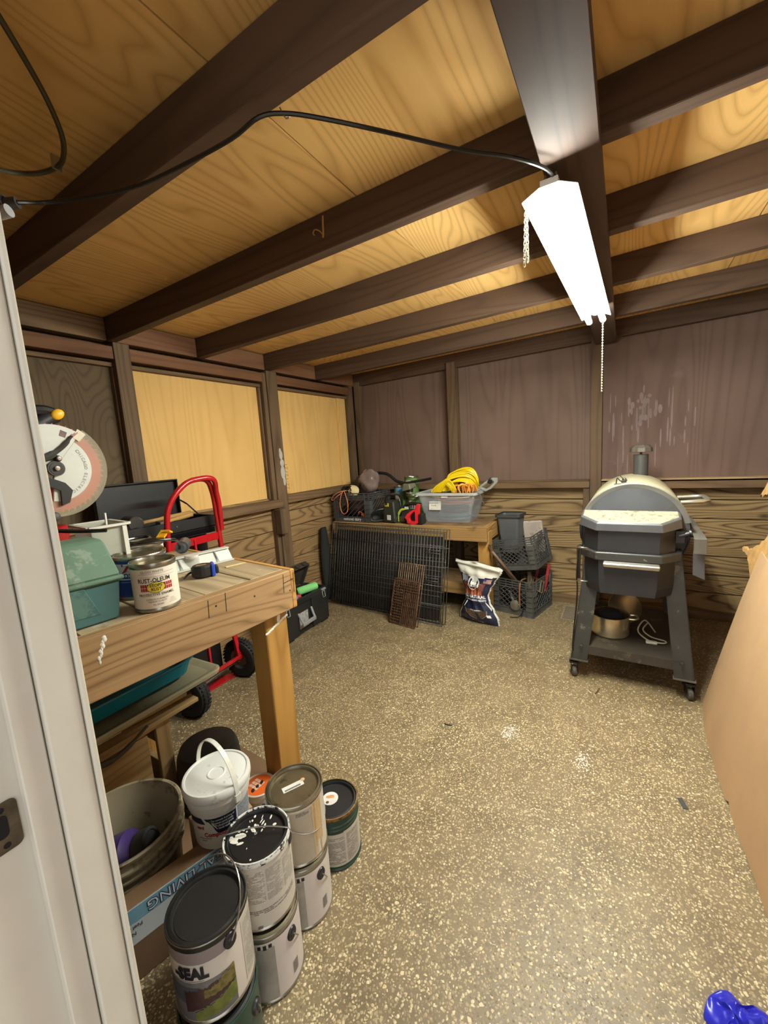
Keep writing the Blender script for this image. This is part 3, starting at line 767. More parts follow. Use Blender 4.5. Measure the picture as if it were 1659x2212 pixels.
# angles below are measured in the disc's own plane: local y right, z up
def disc_pts(r, a0, a1, n, x):
    return [(x, r * math.cos(a0 + (a1 - a0) * k / n), cz + r * math.sin(a0 + (a1 - a0) * k / n)) for k in range(n + 1)]
def sector(mb, r0, r1, a0, a1, x0, x1, n=40, m=0):
    A = disc_pts(r0, a0, a1, n, x0); B = disc_pts(r1, a0, a1, n, x0); C = disc_pts(r1, a0, a1, n, x1); D = disc_pts(r0, a0, a1, n, x1)
    rings = [[A[i], B[i], C[i], D[i]] for i in range(n + 1)]
    mb.loft(rings, m)
bl = MB()
sector(bl, 0.02, 0.115, 0, 2 * PI, 0.0092, 0.0104, 60)
for k in range(48):
    a = 2 * PI * k / 48
    p = lambda r, aa: (r * math.cos(aa), cz + r * math.sin(aa))
    y0, z0 = p(0.114, a); y1, z1 = p(0.123, a + 0.01); y2, z2 = p(0.114, a + 0.075)
    bl.add([(0.0092, y0, z0), (0.0092, y1, z1), (0.0092, y2, z2), (0.0104, y0, z0), (0.0104, y1, z1), (0.0104, y2, z2)], [(0, 1, 2), (3, 5, 4), (0, 3, 4, 1), (1, 4, 5, 2), (2, 5, 3, 0)])
bl.build('blade', M('red_blade', (206, 62, 56), 0.45, var=0.08), saw)
g = MB()
sector(g, 0.0, 0.118, rad(52), rad(250), 0.004, 0.016, 40)
sector(g, 0.0, 0.089, rad(-100), rad(52), 0.004, 0.016, 30)
g.build('upper_guard', guard_m, saw, bevel=0.0015)
cgm = M('clear_guard', (206, 196, 168), 0.25, var=0.03, alpha=0.26, spec=0.6)
cg = MB()
sector(cg, 0.088, 0.131, rad(-112), rad(52), 0.012, 0.0145, 40)
sector(cg, 0.128, 0.131, rad(-112), rad(52), -0.02, 0.0145, 40)
cg.build('clear_guard', cgm, saw)
gl = MB()
def arc_text(mb, body, r, a_mid, size, x, m, step):
    n = len(body)
    for i, chx in enumerate(body):
        if chx == ' ': continue
        a = a_mid - (i - (n - 1) / 2) * step
        o = (x, r * math.cos(a), cz + r * math.sin(a))
        text_flat(mb, chx, size, face_T(o, (0, math.sin(a), -math.cos(a)), (0, math.cos(a), math.sin(a))), m)
arc_text(gl, 'CHICAGO ELECTRIC', 0.074, rad(-12), 0.0115, 0.0166, 0, 0.115)
gl.build('raised_lettering', M('grey_lettering', (132, 130, 124), 0.6), saw)
st = MB()
st.hexa([(0.0162, 0.022, cz + 0.088), (0.0162, 0.036, cz + 0.082), (0.0162, 0.042, cz + 0.096), (0.0162, 0.028, cz + 0.103), (0.0168, 0.022, cz + 0.088), (0.0168, 0.036, cz + 0.082), (0.0168, 0.042, cz + 0.096), (0.0168, 0.028, cz + 0.103)], 0)
for k in range(3): st.bar((0.0166, 0.030 + .007 * k, cz + 0.068 + .004 * k), (0.0166, 0.054 + .007 * k, cz + 0.092 + .002 * k), 0.0009, 0.0028, 1)
st.build('sticker', [M('faded_sticker', (120, 92, 88), 0.6, var=0.2, scale=60), M('faded_red_print', (168, 120, 112), 0.6)], saw)
tab = MB(); sector(tab, 0.098, 0.126, rad(46), rad(57), 0.0146, 0.0166, 4)
tab.build('guard_sticker', M('cream_sticker', (220, 208, 180), 0.6, var=0.05), saw)
arm = MB()
arm.tube(smooth_path([(0.022, -0.055, cz - 0.006), (0.022, -0.035, cz + 0.022), (0.022, -0.008, cz + 0.034), (0.022, 0.025, cz + 0.058), (0.022, 0.050, cz + 0.086)], 5), [0.012] * 6 + [0.010] * 6 + [0.006] * 6 + [0.0035] * 3, 8)
sector(arm, 0.0, 0.02, 0, 2 * PI, 0.016, 0.026, 24)
arm.build('guard_arm', M('dark_grey_casting', (58, 54, 48), 0.5, var=0.1), saw)
k2 = MB()
k2.lathe([(0, 0.030), (0.006, 0.030), (0.006, 0.027), (0.016, 0.027), (0.019, 0.022), (0.019, 0.016)], 20, 0, Matrix.Translation((0, 0, cz)) @ Matrix.Rotation(PI / 2, 4, 'Y'))
k2.lathe([(0, 0.031), (0.007, 0.030), (0.009, 0.024), (0.009, 0.016)], 16, 0, Matrix.Translation((0, 0.008, cz + 0.026)) @ Matrix.Rotation(PI / 2, 4, 'Y'))
k2.build('pivot_bolt', M('black_knob', (44, 42, 38), 0.4), saw)
MB().lathe([(0, 0.033), (0.006, 0.032), (0.0065, 0.027)], 14, 0, Matrix.Translation((0, 0, cz)) @ Matrix.Rotation(PI / 2, 4, 'Y')).lathe([(0, 0.0325), (0.005, 0.032), (0.0055, 0.027)], 14, 0, Matrix.Translation((0, 0.008, cz + 0.026)) @ Matrix.Rotation(PI / 2, 4, 'Y')).build('bolt_head', steel_bright, saw)
br = MB()
pl = [(-0.06, cz - 0.015), (-0.02, cz - 0.022), (0.015, cz - 0.04), (0.03, cz - 0.062), (0.018, cz - 0.095), (0.0, cz - 0.1), (0.002, cz - 0.06), (-0.02, cz - 0.048), (-0.06, cz - 0.045)]
br.add([(0.017, y, z) for y, z in pl] + [(0.024, y, z) for y, z in pl], [tuple(range(len(pl)))[::-1], tuple(range(len(pl), 2 * len(pl)))] + [(i, (i + 1) % len(pl), len(pl) + (i + 1) % len(pl), len(pl) + i) for i in range(len(pl))])
br.build('depth_bracket', black_plastic, saw)
MB().ball((0.018, -0.02, cz - 0.128), 0.013, 0, 14, 8, (0.7, 1, 1)).build('roller', M('grey_rubber', (84, 80, 74), 0.6), saw)
base = MB()
base.b2(-0.16, 0.0, -0.20, 0.03, 0.0, 0.045).b2(-0.05, 0.02, -0.12, 0.03, 0.0, 0.09)
base.hexa([(-0.10, -0.03, 0.085), (-0.01, -0.03, 0.085), (-0.01, 0.020, 0.10), (-0.10, 0.020, 0.10), (-0.10, -0.03, 0.225), (-0.01, -0.03, 0.225), (-0.01, 0.018, 0.235), (-0.10, 0.018, 0.235)])
base.b2(-0.11, -0.03, -0.17, 0.03, 0.045, 0.10)
base.build('base', red_m, saw, bevel=0.004)
mo = MB(); mo.lathe([(0, -0.17), (0.05, -0.17), (0.058, -0.15), (0.058, -0.04), (0.05, -0.02), (0, -0.004)], 24, 0, Matrix.Translation((0, -0.03, cz + 0.01)) @ Matrix.Rotation(PI / 2, 4, 'Y'))
mo.bar((-0.03, -0.05, cz - 0.02), (-0.03, -0.10, 0.06), 0.05, 0.04)
mo.build('motor_housing', black_plastic, saw)
hn = MB()
hn.tube(smooth_path([(-0.02, -0.05, cz + 0.06), (-0.02, -0.035, cz + 0.095), (-0.02, 0.012, cz + 0.132), (-0.02, 0.040, cz + 0.146)], 6), [0.019] * 18 + [0.017], 12)
hn.build('handle', M('charcoal_grip', (44, 44, 46), 0.5), saw)
hb = MB(); hb.tube(smooth_path([(-0.03, -0.08, cz + 0.13), (-0.025, -0.03, cz + 0.152), (-0.022, 0.010, cz + 0.156), (-0.02, 0.032, cz + 0.150)], 5), 0.016, 10)
hb.build('handle_bridge', black_plastic, saw)
MB().ball((-0.003, 0.036, cz + 0.146), 0.014, 0, 12, 8, (0.5, 0.95, 1.25), Rx(rad(-55))).build('trigger', M('yellow_trigger', (240, 180, 20), 0.4, var=0.04), saw)
scord = MB().tube(smooth_path([(0.0, -0.06, 0.235), (0.03, -0.01, 0.222), (0.07, 0.035, 0.215), (0.10, 0.06, 0.213)], 5), 0.0055, 8).build('cord', black_cable, saw)

# --- small things on the bench top
br = thing('plastic_bracket', 'light grey ribbed plastic strip lying behind the tape measure', 'plastic strip', (-1.385, 0.945, BZ), (0, 0, rad(-12)))
gp = M('light_grey_plastic', (206, 206, 196), 0.45, var=0.04)
b = MB(); b.hexa([(0.035, -0.13, 0.001), (0.041, -0.13, 0.001), (0.041, 0.10, 0.001), (0.035, 0.10, 0.001), (0.0, -0.13, 0.044), (0.006, -0.13, 0.044), (0.006, 0.10, 0.044), (0.0, 0.10, 0.044)])
b.box((0.002, -0.015, 0.0455), (0.03, 0.23, 0.004)); b.box((0.042, -0.015, 0.003), (0.018, 0.23, 0.004))
b.build('strip', gp, br)
for y in (-0.095, 0.04):
    MB().add([(0.05, y, 0.004), (0.012, y, 0.03), (0.014, y, 0.044), (0.05, y + 0.003, 0.004), (0.012, y + 0.003, 0.03), (0.014, y + 0.003, 0.044)], [(0, 2, 1), (3, 4, 5), (0, 1, 4, 3), (1, 2, 5, 4), (2, 0, 3, 5)]).build('rib', M('shaded_grey_plastic', (150, 150, 142), 0.5), br)
tm = thing('tape_measure', 'black and blue tape measure lying near the bench edge', 'tape measure', (-1.232, 0.835, BZ + 0.0005), (0, 0, rad(58)))
pl = [(0.036 * math.cos(a), 0.033 * math.sin(a)) for a in [rad(x) for x in range(0, 360, 20)]]
MB().prism(pl, 0.0, 0.040).build('case', M('tape_black', (24, 24, 25), 0.45), tm, bevel=0.006)
MB().prism([(0.026, -0.028), (0.038, -0.026), (0.038, 0.026), (0.026, 0.028)], -0.0003, 0.0408).build('band', M('tape_blue', (36, 74, 196), 0.4), tm, bevel=0.003)
MB().b2(0.037, 0.050, -0.016, 0.02, 0.004, 0.030).build('mouth', black_plastic, tm, bevel=0.004)
MB().tube(smooth_path([(-0.03, 0.008, 0.02), (-0.045, 0.0, 0.016), (-0.062, -0.006, 0.004)], 4), 0.0035, 6).build('wrist_cord', black_cable, tm)
MB().b2(-0.02, 0.012, -0.012, 0.0, 0.0401, 0.0416).build('screw_plate', steel_bright, tm)
ps = MB().bar((-1.245, 0.935, BZ + 0.0025), (-1.222, 1.008, BZ + 0.0025), 0.011, 0.004)
tag(ps.build('stir_stick', WOOD('pale_stick', (190, 160, 100), (226, 204, 150), 'Y', freq=4), bevel=0.001), 'paint stained wooden stir stick near the far bench edge', 'stick')
cab = thing('coiled_cable', 'black coiled cable lying over the can lids with grey plug body', 'cable', (0, 0, 0))
z = BZ + 0.1325
MB().tube(smooth_path([(-1.335, 0.625, 1.012), (-1.39, 0.70, z), (-1.43, 0.78, z), (-1.49, 0.80, z), (-1.50, 0.73, z), (-1.43, 0.70, z + .006), (-1.37, 0.71, z + .004), (-1.34, 0.79, z), (-1.36, 0.84, 0.975), (-1.42, 0.88, 0.935)], 6), 0.0052, 8).build('cable', black_cable, cab)
MB().cyl((-1.42, 0.88, 0.935), (-1.445, 0.905, 0.93), 0.017, 14).cyl((-1.445, 0.905, 0.93), (-1.515, 0.965, 0.93), 0.024, 14).build('plug_body', M('slate_plastic', (74, 78, 82), 0.3), cab)
MB().box((-1.36, 0.79, 1.01), (0.028, 0.04, 0.006), 0, Rz(0.5) @ Rx(0.5)).box((-1.352, 0.806, 1.016), (0.02, 0.02, 0.006), 0, Rz(0.5) @ Rx(-0.4)).build('clip', M('orange_yellow', (240, 176, 30), 0.4), cab)
jar = thing('small_jar', 'small clear lidded jar half hidden behind the black plug body', 'jar', (-1.375, 0.895, BZ + 0.001))
MB().lathe([(0, 0), (0.022, 0), (0.024, 0.003), (0.024, 0.036), (0.020, 0.040)], 20).build('jar_body', M('clear_jar', (220, 216, 200), 0.15, alpha=0.5), jar)
MB().lathe([(0.022, 0.038), (0.023, 0.040), (0.023, 0.048), (0, 0.048)], 20).build('jar_lid', paper_white, jar)

# ================================================================ TOOL CABINET, OPEN TOOLBOX, HAND TRUCK
black_steel = M('black_powder_steel', (24, 24, 26), 0.42, var=0.2, spec=0.5)
cabn = thing('tool_cabinet', 'black steel cabinet under the open toolbox against the left wall', 'cabinet', (-2.085, 1.19, 0.0))
MB().b2(-0.105, 0.055, -0.23, 0.24, 0.03, 0.862).build('body', black_steel, cabn, bevel=0.004)
for z0, z1 in ((0.06, 0.30), (0.32, 0.56), (0.58, 0.82)):
    d = MB().b2(0.0555, 0.062, -0.215, 0.225, z0, z1).build('drawer', black_steel, cabn, bevel=0.003)
    MB().tube([(0.062, -0.06, z1 - 0.05), (0.074, -0.05, z1 - 0.05), (0.074, 0.05, z1 - 0.05), (0.062, 0.06, z1 - 0.05)], 0.004, 8).build('handle', steel_dull, d)
ft = MB()
for x in (-0.08, 0.035):
    for y in (-0.2, 0.2): ft.b2(x - 0.015, x + 0.015, y - 0.015, y + 0.015, 0.0, 0.031)
ft.build('feet', black_rubber, cabn)
tb = thing('toolbox', 'open black metal toolbox with raised lid behind the red hand truck', 'toolbox', (-2.075, 1.195, 0.8635))
b = MB()
X0, X1, Y0, Y1, ZT = -0.10, 0.115, -0.245, 0.245, 0.095
b.b2(X0, X1, Y0, Y1, 0.0, 0.012)
for (x0, x1, y0, y1) in ((X1 - .004, X1, Y0, Y1), (X0, X0 + .004, Y0, Y1), (X0, X1, Y0, Y0 + .004), (X0, X1, Y1 - .004, Y1)): b.b2(x0, x1, y0, y1, 0.012, ZT)
b.build('body', black_steel, tb, bevel=0.001)
st = MB().b2(X1, X1 + 0.003, Y0 + 0.01, Y1 - 0.01, 0.006, 0.030).b2(X1, X1 + 0.005, Y0, Y1, 0.034, 0.040)
st.build('front_ledge', M('glossy_black', (14, 14, 18), 0.2), tb)
MB().lathe([(0, 0.004), (0.004, 0.004), (0.005, 0)], 12, 0, Matrix.Translation((X1, 0.02, 0.068)) @ Matrix.Rotation(PI / 2, 4, 'Y')).build('lock', steel_bright, tb)
ld = MB()
ld.box((X0 + 0.004, -0.035, ZT + 0.105), (0.006, 0.42, 0.205)); ld.box((X0 + 0.018, 0.172, ZT + 0.105), (0.03, 0.006, 0.205)); ld.box((X0 + 0.018, -0.243, ZT + 0.105), (0.03, 0.006, 0.205)); ld.box((X0 + 0.018, -0.035, ZT + 0.205), (0.03, 0.42, 0.006))
ld.build('lid', black_steel, tb, bevel=0.001)
MB().bar((X0 + 0.03, 0.175, ZT + 0.09), (X0 + 0.06, 0.195, ZT + 0.065), 0.003, 0.008).bar((X0 + 0.06, 0.195, ZT + 0.065), (X0 + 0.085, 0.24, ZT), 0.003, 0.008).build('lid_stay', black_steel, tb)
grip_wood = WOOD('tool_handle_wood', (150, 108, 52), (206, 166, 100), 'Y', freq=5, stretch=0.05, contrast=0.4)
for (nm, lb, y0, y1, x0, x1, z0, z1, hd) in (
    ('mallet', 'black headed mallet with wooden handle lying in the open toolbox', -0.12, 0.15, 0.02, 0.05, 0.105, 0.118, 1),
    ('hammer', 'wooden handled hammer lying nearest the toolbox front edge', -0.03, 0.13, 0.085, 0.09, 0.096, 0.114, 0)):
    h = thing(nm, lb, nm, (-2.075, 1.195, 0.8635))
    MB().tube(smooth_path([(x0, y0, z0), ((x0 + x1) / 2, (y0 + y1) / 2, z0 + 0.5 * (z1 - z0)), (x1, y1, z1)], 5), [0.009] * 5 + [0.012] * 5 + [0.013], 10).build('handle', grip_wood, h)
    if hd: MB().cyl((x0 - 0.05, y0 - 0.02, z0 + 0.006), (x0 + 0.05, y0 - 0.03, z0 + 0.006), 0.036, 16).build('head', M('dusty_black_rubber', (62, 58, 52), 0.7, spots=(110, 104, 92), spot_scale=30), h, bevel=0.004)
    else: MB().bar((x0 - 0.03, y0 - 0.01, z0), (x0 + 0.028, y0 - 0.02, z0), 0.022, 0.022).build('head', steel_dull, h, bevel=0.003)
jn = thing('tool_pouch', 'crumpled dark pouch of fasteners at the left end of the open toolbox', 'pouch', (-2.075, 1.195, 0.8635))
b = MB()
for i in range(9): b.ball((rnd.uniform(-.05, .07), rnd.uniform(-0.20, -0.13), 0.07 + rnd.uniform(0, .03)), rnd.uniform(.018, .03), 0, 10, 7, (1, 1.2, .7))
b.build('pouch', M('dark_cloth', (34, 30, 28), 0.9, var=0.2), jn)

ht = thing('hand_truck', 'red tubular hand truck with black tires behind the workbench', 'hand truck', (-1.87, 1.275, 0.0))
red_tube = M('red_tube_enamel', (186, 22, 30), 0.28, var=0.08, coat=0.4)
def loopline(h, w, r, zb_, x=0.0, n=10):
    pts = [(x, -w, zb_)]
    for k in range(n + 1):
        a = PI - PI * k / n
        pts.append((x, w * math.cos(a) * 1.0, h - r + r * math.sin(a)))
    pts.append((x, w, zb_)); return pts
fr = MB()
A = smooth_path([(-0.02, -0.175, 0.10), (-0.015, -0.17, 0.55), (0.0, -0.165, 0.93), (0.012, -0.14, 1.06), (0.02, -0.06, 1.145), (0.02, 0.02, 1.165), (0.005, 0.08, 1.15), (-0.02, 0.118, 1.10), (-0.03, 0.135, 1.02), (-0.03, 0.14, 0.86), (-0.03, 0.15, 0.5), (-0.03, 0.165, 0.10)], 6)
fr.tube(A, 0.0135, 12)
B = smooth_path([(0.02, -0.02, 1.162), (0.03, 0.06, 1.168), (0.028, 0.105, 1.15), (0.0, 0.13, 1.09), (-0.01, 0.145, 1.02), (-0.02, 0.15, 0.88)], 6)
fr.tube(B, 0.0135, 12)
fr.build('frame', red_tube, ht)
for z in (0.85, 0.62, 0.40): MB().bar((-0.01, -0.165, z), (-0.03, 0.15, z), 0.006, 0.040).build('cross_bar', red_tube, ht, bevel=0.002)
for a, b, w, h in (((-0.02, -0.02, 0.86), (-0.02, -0.02, 0.12), 0.02, 0.012), ((0.03, -0.17, 0.14), (0.0, 0.165, 0.14), 0.018, 0.018), ((0.0, 0.155, 0.125), (-0.04, 0.15, 0.35), 0.016, 0.024), ((0.03, -0.16, 0.125), (-0.02, -0.17, 0.35), 0.016, 0.024)):
    MB().bar(a, b, w, h).build('brace', red_tube, ht, bevel=0.002)
MB().hexa([(-0.125, -0.20, 0.004), (-0.06, -0.20, 0.004), (-0.06, 0.20, 0.004), (-0.125, 0.20, 0.004), (-0.125, -0.20, 0.010), (-0.06, -0.20, 0.010), (-0.06, 0.20, 0.010), (-0.125, 0.20, 0.010)]).build('toe_plate', red_tube, ht)
MB().cyl((0.04, -0.19, 0.113), (-0.03, 0.19, 0.113), 0.008, 12).build('axle', steel_dull, ht)
for (cx, cy) in ((0.04, -0.19), (-0.028, 0.185)):
    T = Matrix.Translation((cx, cy, 0.113)) @ Matrix.Rotation(rad(10), 4, 'Z') @ Matrix.Rotation(PI / 2, 4, 'X')
    w = MB(); w.lathe([(0.058, -0.030), (0.080, -0.034), (0.102, -0.026), (0.112, -0.010), (0.112, 0.010), (0.102, 0.026), (0.080, 0.034), (0.058, 0.030), (0.058, -0.030)], 32, 0, T)
    for k in range(30):
        w.box((0, 0, 0), (0.003, 0.003, 0.05), 0) if False else None
    wo = w.build('wheel', black_rubber, ht)
    tr = MB()
    for k in range(36):
        a = 2 * PI * k / 36
        for s in (-1, 1): tr.add([T @ Vector((0.1125 * math.cos(a + da), 0.1125 * math.sin(a + da), s * zz)) for da, zz in ((0, 0.002), (0.1, 0.002), (0.13, 0.02), (0.03, 0.02))] + [T @ Vector((0.1155 * math.cos(a + da), 0.1155 * math.sin(a + da), s * zz)) for da, zz in ((0, 0.002), (0.1, 0.002), (0.13, 0.02), (0.03, 0.02))], [(0, 3, 2, 1), (4, 5, 6, 7), (0, 1, 5, 4), (1, 2, 6, 5), (2, 3, 7, 6), (3, 0, 4, 7)])
    tr.build('tread', black_rubber, wo)
    MB().lathe([(0, 0.020), (0.012, 0.022), (0.014, 0.014), (0.045, 0.010), (0.058, 0.022), (0.058, -0.022), (0.045, -0.010), (0.014, -0.014), (0.012, -0.022), (0, -0.020)], 28, 0, T).build('hub', M('grey_hub', (110, 104, 98), 0.5, 0.3), wo)

# ================================================================ UNDER THE WORKBENCH
slat_wood = WOOD('crate_slat_wood', (128, 98, 58), (196, 164, 112), 'Y', freq=8, stretch=0.08, contrast=0.6)
slat_wood_z = WOOD('crate_post_wood', (118, 90, 54), (190, 158, 108), 'Z', freq=8, stretch=0.08, contrast=0.6)
wc = thing('wooden_crate', 'open slatted wooden crate standing on the floor under the workbench', 'crate', (-1.56, 0.60, 0.0045))
wc.scale = (1, 1, 1.09)
def pc_(name, x0, x1, y0, y1, z0, z1, mat, par, bev=0.0015): return part(x0, x1, y0, y1, z0, z1, name, mat, par, bev)
pc_('panel', 0.118, 0.128, -0.20, 0.075, 0.01, 0.275, slat_wood, wc)
for y0, y1 in ((0.105, 0.155), (-0.23, -0.205)): pc_('post', 0.112, 0.13, y0, y1, 0.0, 0.30, slat_wood_z, wc)
for x0, x1 in ((0.112, 0.132), (-0.13, -0.11)): pc_('rail', x0, x1, -0.23, 0.155, 0.282, 0.302, slat_wood, wc)
for y0, y1 in ((0.135, 0.155), (-0.23, -0.21)): pc_('end_board', -0.11, 0.111, y0, y1, 0.19, 0.281, slat_wood_z, wc)
for y0, y1 in ((0.135, 0.155), (-0.23, -0.21)): pc_('end_board', -0.11, 0.111, y0, y1, 0.03, 0.12, slat_wood_z, wc)
pc_('post', -0.13, -0.11, 0.105, 0.155, 0.0, 0.28, slat_wood_z, wc); pc_('post', -0.13, -0.11, -0.23, -0.18, 0.0, 0.28, slat_wood_z, wc)
pc_('bottom_board', -0.108, 0.11, -0.20, 0.13, 0.02, 0.03, slat_wood, wc)
MB().cyl((0.10, 0.13, 0.302), (0.10, 0.13, 0.305), 0.006, 10).build('bolt', steel_dull, wc)
for i, (x0, y0, x1, y1, z, lb) in enumerate(((-1.44, 0.40, -1.425, 0.86, 0.353, 'long pale board lying across the wooden crate under the bench'), (-1.50, 0.38, -1.47, 0.845, 0.3715, 'second pale board stacked on the crate, just under the beige tray'))):
    o = MB().bar((x0, y0, z - 0.0085), (x1, y1, z - 0.0085), 0.055, 0.016).build('board', slat_wood, bevel=0.002)
    tag(o, lb, 'board', 'pale boards on the slatted crate')
bt = thing('beige_tray', 'long beige plastic tray lid lying below the teal tray under the bench', 'tray', (-1.505, 0.68, 0.392), (rad(4), rad(-6), rad(-6)))
beige = M('beige_plastic', (178, 170, 136), 0.5, var=0.07, spots=(140, 134, 108), spot_scale=18, spot_lo=0.64)
def rr3(w, h, r, z, cx=0, cy=0): return [(x + cx, y + cy, z) for x, y in rrect(w, h, r, 4)]
b = MB(); b.loft([rr3(0.24, 0.56, 0.03, 0.0), rr3(0.25, 0.57, 0.03, 0.012), rr3(0.25, 0.57, 0.03, 0.020), rr3(0.235, 0.555, 0.03, 0.020), rr3(0.19, 0.50, 0.03, 0.014)])
b.build('tray', beige, bt)
tt = thing('teal_tray', 'teal plastic tray with raised rim on top of the beige tray', 'tray', (-1.565, 0.69, 0.418), (rad(4), rad(-6), rad(-7)))
teal = M('teal_plastic', (22, 128, 146), 0.4, var=0.1)
b = MB(); b.loft([rr3(0.20, 0.40, 0.05, 0.0), rr3(0.23, 0.45, 0.06, 0.05), rr3(0.245, 0.465, 0.06, 0.05), rr3(0.245, 0.465, 0.06, 0.056), rr3(0.22, 0.44, 0.06, 0.054), rr3(0.19, 0.39, 0.05, 0.006)])
b.build('tray', teal, tt)
bp = thing('black_tub', 'upturned round black plastic tub on the floor beside the wooden crate', 'tub', (-1.333, 0.830, 0.006))
b = MB(); b.lathe([(0.126, 0.0), (0.130, 0.002), (0.130, 0.02), (0.122, 0.024), (0.108, 0.165), (0.098, 0.190), (0.075, 0.203), (0, 0.205)], 36)
b.build('tub', M('matte_black_tub', (30, 28, 26), 0.5, var=0.2), bp)
gh = thing('garden_hose', 'dark grey hose bent across the slatted crate under the bench', 'hose', (0, 0, 0))
MB().tube(smooth_path([(-1.46, 0.345, 0.375), (-1.42, 0.385, 0.372), (-1.385, 0.45, 0.355), (-1.372, 0.52, 0.335), (-1.375, 0.58, 0.340), (-1.39, 0.66, 0.365)], 6), [0.010] * 20 + [0.008] * 6 + [0.005] * 5, 10).build('hose', M('grey_hose', (78, 72, 62), 0.55), gh)
fc = MB().box((0, 0, 0), (0.44, 0.74, 0.004)).build('flat_cardboard', card_dark, loc=(-1.372, 0.665, 0.0022), rot=(0, 0, rad(-4)))
tag(fc, 'flattened brown cardboard on the floor beneath the crate, bucket and pail', 'cardboard')
pg = thing('power_cord', 'black cord whose plug lies on the floor behind the pail handle', 'cord', (0, 0, 0))
MB().tube(smooth_path([(-1.60, 1.06, 0.004), (-1.56, 1.055, 0.004), (-1.525, 1.05, 0.012)], 5), 0.0035, 8).build('cable', black_cable, pg)
MB().lathe([(0.006, 0), (0.010, 0.004), (0.014, 0.03), (0.015, 0.034), (0, 0.034)], 14, 0, Matrix.Translation((-1.528, 1.05, 0.014)) @ Matrix.Rotation(PI / 2, 4, 'Y')).build('plug', black_plastic, pg)
MB().b2(-1.494, -1.476, 1.044, 1.0455, 0.012, 0.017).b2(-1.494, -1.476, 1.0545, 1.056, 0.012, 0.017).build('prongs', steel_bright, pg)

# --- bucket with the purple jug
bk = thing('bucket', 'dirty beige five gallon bucket by the door jamb holding a purple jug', 'bucket', (-1.227, 0.474, 0.0065))
bucket_m = M('dirty_beige_bucket', (166, 154, 126), 0.5, var=0.12, scale=5, spots=(112, 96, 72), spot_scale=7, spot_lo=0.54)
RB = 0.157; HB = 0.232
def br_(z): return 0.134 + (RB - 0.138) * z / HB
prof = [(0, 0), (br_(0), 0), (br_(0.13), 0.13)]
for z in (0.142, 0.168, 0.194): prof += [(br_(z), z), (br_(z) + 0.010, z + 0.001), (br_(z) + 0.010, z + 0.006), (br_(z + .007), z + 0.007)]
prof += [(br_(HB - .012), HB - .012), (RB, HB - .011), (RB + 0.002, HB - 0.003), (RB - 0.002, HB), (RB - 0.008, HB - 0.002), (br_(0.18) - 0.005, 0.18), (br_(0.0) - 0.004, 0.004), (0, 0.004)]
MB().lathe(prof, 48).build('body', bucket_m, bk)
jg = thing('purple_jug', 'dark purple jug with black cap lying inside the beige bucket', 'jug', (-1.227, 0.474, 0.0), (0, 0, 0))
T = Matrix.Translation((0.0, -0.008, 0.128)) @ Matrix.Diagonal((1.12, 1.12, 1.12, 1)) @ Matrix.Rotation(rad(38), 4, 'Z') @ Matrix.Rotation(rad(72), 4, 'Y') @ Matrix.Translation((0, 0, -0.01))
MB().lathe([(0, -0.095), (0.046, -0.095), (0.055, -0.085), (0.056, 0.03), (0.042, 0.045), (0.040, 0.05), (0, 0.05)], 28, 0, T).build('bottle', M('dark_purple', (70, 50, 112), 0.35, var=0.15), jg)
MB().lathe([(0.040, 0.051), (0.042, 0.055), (0.041, 0.084), (0.034, 0.086), (0.032, 0.082), (0, 0.082)], 28, 0, T).build('cap', M('dark_grey_cap', (54, 52, 52), 0.5), jg)

# --- joint compound pail
cb2 = thing('carton', 'plain brown carton on the floor carrying the white pail', 'carton', (-0.9715, 0.450, 0.0045), (0, 0, rad(-15.3)))
MB().b2(-0.165, -0.053, 0.105, 0.255, 0.0, 0.1955).build('box', card, cb2, bevel=0.002)
pa = thing('pail', 'white pail of joint compound with strap handle raised, under the bench', 'pail', (-0.976, 0.622, 0.202))
pa.scale = (0.86, 0.86, 0.86)
white_pl = M('white_pail_plastic', (226, 224, 212), 0.35, var=0.04)
HP = 0.205
MB().lathe([(0, 0), (0.080, 0), (0.084, 0.004), (0.091, 0.130), (0.096, 0.134), (0.098, 0.158), (0.102, 0.160), (0.102, 0.176), (0.096, 0.178)], 48).build('body', white_pl, pa)
MB().lathe([(0.104, 0.176), (0.106, 0.180), (0.106, 0.198), (0.102, HP), (0.096, HP), (0.094, HP - 0.004), (0.092, HP - 0.003), (0.030, HP - 0.0035), (0.028, HP - 0.001), (0.024, HP - 0.001), (0.022, HP - 0.0035), (0, HP - 0.003)], 48).build('lid', M('scuffed_white_lid', (228, 228, 220), 0.45, var=0.03, spots=(190, 188, 178), spot_scale=12, spot_lo=0.58), pa)
hd = MB()
ha = rad(-4)
for s in (0,):
    pts = []
    for k in range(21):
        u = PI * k / 20
        e = 0.108 * math.cos(u); zz = 0.165 + 0.150 * math.sin(u)
        pts.append(Vector((e * math.cos(ha), e * math.sin(ha), zz)))
rings = []
perp = Vector((-math.sin(ha), math.cos(ha), 0))
for i, p in enumerate(pts):
    d = (pts[min(i + 1, 20)] - pts[max(i - 1, 0)]).normalized(); nrm = d.cross(perp)
    rings.append([p + perp * 0.007 + nrm * .0015, p - perp * 0.007 + nrm * .0015, p - perp * 0.007 - nrm * .0015, p + perp * 0.007 - nrm * .0015])
hd.loft(rings); hd.build('handle', white_pl, pa)
for s in (0, PI): MB().box((0.104 * math.cos(ha + s), 0.104 * math.sin(ha + s), 0.160), (0.012, 0.022, 0.03), 0, Rz(ha + s)).build('handle_boss', white_pl, pa, bevel=0.003)
def pr_(z): return 0.084 + (0.091 - 0.084) * z / 0.13 + 0.0007
la = math.atan2(-0.616, 0.985)
lb = MB()
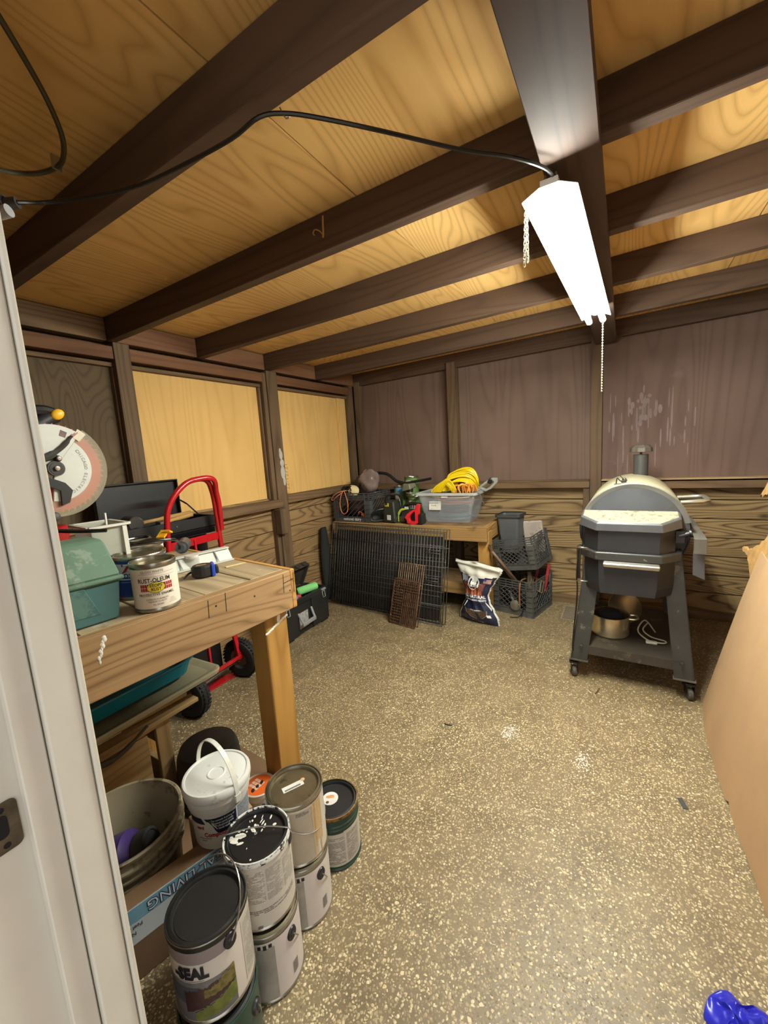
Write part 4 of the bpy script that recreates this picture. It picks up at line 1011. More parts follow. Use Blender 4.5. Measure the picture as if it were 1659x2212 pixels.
def pp(a0, a1, z0, z1, m, o=0.0): patch_cyl(lb, pr_(z0) + o, a0, a1, z0, z1, m, None, None, pr_(z1) + o)
def quad_cyl(a_tl, a_tr, a_bl, a_br, z0, z1, m, o=0.0003, n=8):
    vs = []; fs = []
    for j in range(n + 1):
        t = j / n
        ab = a_bl + (a_br - a_bl) * t; at = a_tl + (a_tr - a_tl) * t
        vs += [((pr_(z0) + o) * math.cos(ab), (pr_(z0) + o) * math.sin(ab), z0), ((pr_(z1) + o) * math.cos(at), (pr_(z1) + o) * math.sin(at), z1)]
    for j in range(n): fs.append((2 * j, 2 * j + 2, 2 * j + 3, 2 * j + 1))
    lb.add(vs, fs, m, True)
quad_cyl(la - 0.62, la + 0.46, la - 0.20, la + 0.46, 0.062, 0.118, 0)
quad_cyl(la - 1.25, la - 0.72, la - 1.25, la - 0.60, 0.098, 0.120, 0)
quad_cyl(la + 0.52, la + 1.25, la + 0.52, la + 1.25, 0.02, 0.122, 1)
quad_cyl(la + 0.47, la + 0.515, la + 0.47, la + 0.515, 0.02, 0.125, 2)
for body, z, a, s in (('• For smooth finishing of', 0.1095, la - 0.02, 0.0094), ('Gypsum panel joints', 0.0995, la + 0.0, 0.0094), ('• Professional grade', 0.0895, la + 0.02, 0.0094), ('• Sands easily', 0.0795, la + 0.0, 0.0094)):
    text_cyl(lb, body, s, pr_(z) + 0.0008, a, z, 2, 0.01, sx=0.80)
text_cyl(lb, 'oard', 0.0165, pr_(0.076) + 0.001, la - 0.82, 0.084, 3, 0.04, sx=0.85)
text_cyl(lb, 'Compound', 0.0200, pr_(0.06) + 0.001, la - 0.22, 0.0595, 3, 0.035, sx=0.92)
text_cyl(lb, 'covers uneven', 0.0078, pr_(0.045) + 0.001, la - 0.68, 0.0470, 4, 0.012, sx=0.95); text_cyl(lb, 'panel', 0.0078, pr_(0.036) + 0.001, la - 0.72, 0.0385, 4, 0.012, sx=0.95)
text_cyl(lb, '12 lb', 0.0066, pr_(0.024) + 0.001, la + 0.32, 0.0265, 4, 0.01)
lb.build('label', [M('navy_print', (26, 34, 60), 0.4, var=0.06), M('speckled_print', (170, 172, 178), 0.5, var=0.0, spots=(90, 94, 104), spot_scale=420, spot_lo=0.5), M('white_print', (236, 236, 232), 0.45, var=0.01), ink_red, ink], pa)

# --- small tub with the orange lid
ob = thing('spackle_tub', 'small white tub with orange printed lid squeezed beside the bench leg', 'tub', (-1.082, 0.842, 0.001))
MB().lathe([(0, 0), (0.045, 0), (0.047, 0.003), (0.050, 0.095), (0.053, 0.097), (0.053, 0.112)], 32).build('body', white_pl, ob)
MB().lathe([(0.054, 0.100), (0.055, 0.114), (0.052, 0.116), (0.049, 0.113), (0, 0.112)], 32).build('lid', M('clear_rim', (214, 208, 196), 0.4), ob)
lb = MB(); lb.lathe([(0.047, 0.1132), (0, 0.1128)], 32, 0)
for i in range(3):
    for j in range(3):
        lb.b2(-0.03 + 0.014 * i, -0.03 + 0.014 * i + 0.012, -0.022 + 0.014 * j, -0.022 + 0.014 * j + 0.011, 0.1134, 0.1138, 1)
for k in range(3): lb.ball((0.0, 0.012 - .02 * k, 0.1136), 0.006, 2, 10, 6, (1, 1.6, 0.08), Rz(0.7))
lb.build('lid_print', [M('orange_print', (232, 104, 34), 0.5, var=0.06), M('pale_orange_print', (238, 200, 176), 0.5), ink], ob)
lb = MB(); patch_cyl(lb, 0.0502, -1.5, 0.9, 0.03, 0.085, 0); patch_cyl(lb, 0.0508, -0.9, 0.3, 0.045, 0.06, 1)
ellipse_cyl(lb, 0.0512, -0.55, 0.074, 0.12, 0.006, 2)
lb.build('label', [M('tub_label', (190, 186, 178), 0.5), ink_grey, M('blue_dot', (72, 96, 130), 0.5)], ob)

# ================================================================ STACKED PAINT CANS
CH, CR = 0.180, 0.0775
green_can = M('dark_green_can', (34, 62, 48), 0.4, var=0.15)
black_ear = M('black_ear', (30, 26, 32), 0.45)
def print_lines(mb, r, a0, a1, z0, z1, rows, m, seed=0, h=0.0011):
    rr_ = random.Random(seed); dz = (z1 - z0) / rows
    for i in range(rows):
        a = a0
        while a < a1 - 0.03:
            w = rr_.uniform(0.04, 0.22); e = min(a + w, a1)
            if rr_.random() < 0.82: patch_cyl(mb, r, a, e, z0 + i * dz, z0 + i * dz + h, m, 2)
            a = e + 0.02
        if rr_.random() < 0.15: a1 = a1
def gallon(label, x, y, z, body, lid, rot=0.0, group='paint cans stacked by the bench leg'): return cyl_can('paint_can', label, 'paint can', (x, y, z), CR, CH, body, lid, silver, rot, group)
def cam_ang(x, y): return math.atan2(-y, -x)

# dark green can at the bottom of the nearest stack
x, y = -0.695, 0.385
t, rb = gallon('dark green can on the floor under the black lidded sealer can', x, y, 0.001, green_can, black_lid)
a = cam_ang(x, y)
lb = MB()
for k in range(3): patch_cyl(lb, rb + 0.0008, a - 0.15 + 0.25 * k, a - 0.06 + 0.25 * k, 0.11, 0.15, 0)
lb.build('label', M('pale_green_print', (150, 160, 140), 0.5), t)
bail(t, rb + 0.0008, CH, a + 0.95, black_ear, wire, rad(-72), 0.135, wire_r=0.0019)
# black lidded sealer can
x, y = -0.711, 0.395
t, rb = gallon('black lidded can reading SEAL on top of the nearest stack', x, y, CH + 0.0018, silver, black_lid)
a = cam_ang(x, y)
MB().lathe([(CR * 0.96, CH - 0.014), (CR * 1.0, CH - 0.012), (CR * 1.005, CH - 0.004), (CR * 0.985, CH + 0.0005), (CR * 0.95, CH + 0.0005), (CR * 0.94, CH - 0.002)], 40).build('rim', black_lid, t)
lb = MB(); r = rb + 0.0006
patch_cyl(lb, r, a - 2.3, a + 2.3, 0.008, 0.164, 0)
patch_cyl(lb, r + .0004, a - 1.6, a + 0.42, 0.138, 0.164, 4)
patch_cyl(lb, r + .0004, a - 1.5, a + 0.42, 0.010, 0.098, 3)
def jag(mb, rr0, a0, a1, zb0, zb1, zt0, zt1, m, amp, n=26, seed=1):
    q = random.Random(seed); vs = []; fs = []
    for j in range(n + 1):
        u = j / n; aa = a0 + (a1 - a0) * u
        vs += [(rr0 * math.cos(aa), rr0 * math.sin(aa), zb0 + (zb1 - zb0) * u + q.uniform(-amp, amp) * .4), (rr0 * math.cos(aa), rr0 * math.sin(aa), zt0 + (zt1 - zt0) * u + q.uniform(-amp, amp))]
    for j in range(n): fs.append((2 * j, 2 * j + 2, 2 * j + 3, 2 * j + 1))
    mb.add(vs, fs, m, True)
jag(lb, r + .0008, a - 1.5, a - 0.45, 0.055, 0.045, 0.092, 0.085, 5, 0.003)
jag(lb, r + .0010, a - 0.85, a + 0.42, 0.030, 0.062, 0.078, 0.092, 2, 0.003, seed=3)
jag(lb, r + .0012, a - 0.35, a + 0.42, 0.06, 0.066, 0.075, 0.10, 6, 0.004, seed=5)
jag(lb, r + .0014, a - 0.62, a + 0.42, 0.012, 0.026, 0.034, 0.062, 1, 0.003, seed=7)
text_cyl(lb, '-SEAL', 0.034, r + 0.0016, a - 0.62, 0.118, 7, 0.06, sx=0.80)
patch_cyl(lb, r + .0006, a - 1.1, a - 0.3, 0.1005, 0.1015, 8)
patch_cyl(lb, r + .0006, a + 0.75, a + 1.6, 0.02, 0.158, 9)
print_lines(lb, r + .0010, a + 0.8, a + 1.5, 0.03, 0.15, 26, 8, 4)
lb.build('label', [M('sealer_white', (206, 198, 188), 0.45, var=0.03), M('grass_print', (116, 124, 58), 0.5, var=0.2, scale=60), M('maroon_fence_print', (74, 48, 46), 0.5, var=0.2, scale=40), M('grey_deck_print', (120, 118, 118), 0.5, var=0.15, scale=20), M('mauve_band', (140, 128, 126), 0.5, var=0.04), M('slate_print', (78, 84, 96), 0.5, var=0.2, scale=30), M('autumn_print', (128, 116, 62), 0.6, var=0.3, scale=90), M('navy_black_print', (24, 26, 38), 0.5), ink_grey, M('greyish_panel', (190, 184, 172), 0.5, var=0.05)], t)
bail(t, rb + 0.0006, CH, a + 0.40, black_ear, wire, rad(52), 0.150, wire_r=0.0016, ear_r=0.0135)

# middle stack
x, y = -0.726, 0.543
t, rb = gallon('white can on the floor under the paint smeared black lid', x, y, 0.001, silver, tin_dull)
a = cam_ang(x, y)
lb = MB(); r = rb + 0.0006
patch_cyl(lb, r, a - 2.2, a + 2.4, 0.006, 0.165, 0)
patch_cyl(lb, r + .0004, a - 1.4, a + 0.1, 0.008, 0.150, 1)
for i in range(4): patch_cyl(lb, r + .0008, a - 0.55 + 0.16 * i, a - 0.45 + 0.16 * i, 0.148 + 0.003 * (i % 2), 0.160, 2)
for i in range(12): patch_cyl(lb, r + .0008, a + 0.62 + 0.018 * i, a + 0.626 + 0.018 * i + 0.006 * (i % 3), 0.03, 0.062, 3, 1)
lb.build('label', [M('smoky_white_label', (208, 200, 194), 0.5, var=0.04), M('smoky_grey_panel', (166, 162, 152), 0.5, var=0.14, scale=14), ink, ink_grey], t)
bail(t, rb + 0.0006, CH, a + 0.70, black_ear, wire, rad(-60), 0.138, ear_r=0.0135)
x, y = -0.738, 0.551
t, rb = gallon('can with black lid smeared with white paint on the middle stack', x, y, CH + 0.0018, silver, M('smeared_black_lid', (24, 24, 26), 0.4, var=0.2, spots=(206, 208, 206), spot_scale=16, spot_lo=0.66))
a = cam_ang(x, y)
MB().lathe([(CR * 0.97, CH - 0.013), (CR * 1.006, CH - 0.011), (CR * 1.008, CH - 0.004), (CR * 0.985, CH + 0.0006), (CR * 0.95, CH + 0.0004), (CR * 0.93, CH - 0.003)], 48).build('rim', M('splattered_rim', (220, 220, 214), 0.45, var=0.03, spots=(26, 26, 30), spot_scale=55, spot_lo=0.52), t)
lb = MB(); r = rb + 0.0006
patch_cyl(lb, r, a - 2.4, a + 2.4, 0.006, 0.166, 0)
for k, (q0, q1) in enumerate(((-1.15, -0.62), (-0.58, 0.05), (0.1, 0.62), (0.66, 1.2))): print_lines(lb, r + .0005, a + q0, a + q1, 0.075, 0.155, 22, 1, 10 + k, 0.0012)
print_lines(lb, r + .0005, a - 1.1, a + 1.1, 0.045, 0.058, 3, 2, 20, 0.002)
for k in range(4): patch_cyl(lb, r + .0004, a - 0.6 + .58 * k, a - 0.585 + .58 * k, 0.07, 0.16, 3, 1)
for k in range(3): lb.ball(((r + .0008) * math.cos(a - 0.25 + .05 * k), (r + .0008) * math.sin(a - 0.25 + .05 * k), 0.012), 0.0035, 2, 8, 5, (0.3, 1, 1))
lb.build('label', [M('newsprint_label', (196, 190, 178), 0.6, var=0.04), M('newsprint_print', (146, 140, 128), 0.6), ink_grey, M('pale_panel_line', (226, 222, 212), 0.5)], t)
sm = MB()
for i in range(26):
    rr_ = CR * rnd.uniform(0.2, 0.76); aa = a + PI + rnd.gauss(0.2, 1.0)
    sm.ball((rr_ * math.cos(aa), rr_ * math.sin(aa), CH - 0.0083), 1, 0, 8, 5, (rnd.uniform(.002, .008), rnd.uniform(.001, .004), .0006), Rz(aa + rnd.uniform(-.5, .5)))
for i in range(7):
    sm.ball((CR * rnd.uniform(-0.7, -0.1), CR * rnd.uniform(-0.5, -0.2), CH - 0.0083), 1, 0, 8, 5, (rnd.uniform(.006, .014), rnd.uniform(.003, .007), .0006), Rz(rnd.uniform(0.2, .9)))
sm.build('paint_smear', white_paint, t, kind='stuff')
pts = []
for k in range(21):
    u = k / 20; e = CR * 1.06 * (1 - 2 * u)
    pts.append(Vector((e * math.cos(a + 1.25) - 0.010 * math.sin(PI * u) * math.sin(a + 1.25), e * math.sin(a + 1.25) + 0.010 * math.sin(PI * u) * math.cos(a + 1.25), CH + 0.002 + 0.004 * math.sin(PI * u) - (0.012 if k in (0, 20) else 0))))
MB().tube(pts, 0.0016, 6).build('wire_handle', wire, t)
eb = MB()
for s in (0, PI):
    T = Matrix.Rotation(a + 1.25 + s, 4, 'Z') @ Matrix.Translation((rb, 0, CH - 0.022)) @ Matrix.Rotation(PI / 2, 4, 'Y')
    eb.lathe([(0, 0.006), (0.006, 0.005), (0.012, 0.003), (0.0125, -0.002)], 16, 0, T, sx=1.2)
eb.build('ear', black_ear, t)

# far stack with the tin lid
x, y = -0.752, 0.694
t, rb = gallon('white can on the floor under the tin lidded tan can', x, y, 0.001, silver, tin_dull)
a = cam_ang(x, y)
lb = MB(); r = rb + 0.0006
patch_cyl(lb, r, a - 2.2, a + 2.4, 0.006, 0.165, 0)
patch_cyl(lb, r + .0004, a - 1.4, a + 0.0, 0.008, 0.150, 1)
for i in range(4): patch_cyl(lb, r + .0008, a - 0.55 + 0.16 * i, a - 0.45 + 0.16 * i, 0.148 + 0.003 * (i % 2), 0.160, 2)
for i in range(12): patch_cyl(lb, r + .0008, a + 0.62 + 0.018 * i, a + 0.626 + 0.018 * i + 0.006 * (i % 3), 0.03, 0.062, 3, 1)
lb.build('label', [bpy.data.materials['smoky_white_label'], bpy.data.materials['smoky_grey_panel'], ink, ink_grey], t)
bail(t, rb + 0.0006, CH, a + 0.66, black_ear, wire, rad(-60), 0.138, ear_r=0.0135)
x, y = -0.758, 0.701
t, rb = gallon('can with tin lid and tan paint drips on the far stack', x, y, CH + 0.0018, silver, tin_dull)
a = cam_ang(x, y)
lb = MB(); r = rb + 0.0006
patch_cyl(lb, r, a - 2.2, a + 2.4, 0.006, 0.166, 0)
patch_cyl(lb, r + .0004, a - 0.25, a + 0.5, 0.010, 0.160, 1)
print_lines(lb, r + .0008, a - 0.05, a + 0.4, 0.148, 0.158, 3, 2, 31, 0.002)
for k in range(14):
    aa = a + 0.45 + rnd.uniform(0, 0.5); patch_cyl(lb, r + .0009, aa, aa + rnd.uniform(.015, .05), rnd.uniform(0.005, 0.06), 0.166, 3, 1)
patch_cyl(lb, r + .0007, a + 0.62, a + 0.9, 0.05, 0.166, 3)
lb.build('label', [M('beige_can_label', (202, 194, 178), 0.5, var=0.04), M('stone_panel', (176, 166, 148), 0.5, var=0.08, scale=12), ink_grey, M('tan_drip', (196, 166, 120), 0.5, var=0.06)], t)
bail(t, rb + 0.0006, CH, a - 0.50, black_ear, wire, rad(-38), 0.132, ear_r=0.0145)
stq = MB()
stq.box((-0.004, 0.0, CH - 0.0078), (0.020, 0.058, 0.0006), 0, Rz(a + 0.25)).box((-0.001, -0.004, CH - 0.0074), (0.005, 0.044, 0.0004), 1, Rz(a + 0.25))
stq.lathe([(0.006, CH - 0.0070), (0, CH - 0.0068)], 16, 2, Matrix.Translation((0.004, 0.030, 0)))
stq.build('price_sticker', [M('sticker_white', (232, 228, 218), 0.5), ink_grey, M('peach_dot', (226, 184, 140), 0.5)], t)

# green can with the round sticker
x, y = -0.765, 0.860
t, rb = gallon('dark green can with round sticker on its black lid, standing apart', x, y, 0.001, green_can, M('navy_black_lid', (22, 23, 27), 0.5, var=0.2, spots=(150, 150, 140), spot_scale=60, spot_lo=0.74))
a = cam_ang(x, y)
MB().lathe([(CR * 0.985, CH - 0.010), (CR * 1.004, CH - 0.006), (CR * 1.0, CH), (CR * 0.96, CH + 0.0004)], 40).build('rim', M('rusty_brass_rim', (150, 112, 60), 0.5, 0.4, var=0.25, scale=40, spots=(40, 36, 30), spot_scale=50, spot_lo=0.56), t)
lb = MB(); r = rb + 0.0006
patch_cyl(lb, r, a - 2.0, a + 2.0, 0.016, 0.128, 0)
print_lines(lb, r + .0005, a - 0.6, a + 0.32, 0.025, 0.115, 18, 1, 41, 0.0016); print_lines(lb, r + .0005, a + 0.42, a + 1.1, 0.025, 0.118, 22, 1, 42, 0.0014)
patch_cyl(lb, r + .0005, a + 0.35, a + 0.37, 0.02, 0.125, 2, 1); patch_cyl(lb, r + .0005, a - 0.5, a + 0.3, 0.1255, 0.128, 3)
lb.build('label', [M('pale_stain_label', (190, 184, 172), 0.5, var=0.04), ink_grey, M('pale_panel_line', (226, 222, 212), 0.5), green_can], t)
ri = MB()
for zz in (0.134, 0.146): ri.lathe([(rb, zz), (rb + 0.0025, zz + 0.003), (rb, zz + 0.006)], 40)
ri.build('body_bead', green_can, t)
stq = MB()
sa = a + PI / 2
T = Matrix.Translation((-0.012, 0.002, CH - 0.0079)) @ Matrix.Rotation(a + PI / 2, 4, 'Z')
stq.lathe([(0.025, 0), (0, 0.0002)], 28, 0, T)
stq.box((0.0, 0.002, 0.0005), (0.026, 0.012, 0.0004), 1, None) if False else stq.add([T @ Vector(p) for p in ((-0.013, 0.004, .0006), (-0.006, 0.001, .0006), (0.013, -0.001, .0006), (0.013, 0.009, .0006), (0.004, 0.012, .0006), (-0.012, 0.012, .0006))], [(0, 1, 2, 3, 4, 5)], 1)
stq.lathe([(0.005, 0.0004), (0, 0.0007)], 14, 2, T @ Matrix.Translation((-0.010, -0.013, 0)))
stq.build('lid_sticker', [M('round_white_sticker', (232, 228, 220), 0.5), M('faded_orange_print', (222, 160, 96), 0.6, var=0.15, scale=90), M('brown_dot', (96, 66, 42), 0.6)], t)
MB().tube([(CR * 1.05 * math.cos(a + 1.45 + PI * k / 14) , CR * 1.05 * math.sin(a + 1.45 + PI * k / 14), CH + 0.002 + 0.026 * math.sin(PI * k / 14)) for k in range(15)], 0.0014, 6).build('wire_handle', M('brass_wire', (176, 140, 84), 0.35, 0.7), t)

# --- carton of floor tiles standing on edge
tbx = thing('tile_carton', 'narrow carton of vinyl floor tiles with blue and white label, upside down', 'carton', (-0.9715, 0.450, 0.001), (0, 0, rad(-15.3)))
HT = 0.2; TL = 0.25
MB().b2(-0.05, 0.0, -TL, TL, 0.0, HT).build('carton', card_dark, tbx, bevel=0.002)
lb = MB()
lb.b2(0.0, 0.0006, -TL + 0.001, TL, HT - 0.098, HT - 0.001, 1); lb.b2(0.0006, 0.0011, -TL + 0.035, TL, HT - 0.040, HT - 0.003, 0)
lb.b2(0.0006, 0.0011, -TL + 0.001, -TL + 0.033, HT - 0.040, HT - 0.003, 2)
Tt = lambda y, z: face_T((0.0016, y, z), (0, -1, 0), (0, 0, -1))
text_flat(lb, 'REAL LIVING', 0.038, Tt(0.055, HT - 0.0215), 2, 0.045, 0.98); text_flat(lb, 'REAL LIVING', 0.038, face_T((0.0019, 0.055, HT - 0.0215), (0, -1, 0), (0, 0, -1)), 3, 0.0, 0.98)
for body, z in (('Peel And Stick Installation', 0.052), ('Natural Stone Texture', 0.068), ('Vinyl Floor Tiles', 0.084)):
    vs, fs = text_geo(body, 0.0140, 0.01); mx = max(v[0] for v in vs)
    text_flat(lb, body, 0.0140, Tt(-TL + 0.055 + mx * 0.9, HT - z), 4, 0.01, 0.9)
lb.build('label', [M('sky_blue_print', (136, 182, 206), 0.4, var=0.10, scale=9), M('carton_white', (206, 212, 214), 0.45, var=0.04), M('carton_navy', (34, 44, 92), 0.45), M('carton_letter_white', (226, 232, 232), 0.4, var=0.0), ink], tbx)

# ================================================================ BLACK TOOL BOX ON THE FLOOR
fb = thing('floor_toolbox', 'black plastic toolbox on the floor with lid open and grey front handle', 'toolbox', (-1.945, 2.085, 0.0), (0, 0, rad(3)))
tough = M('black_tough_plastic', (34, 34, 33), 0.5, var=0.15)
b = MB()
b.b2(-0.20, 0.0, -0.255, 0.255, 0.006, 0.03)
for (x0, x1, y0, y1) in ((-0.012, 0.0, -0.255, 0.255), (-0.20, -0.188, -0.255, 0.255), (-0.20, 0.0, -0.255, -0.243), (-0.20, 0.0, 0.243, 0.255)): b.b2(x0, x1, y0, y1, 0.03, 0.262)
b.b2(0.0, 0.012, -0.255, -0.10, 0.010, 0.24); b.b2(0.0, 0.012, 0.06, 0.255, 0.010, 0.24); b.b2(0.0, 0.010, -0.255, 0.255, 0.225, 0.262)
b.build('body', tough, fb, bevel=0.004)
for y in (-0.2, 0.2): MB().b2(-0.17, 0.008, y - 0.04, y + 0.04, 0.0, 0.011).build('foot', tough, fb)
hm = M('grey_handle_plastic', (150, 152, 150), 0.45, var=0.05)
MB().bar((0.010, -0.10, 0.17), (0.045, -0.092, 0.095), 0.016, 0.012).bar((0.010, 0.045, 0.17), (0.045, 0.037, 0.095), 0.016, 0.012).bar((0.044, -0.10, 0.092), (0.044, 0.045, 0.092), 0.018, 0.026).build('handle', hm, fb, bevel=0.003)
MB().b2(0.001, 0.004, -0.085, 0.015, 0.045, 0.16).build('logo_plate', M('grey_white_sticker', (176, 176, 172), 0.5, var=0.2, scale=50), fb)
for y in (-0.205, 0.20):
    MB().tube([(0.014, y - 0.014, 0.235), (0.020, y - 0.014, 0.19), (0.020, y + 0.014, 0.19), (0.014, y + 0.014, 0.235)], 0.0035, 6, 0, closed=True).box((0.008, y, 0.252), (0.03, 0.045, 0.012)).build('latch', hm, fb)
ldm = MB()
Rl = Ry(rad(-64))
ldm.box((-0.215, 0, 0.335), (0.20, 0.51, 0.012), 0, Rl)
for y in (-0.25, 0.25): ldm.box((-0.20, y, 0.34), (0.20, 0.012, 0.05), 0, Rl)
ldm.box((-0.16, 0.0, 0.425), (0.012, 0.51, 0.05), 0, Rl)
for y in (-0.2, -0.12, 0.12, 0.2): ldm.box((-0.148, y, 0.43), (0.02, 0.03, 0.03), 0, Rl)
ldm.build('lid', M('dusty_black_plastic', (62, 56, 50), 0.6, var=0.2), fb, bevel=0.003)
def roller(name, lab, cat, a, b_, r, m):
    a, b_ = Vector(a), Vector(b_); d = (b_ - a); 
    o = MB().tube([a, a + d * 0.06, a + d * 0.5, b_ - d * 0.06, b_], [r * 0.75, r, r, r, r * 0.75], 18, 0).build(name, m); return tag(o, lab, cat)
roller('roller_cover', 'light green paint roller cover lying in the open floor toolbox', 'paint roller', (-2.06, 2.13, 0.262), (-2.00, 2.285, 0.272), 0.030, M('mint_nap', (132, 208, 126), 0.95, var=0.05, bump=0.4, bscale=300))
roller('roller_cover', 'blue rolled cloth in the open floor toolbox beside the bench edge', 'cloth', (-2.04, 1.92, 0.25), (-1.99, 2.05, 0.255), 0.029, M('periwinkle_nap', (108, 128, 196), 0.95, var=0.06, bump=0.4, bscale=300))
roller('drill_case', 'small red tool grip between the rollers in the floor toolbox', 'tool', (-2.045, 2.055, 0.235), (-2.01, 2.115, 0.245), 0.019, M('muted_red', (178, 52, 48), 0.5))
tg = MB()
for i in range(7): tg.box((-2.05 + rnd.uniform(-.05, .05), 2.085 + rnd.uniform(-.2, .2), 0.12 + rnd.uniform(-.03, .07)), (rnd.uniform(.03, .1), rnd.uniform(.03, .14), rnd.uniform(.02, .06)), 0, Rz(rnd.uniform(0, 3)))
tg.build('tool_tray', M('dark_brown_tools', (60, 48, 42), 0.7, var=0.3), None)
tag(bpy.data.objects['tool_tray'], 'dark jumble of tools filling the floor toolbox below the rollers', 'tools')

# ================================================================ BACK BENCH
BB = 0.67
bb = thing('back_bench', 'low timber bench along the back wall holding crates and tub', 'workbench', (0, 0, 0))
bbt = WOOD('back_bench_top', (84, 62, 42), (150, 120, 84), 'X', freq=9, stretch=0.08, contrast=0.6, stain=(96, 66, 50), stain_lo=0.55, stain_scale=6)
bbe = WOOD('back_bench_edge', (112, 82, 46), (182, 144, 88), 'X', freq=9, scale=4, stretch=0.08, contrast=0.7, stain=(74, 52, 34), stain_lo=0.60, stain_scale=8)
bbe_y = WOOD('back_bench_end', (120, 84, 42), (184, 142, 84), 'Y', freq=9, scale=4, stretch=0.08, contrast=0.7)
for k in range(3):
    y0 = 2.815 + 0.143 * k; part(-2.185, -0.862, y0, y0 + 0.141, BB - 0.036, BB, 'top_plank', bbt, bb, 0.002)
part(-2.185, -0.826, 2.777, 2.813, BB - 0.106, BB + 0.0005, 'edge_board', bbe, bb, 0.003)
part(-0.861, -0.826, 2.814, 3.245, BB - 0.106, BB + 0.0005, 'edge_board', bbe_y, bb, 0.003)
for x in (-0.905, -2.15):
    for y in (2.818, 3.155): part(x, x + 0.083, y, y + 0.083, 0.0, BB - 0.037, 'leg', post_wood, bb, 0.003)
part(-2.06, -0.91, 2.822, 2.86, 0.14, 0.225, 'stretcher', bbe, bb, 0.003)
part(-2.06, -0.91, 3.16, 3.20, 0.14, 0.225, 'stretcher', bbe, bb, 0.003)
part(-2.06, -0.91, 2.862, 3.158, 0.20, 0.222, 'shelf_board', bbt, bb, 0.003)

# --- milk crates
crate_m = M('dusty_black_crate', (84, 83, 79), 0.5, var=0.15, spots=(108, 105, 97), spot_scale=30, spot_lo=0.62)
crate_black = M('black_crate', (74, 74, 74), 0.42, var=0.15)
def milk_crate(label, loc, rot, w, d, h, mat, handle=False, diag=7, group='black milk crates', one_way=False):
    t = thing('milk_crate', label, 'crate', loc, rot, group)
    def side(W, h, hole):
        mb = MB(); ht_ = W / 2
        th = 0.006
        def bx(u0, u1, z0, z1, o=0.0, q=th): mb.b2(u0, u1, o - q / 2, o + q / 2, z0, z1)
        bx(-ht_, ht_, 0.0, h * 0.19); bx(-ht_, ht_, 0, 0.006, -0.003, 0.010); bx(-ht_, ht_, h * .19 - .004, h * .19, -0.003, 0.010)
        cw = 0.042
        for s in (-1, 1):
            bx(s * ht_, s * (ht_ - cw), h * .19, h * 0.74)
            for k in range(3): bx(s * ht_, s * (ht_ - cw), h * (.30 + .15 * k), h * (.30 + .15 * k) + .004, -0.003, 0.010)
            bx(s * (ht_ - cw) - 0.002, s * (ht_ - cw) + 0.002, h * .0, h, -0.003, 0.010)
        zt = [0.76, 0.83, 0.90, 0.972]
        for z in zt:
            if hole and z < 0.95 and z > 0.77:
                bx(-ht_, -0.055, h * z, h * z + 0.010); bx(0.055, ht_, h * z, h * z + 0.010)
            else: bx(-ht_, ht_, h * z, h * z + 0.008)
        n = max(4, int(W / 0.05))
        for k in range(n + 1):
            u = -ht_ + W * k / n
            if hole and abs(u) < 0.05: continue
            bx(max(-ht_, u - .002), min(ht_, u + .002), h * .76, h, -0.002, 0.009)
        if hole:
            bx(-0.057, -0.052, h * .72, h * .98, -0.003, 0.012); bx(0.052, 0.057, h * .72, h * .98, -0.003, 0.012)
            bx(-0.05, 0.05, h * .70, h * .74, -0.003, 0.012)
        # diagonal lattice between the corners
        u0, u1, z0, z1 = -ht_ + cw, ht_ - cw, h * .19, h * .76
        sl = 0.85
        for dirn in ((1,) if one_way else (1, -1)):
            step = (u1 - u0) / diag
            k = -int((z1 - z0) / sl / step) - 1
            while True:
                us = u0 + k * step
                if us > u1: break
                pts = []
                for (z) in np.linspace(z0, z1, 12):
                    u = us + (z - z0) / sl
                    if u0 <= u <= u1: pts.append((u * dirn, 0, z))
                if len(pts) >= 2: mb.bar(pts[0], pts[-1], 0.0045 if dirn == 1 else 0.003, 0.0045, 0, up=(0, 1, 0))
                k += 1
        return mb
    for (W, off, a) in ((w, (0, -d / 2, 0), 0), (w, (0, d / 2, 0), PI), (d, (w / 2, 0, 0), PI / 2), (d, (-w / 2, 0, 0), -PI / 2)):
        side(W - 0.004, h, handle and a in (0, PI)).build('side_panel', mat, t, loc=off, rot=(0, 0, a))
    g = MB(); g.b2(-w / 2, w / 2, -d / 2, d / 2, 0.004, 0.008)
    g.build('bottom', mat, t)
    return t
c1 = milk_crate('black milk crate lettered national dairy at the left end of the back bench', (-1.985, 2.965, BB + 0.002), (0, 0, rad(-2)), 0.375, 0.33, 0.245, crate_black, one_way=True, diag=6)
tx = MB(); text_flat(tx, 'national dairy', 0.034, face_T((0.005, -0.1695, 0.024), (1, 0, 0), (0, 0, 1)), 0, 0.02)
tx.build('lettering', M('white_lettering', (226, 226, 222), 0.5), c1)
c2 = milk_crate('dusty black crate on the floor full of old tools, right of the pellet bag', (-0.648, 3.088, 0.001), (0, 0, rad(-13)), 0.305, 0.345, 0.262, crate_m, diag=5)
c3 = milk_crate('dusty black crate tilted on top of the tool crate, holding a grey bin', (-0.626, 3.075, 0.345), (rad(3), rad(-10.5), rad(-11)), 0.300, 0.30, 0.232, crate_m, handle=True, diag=6)

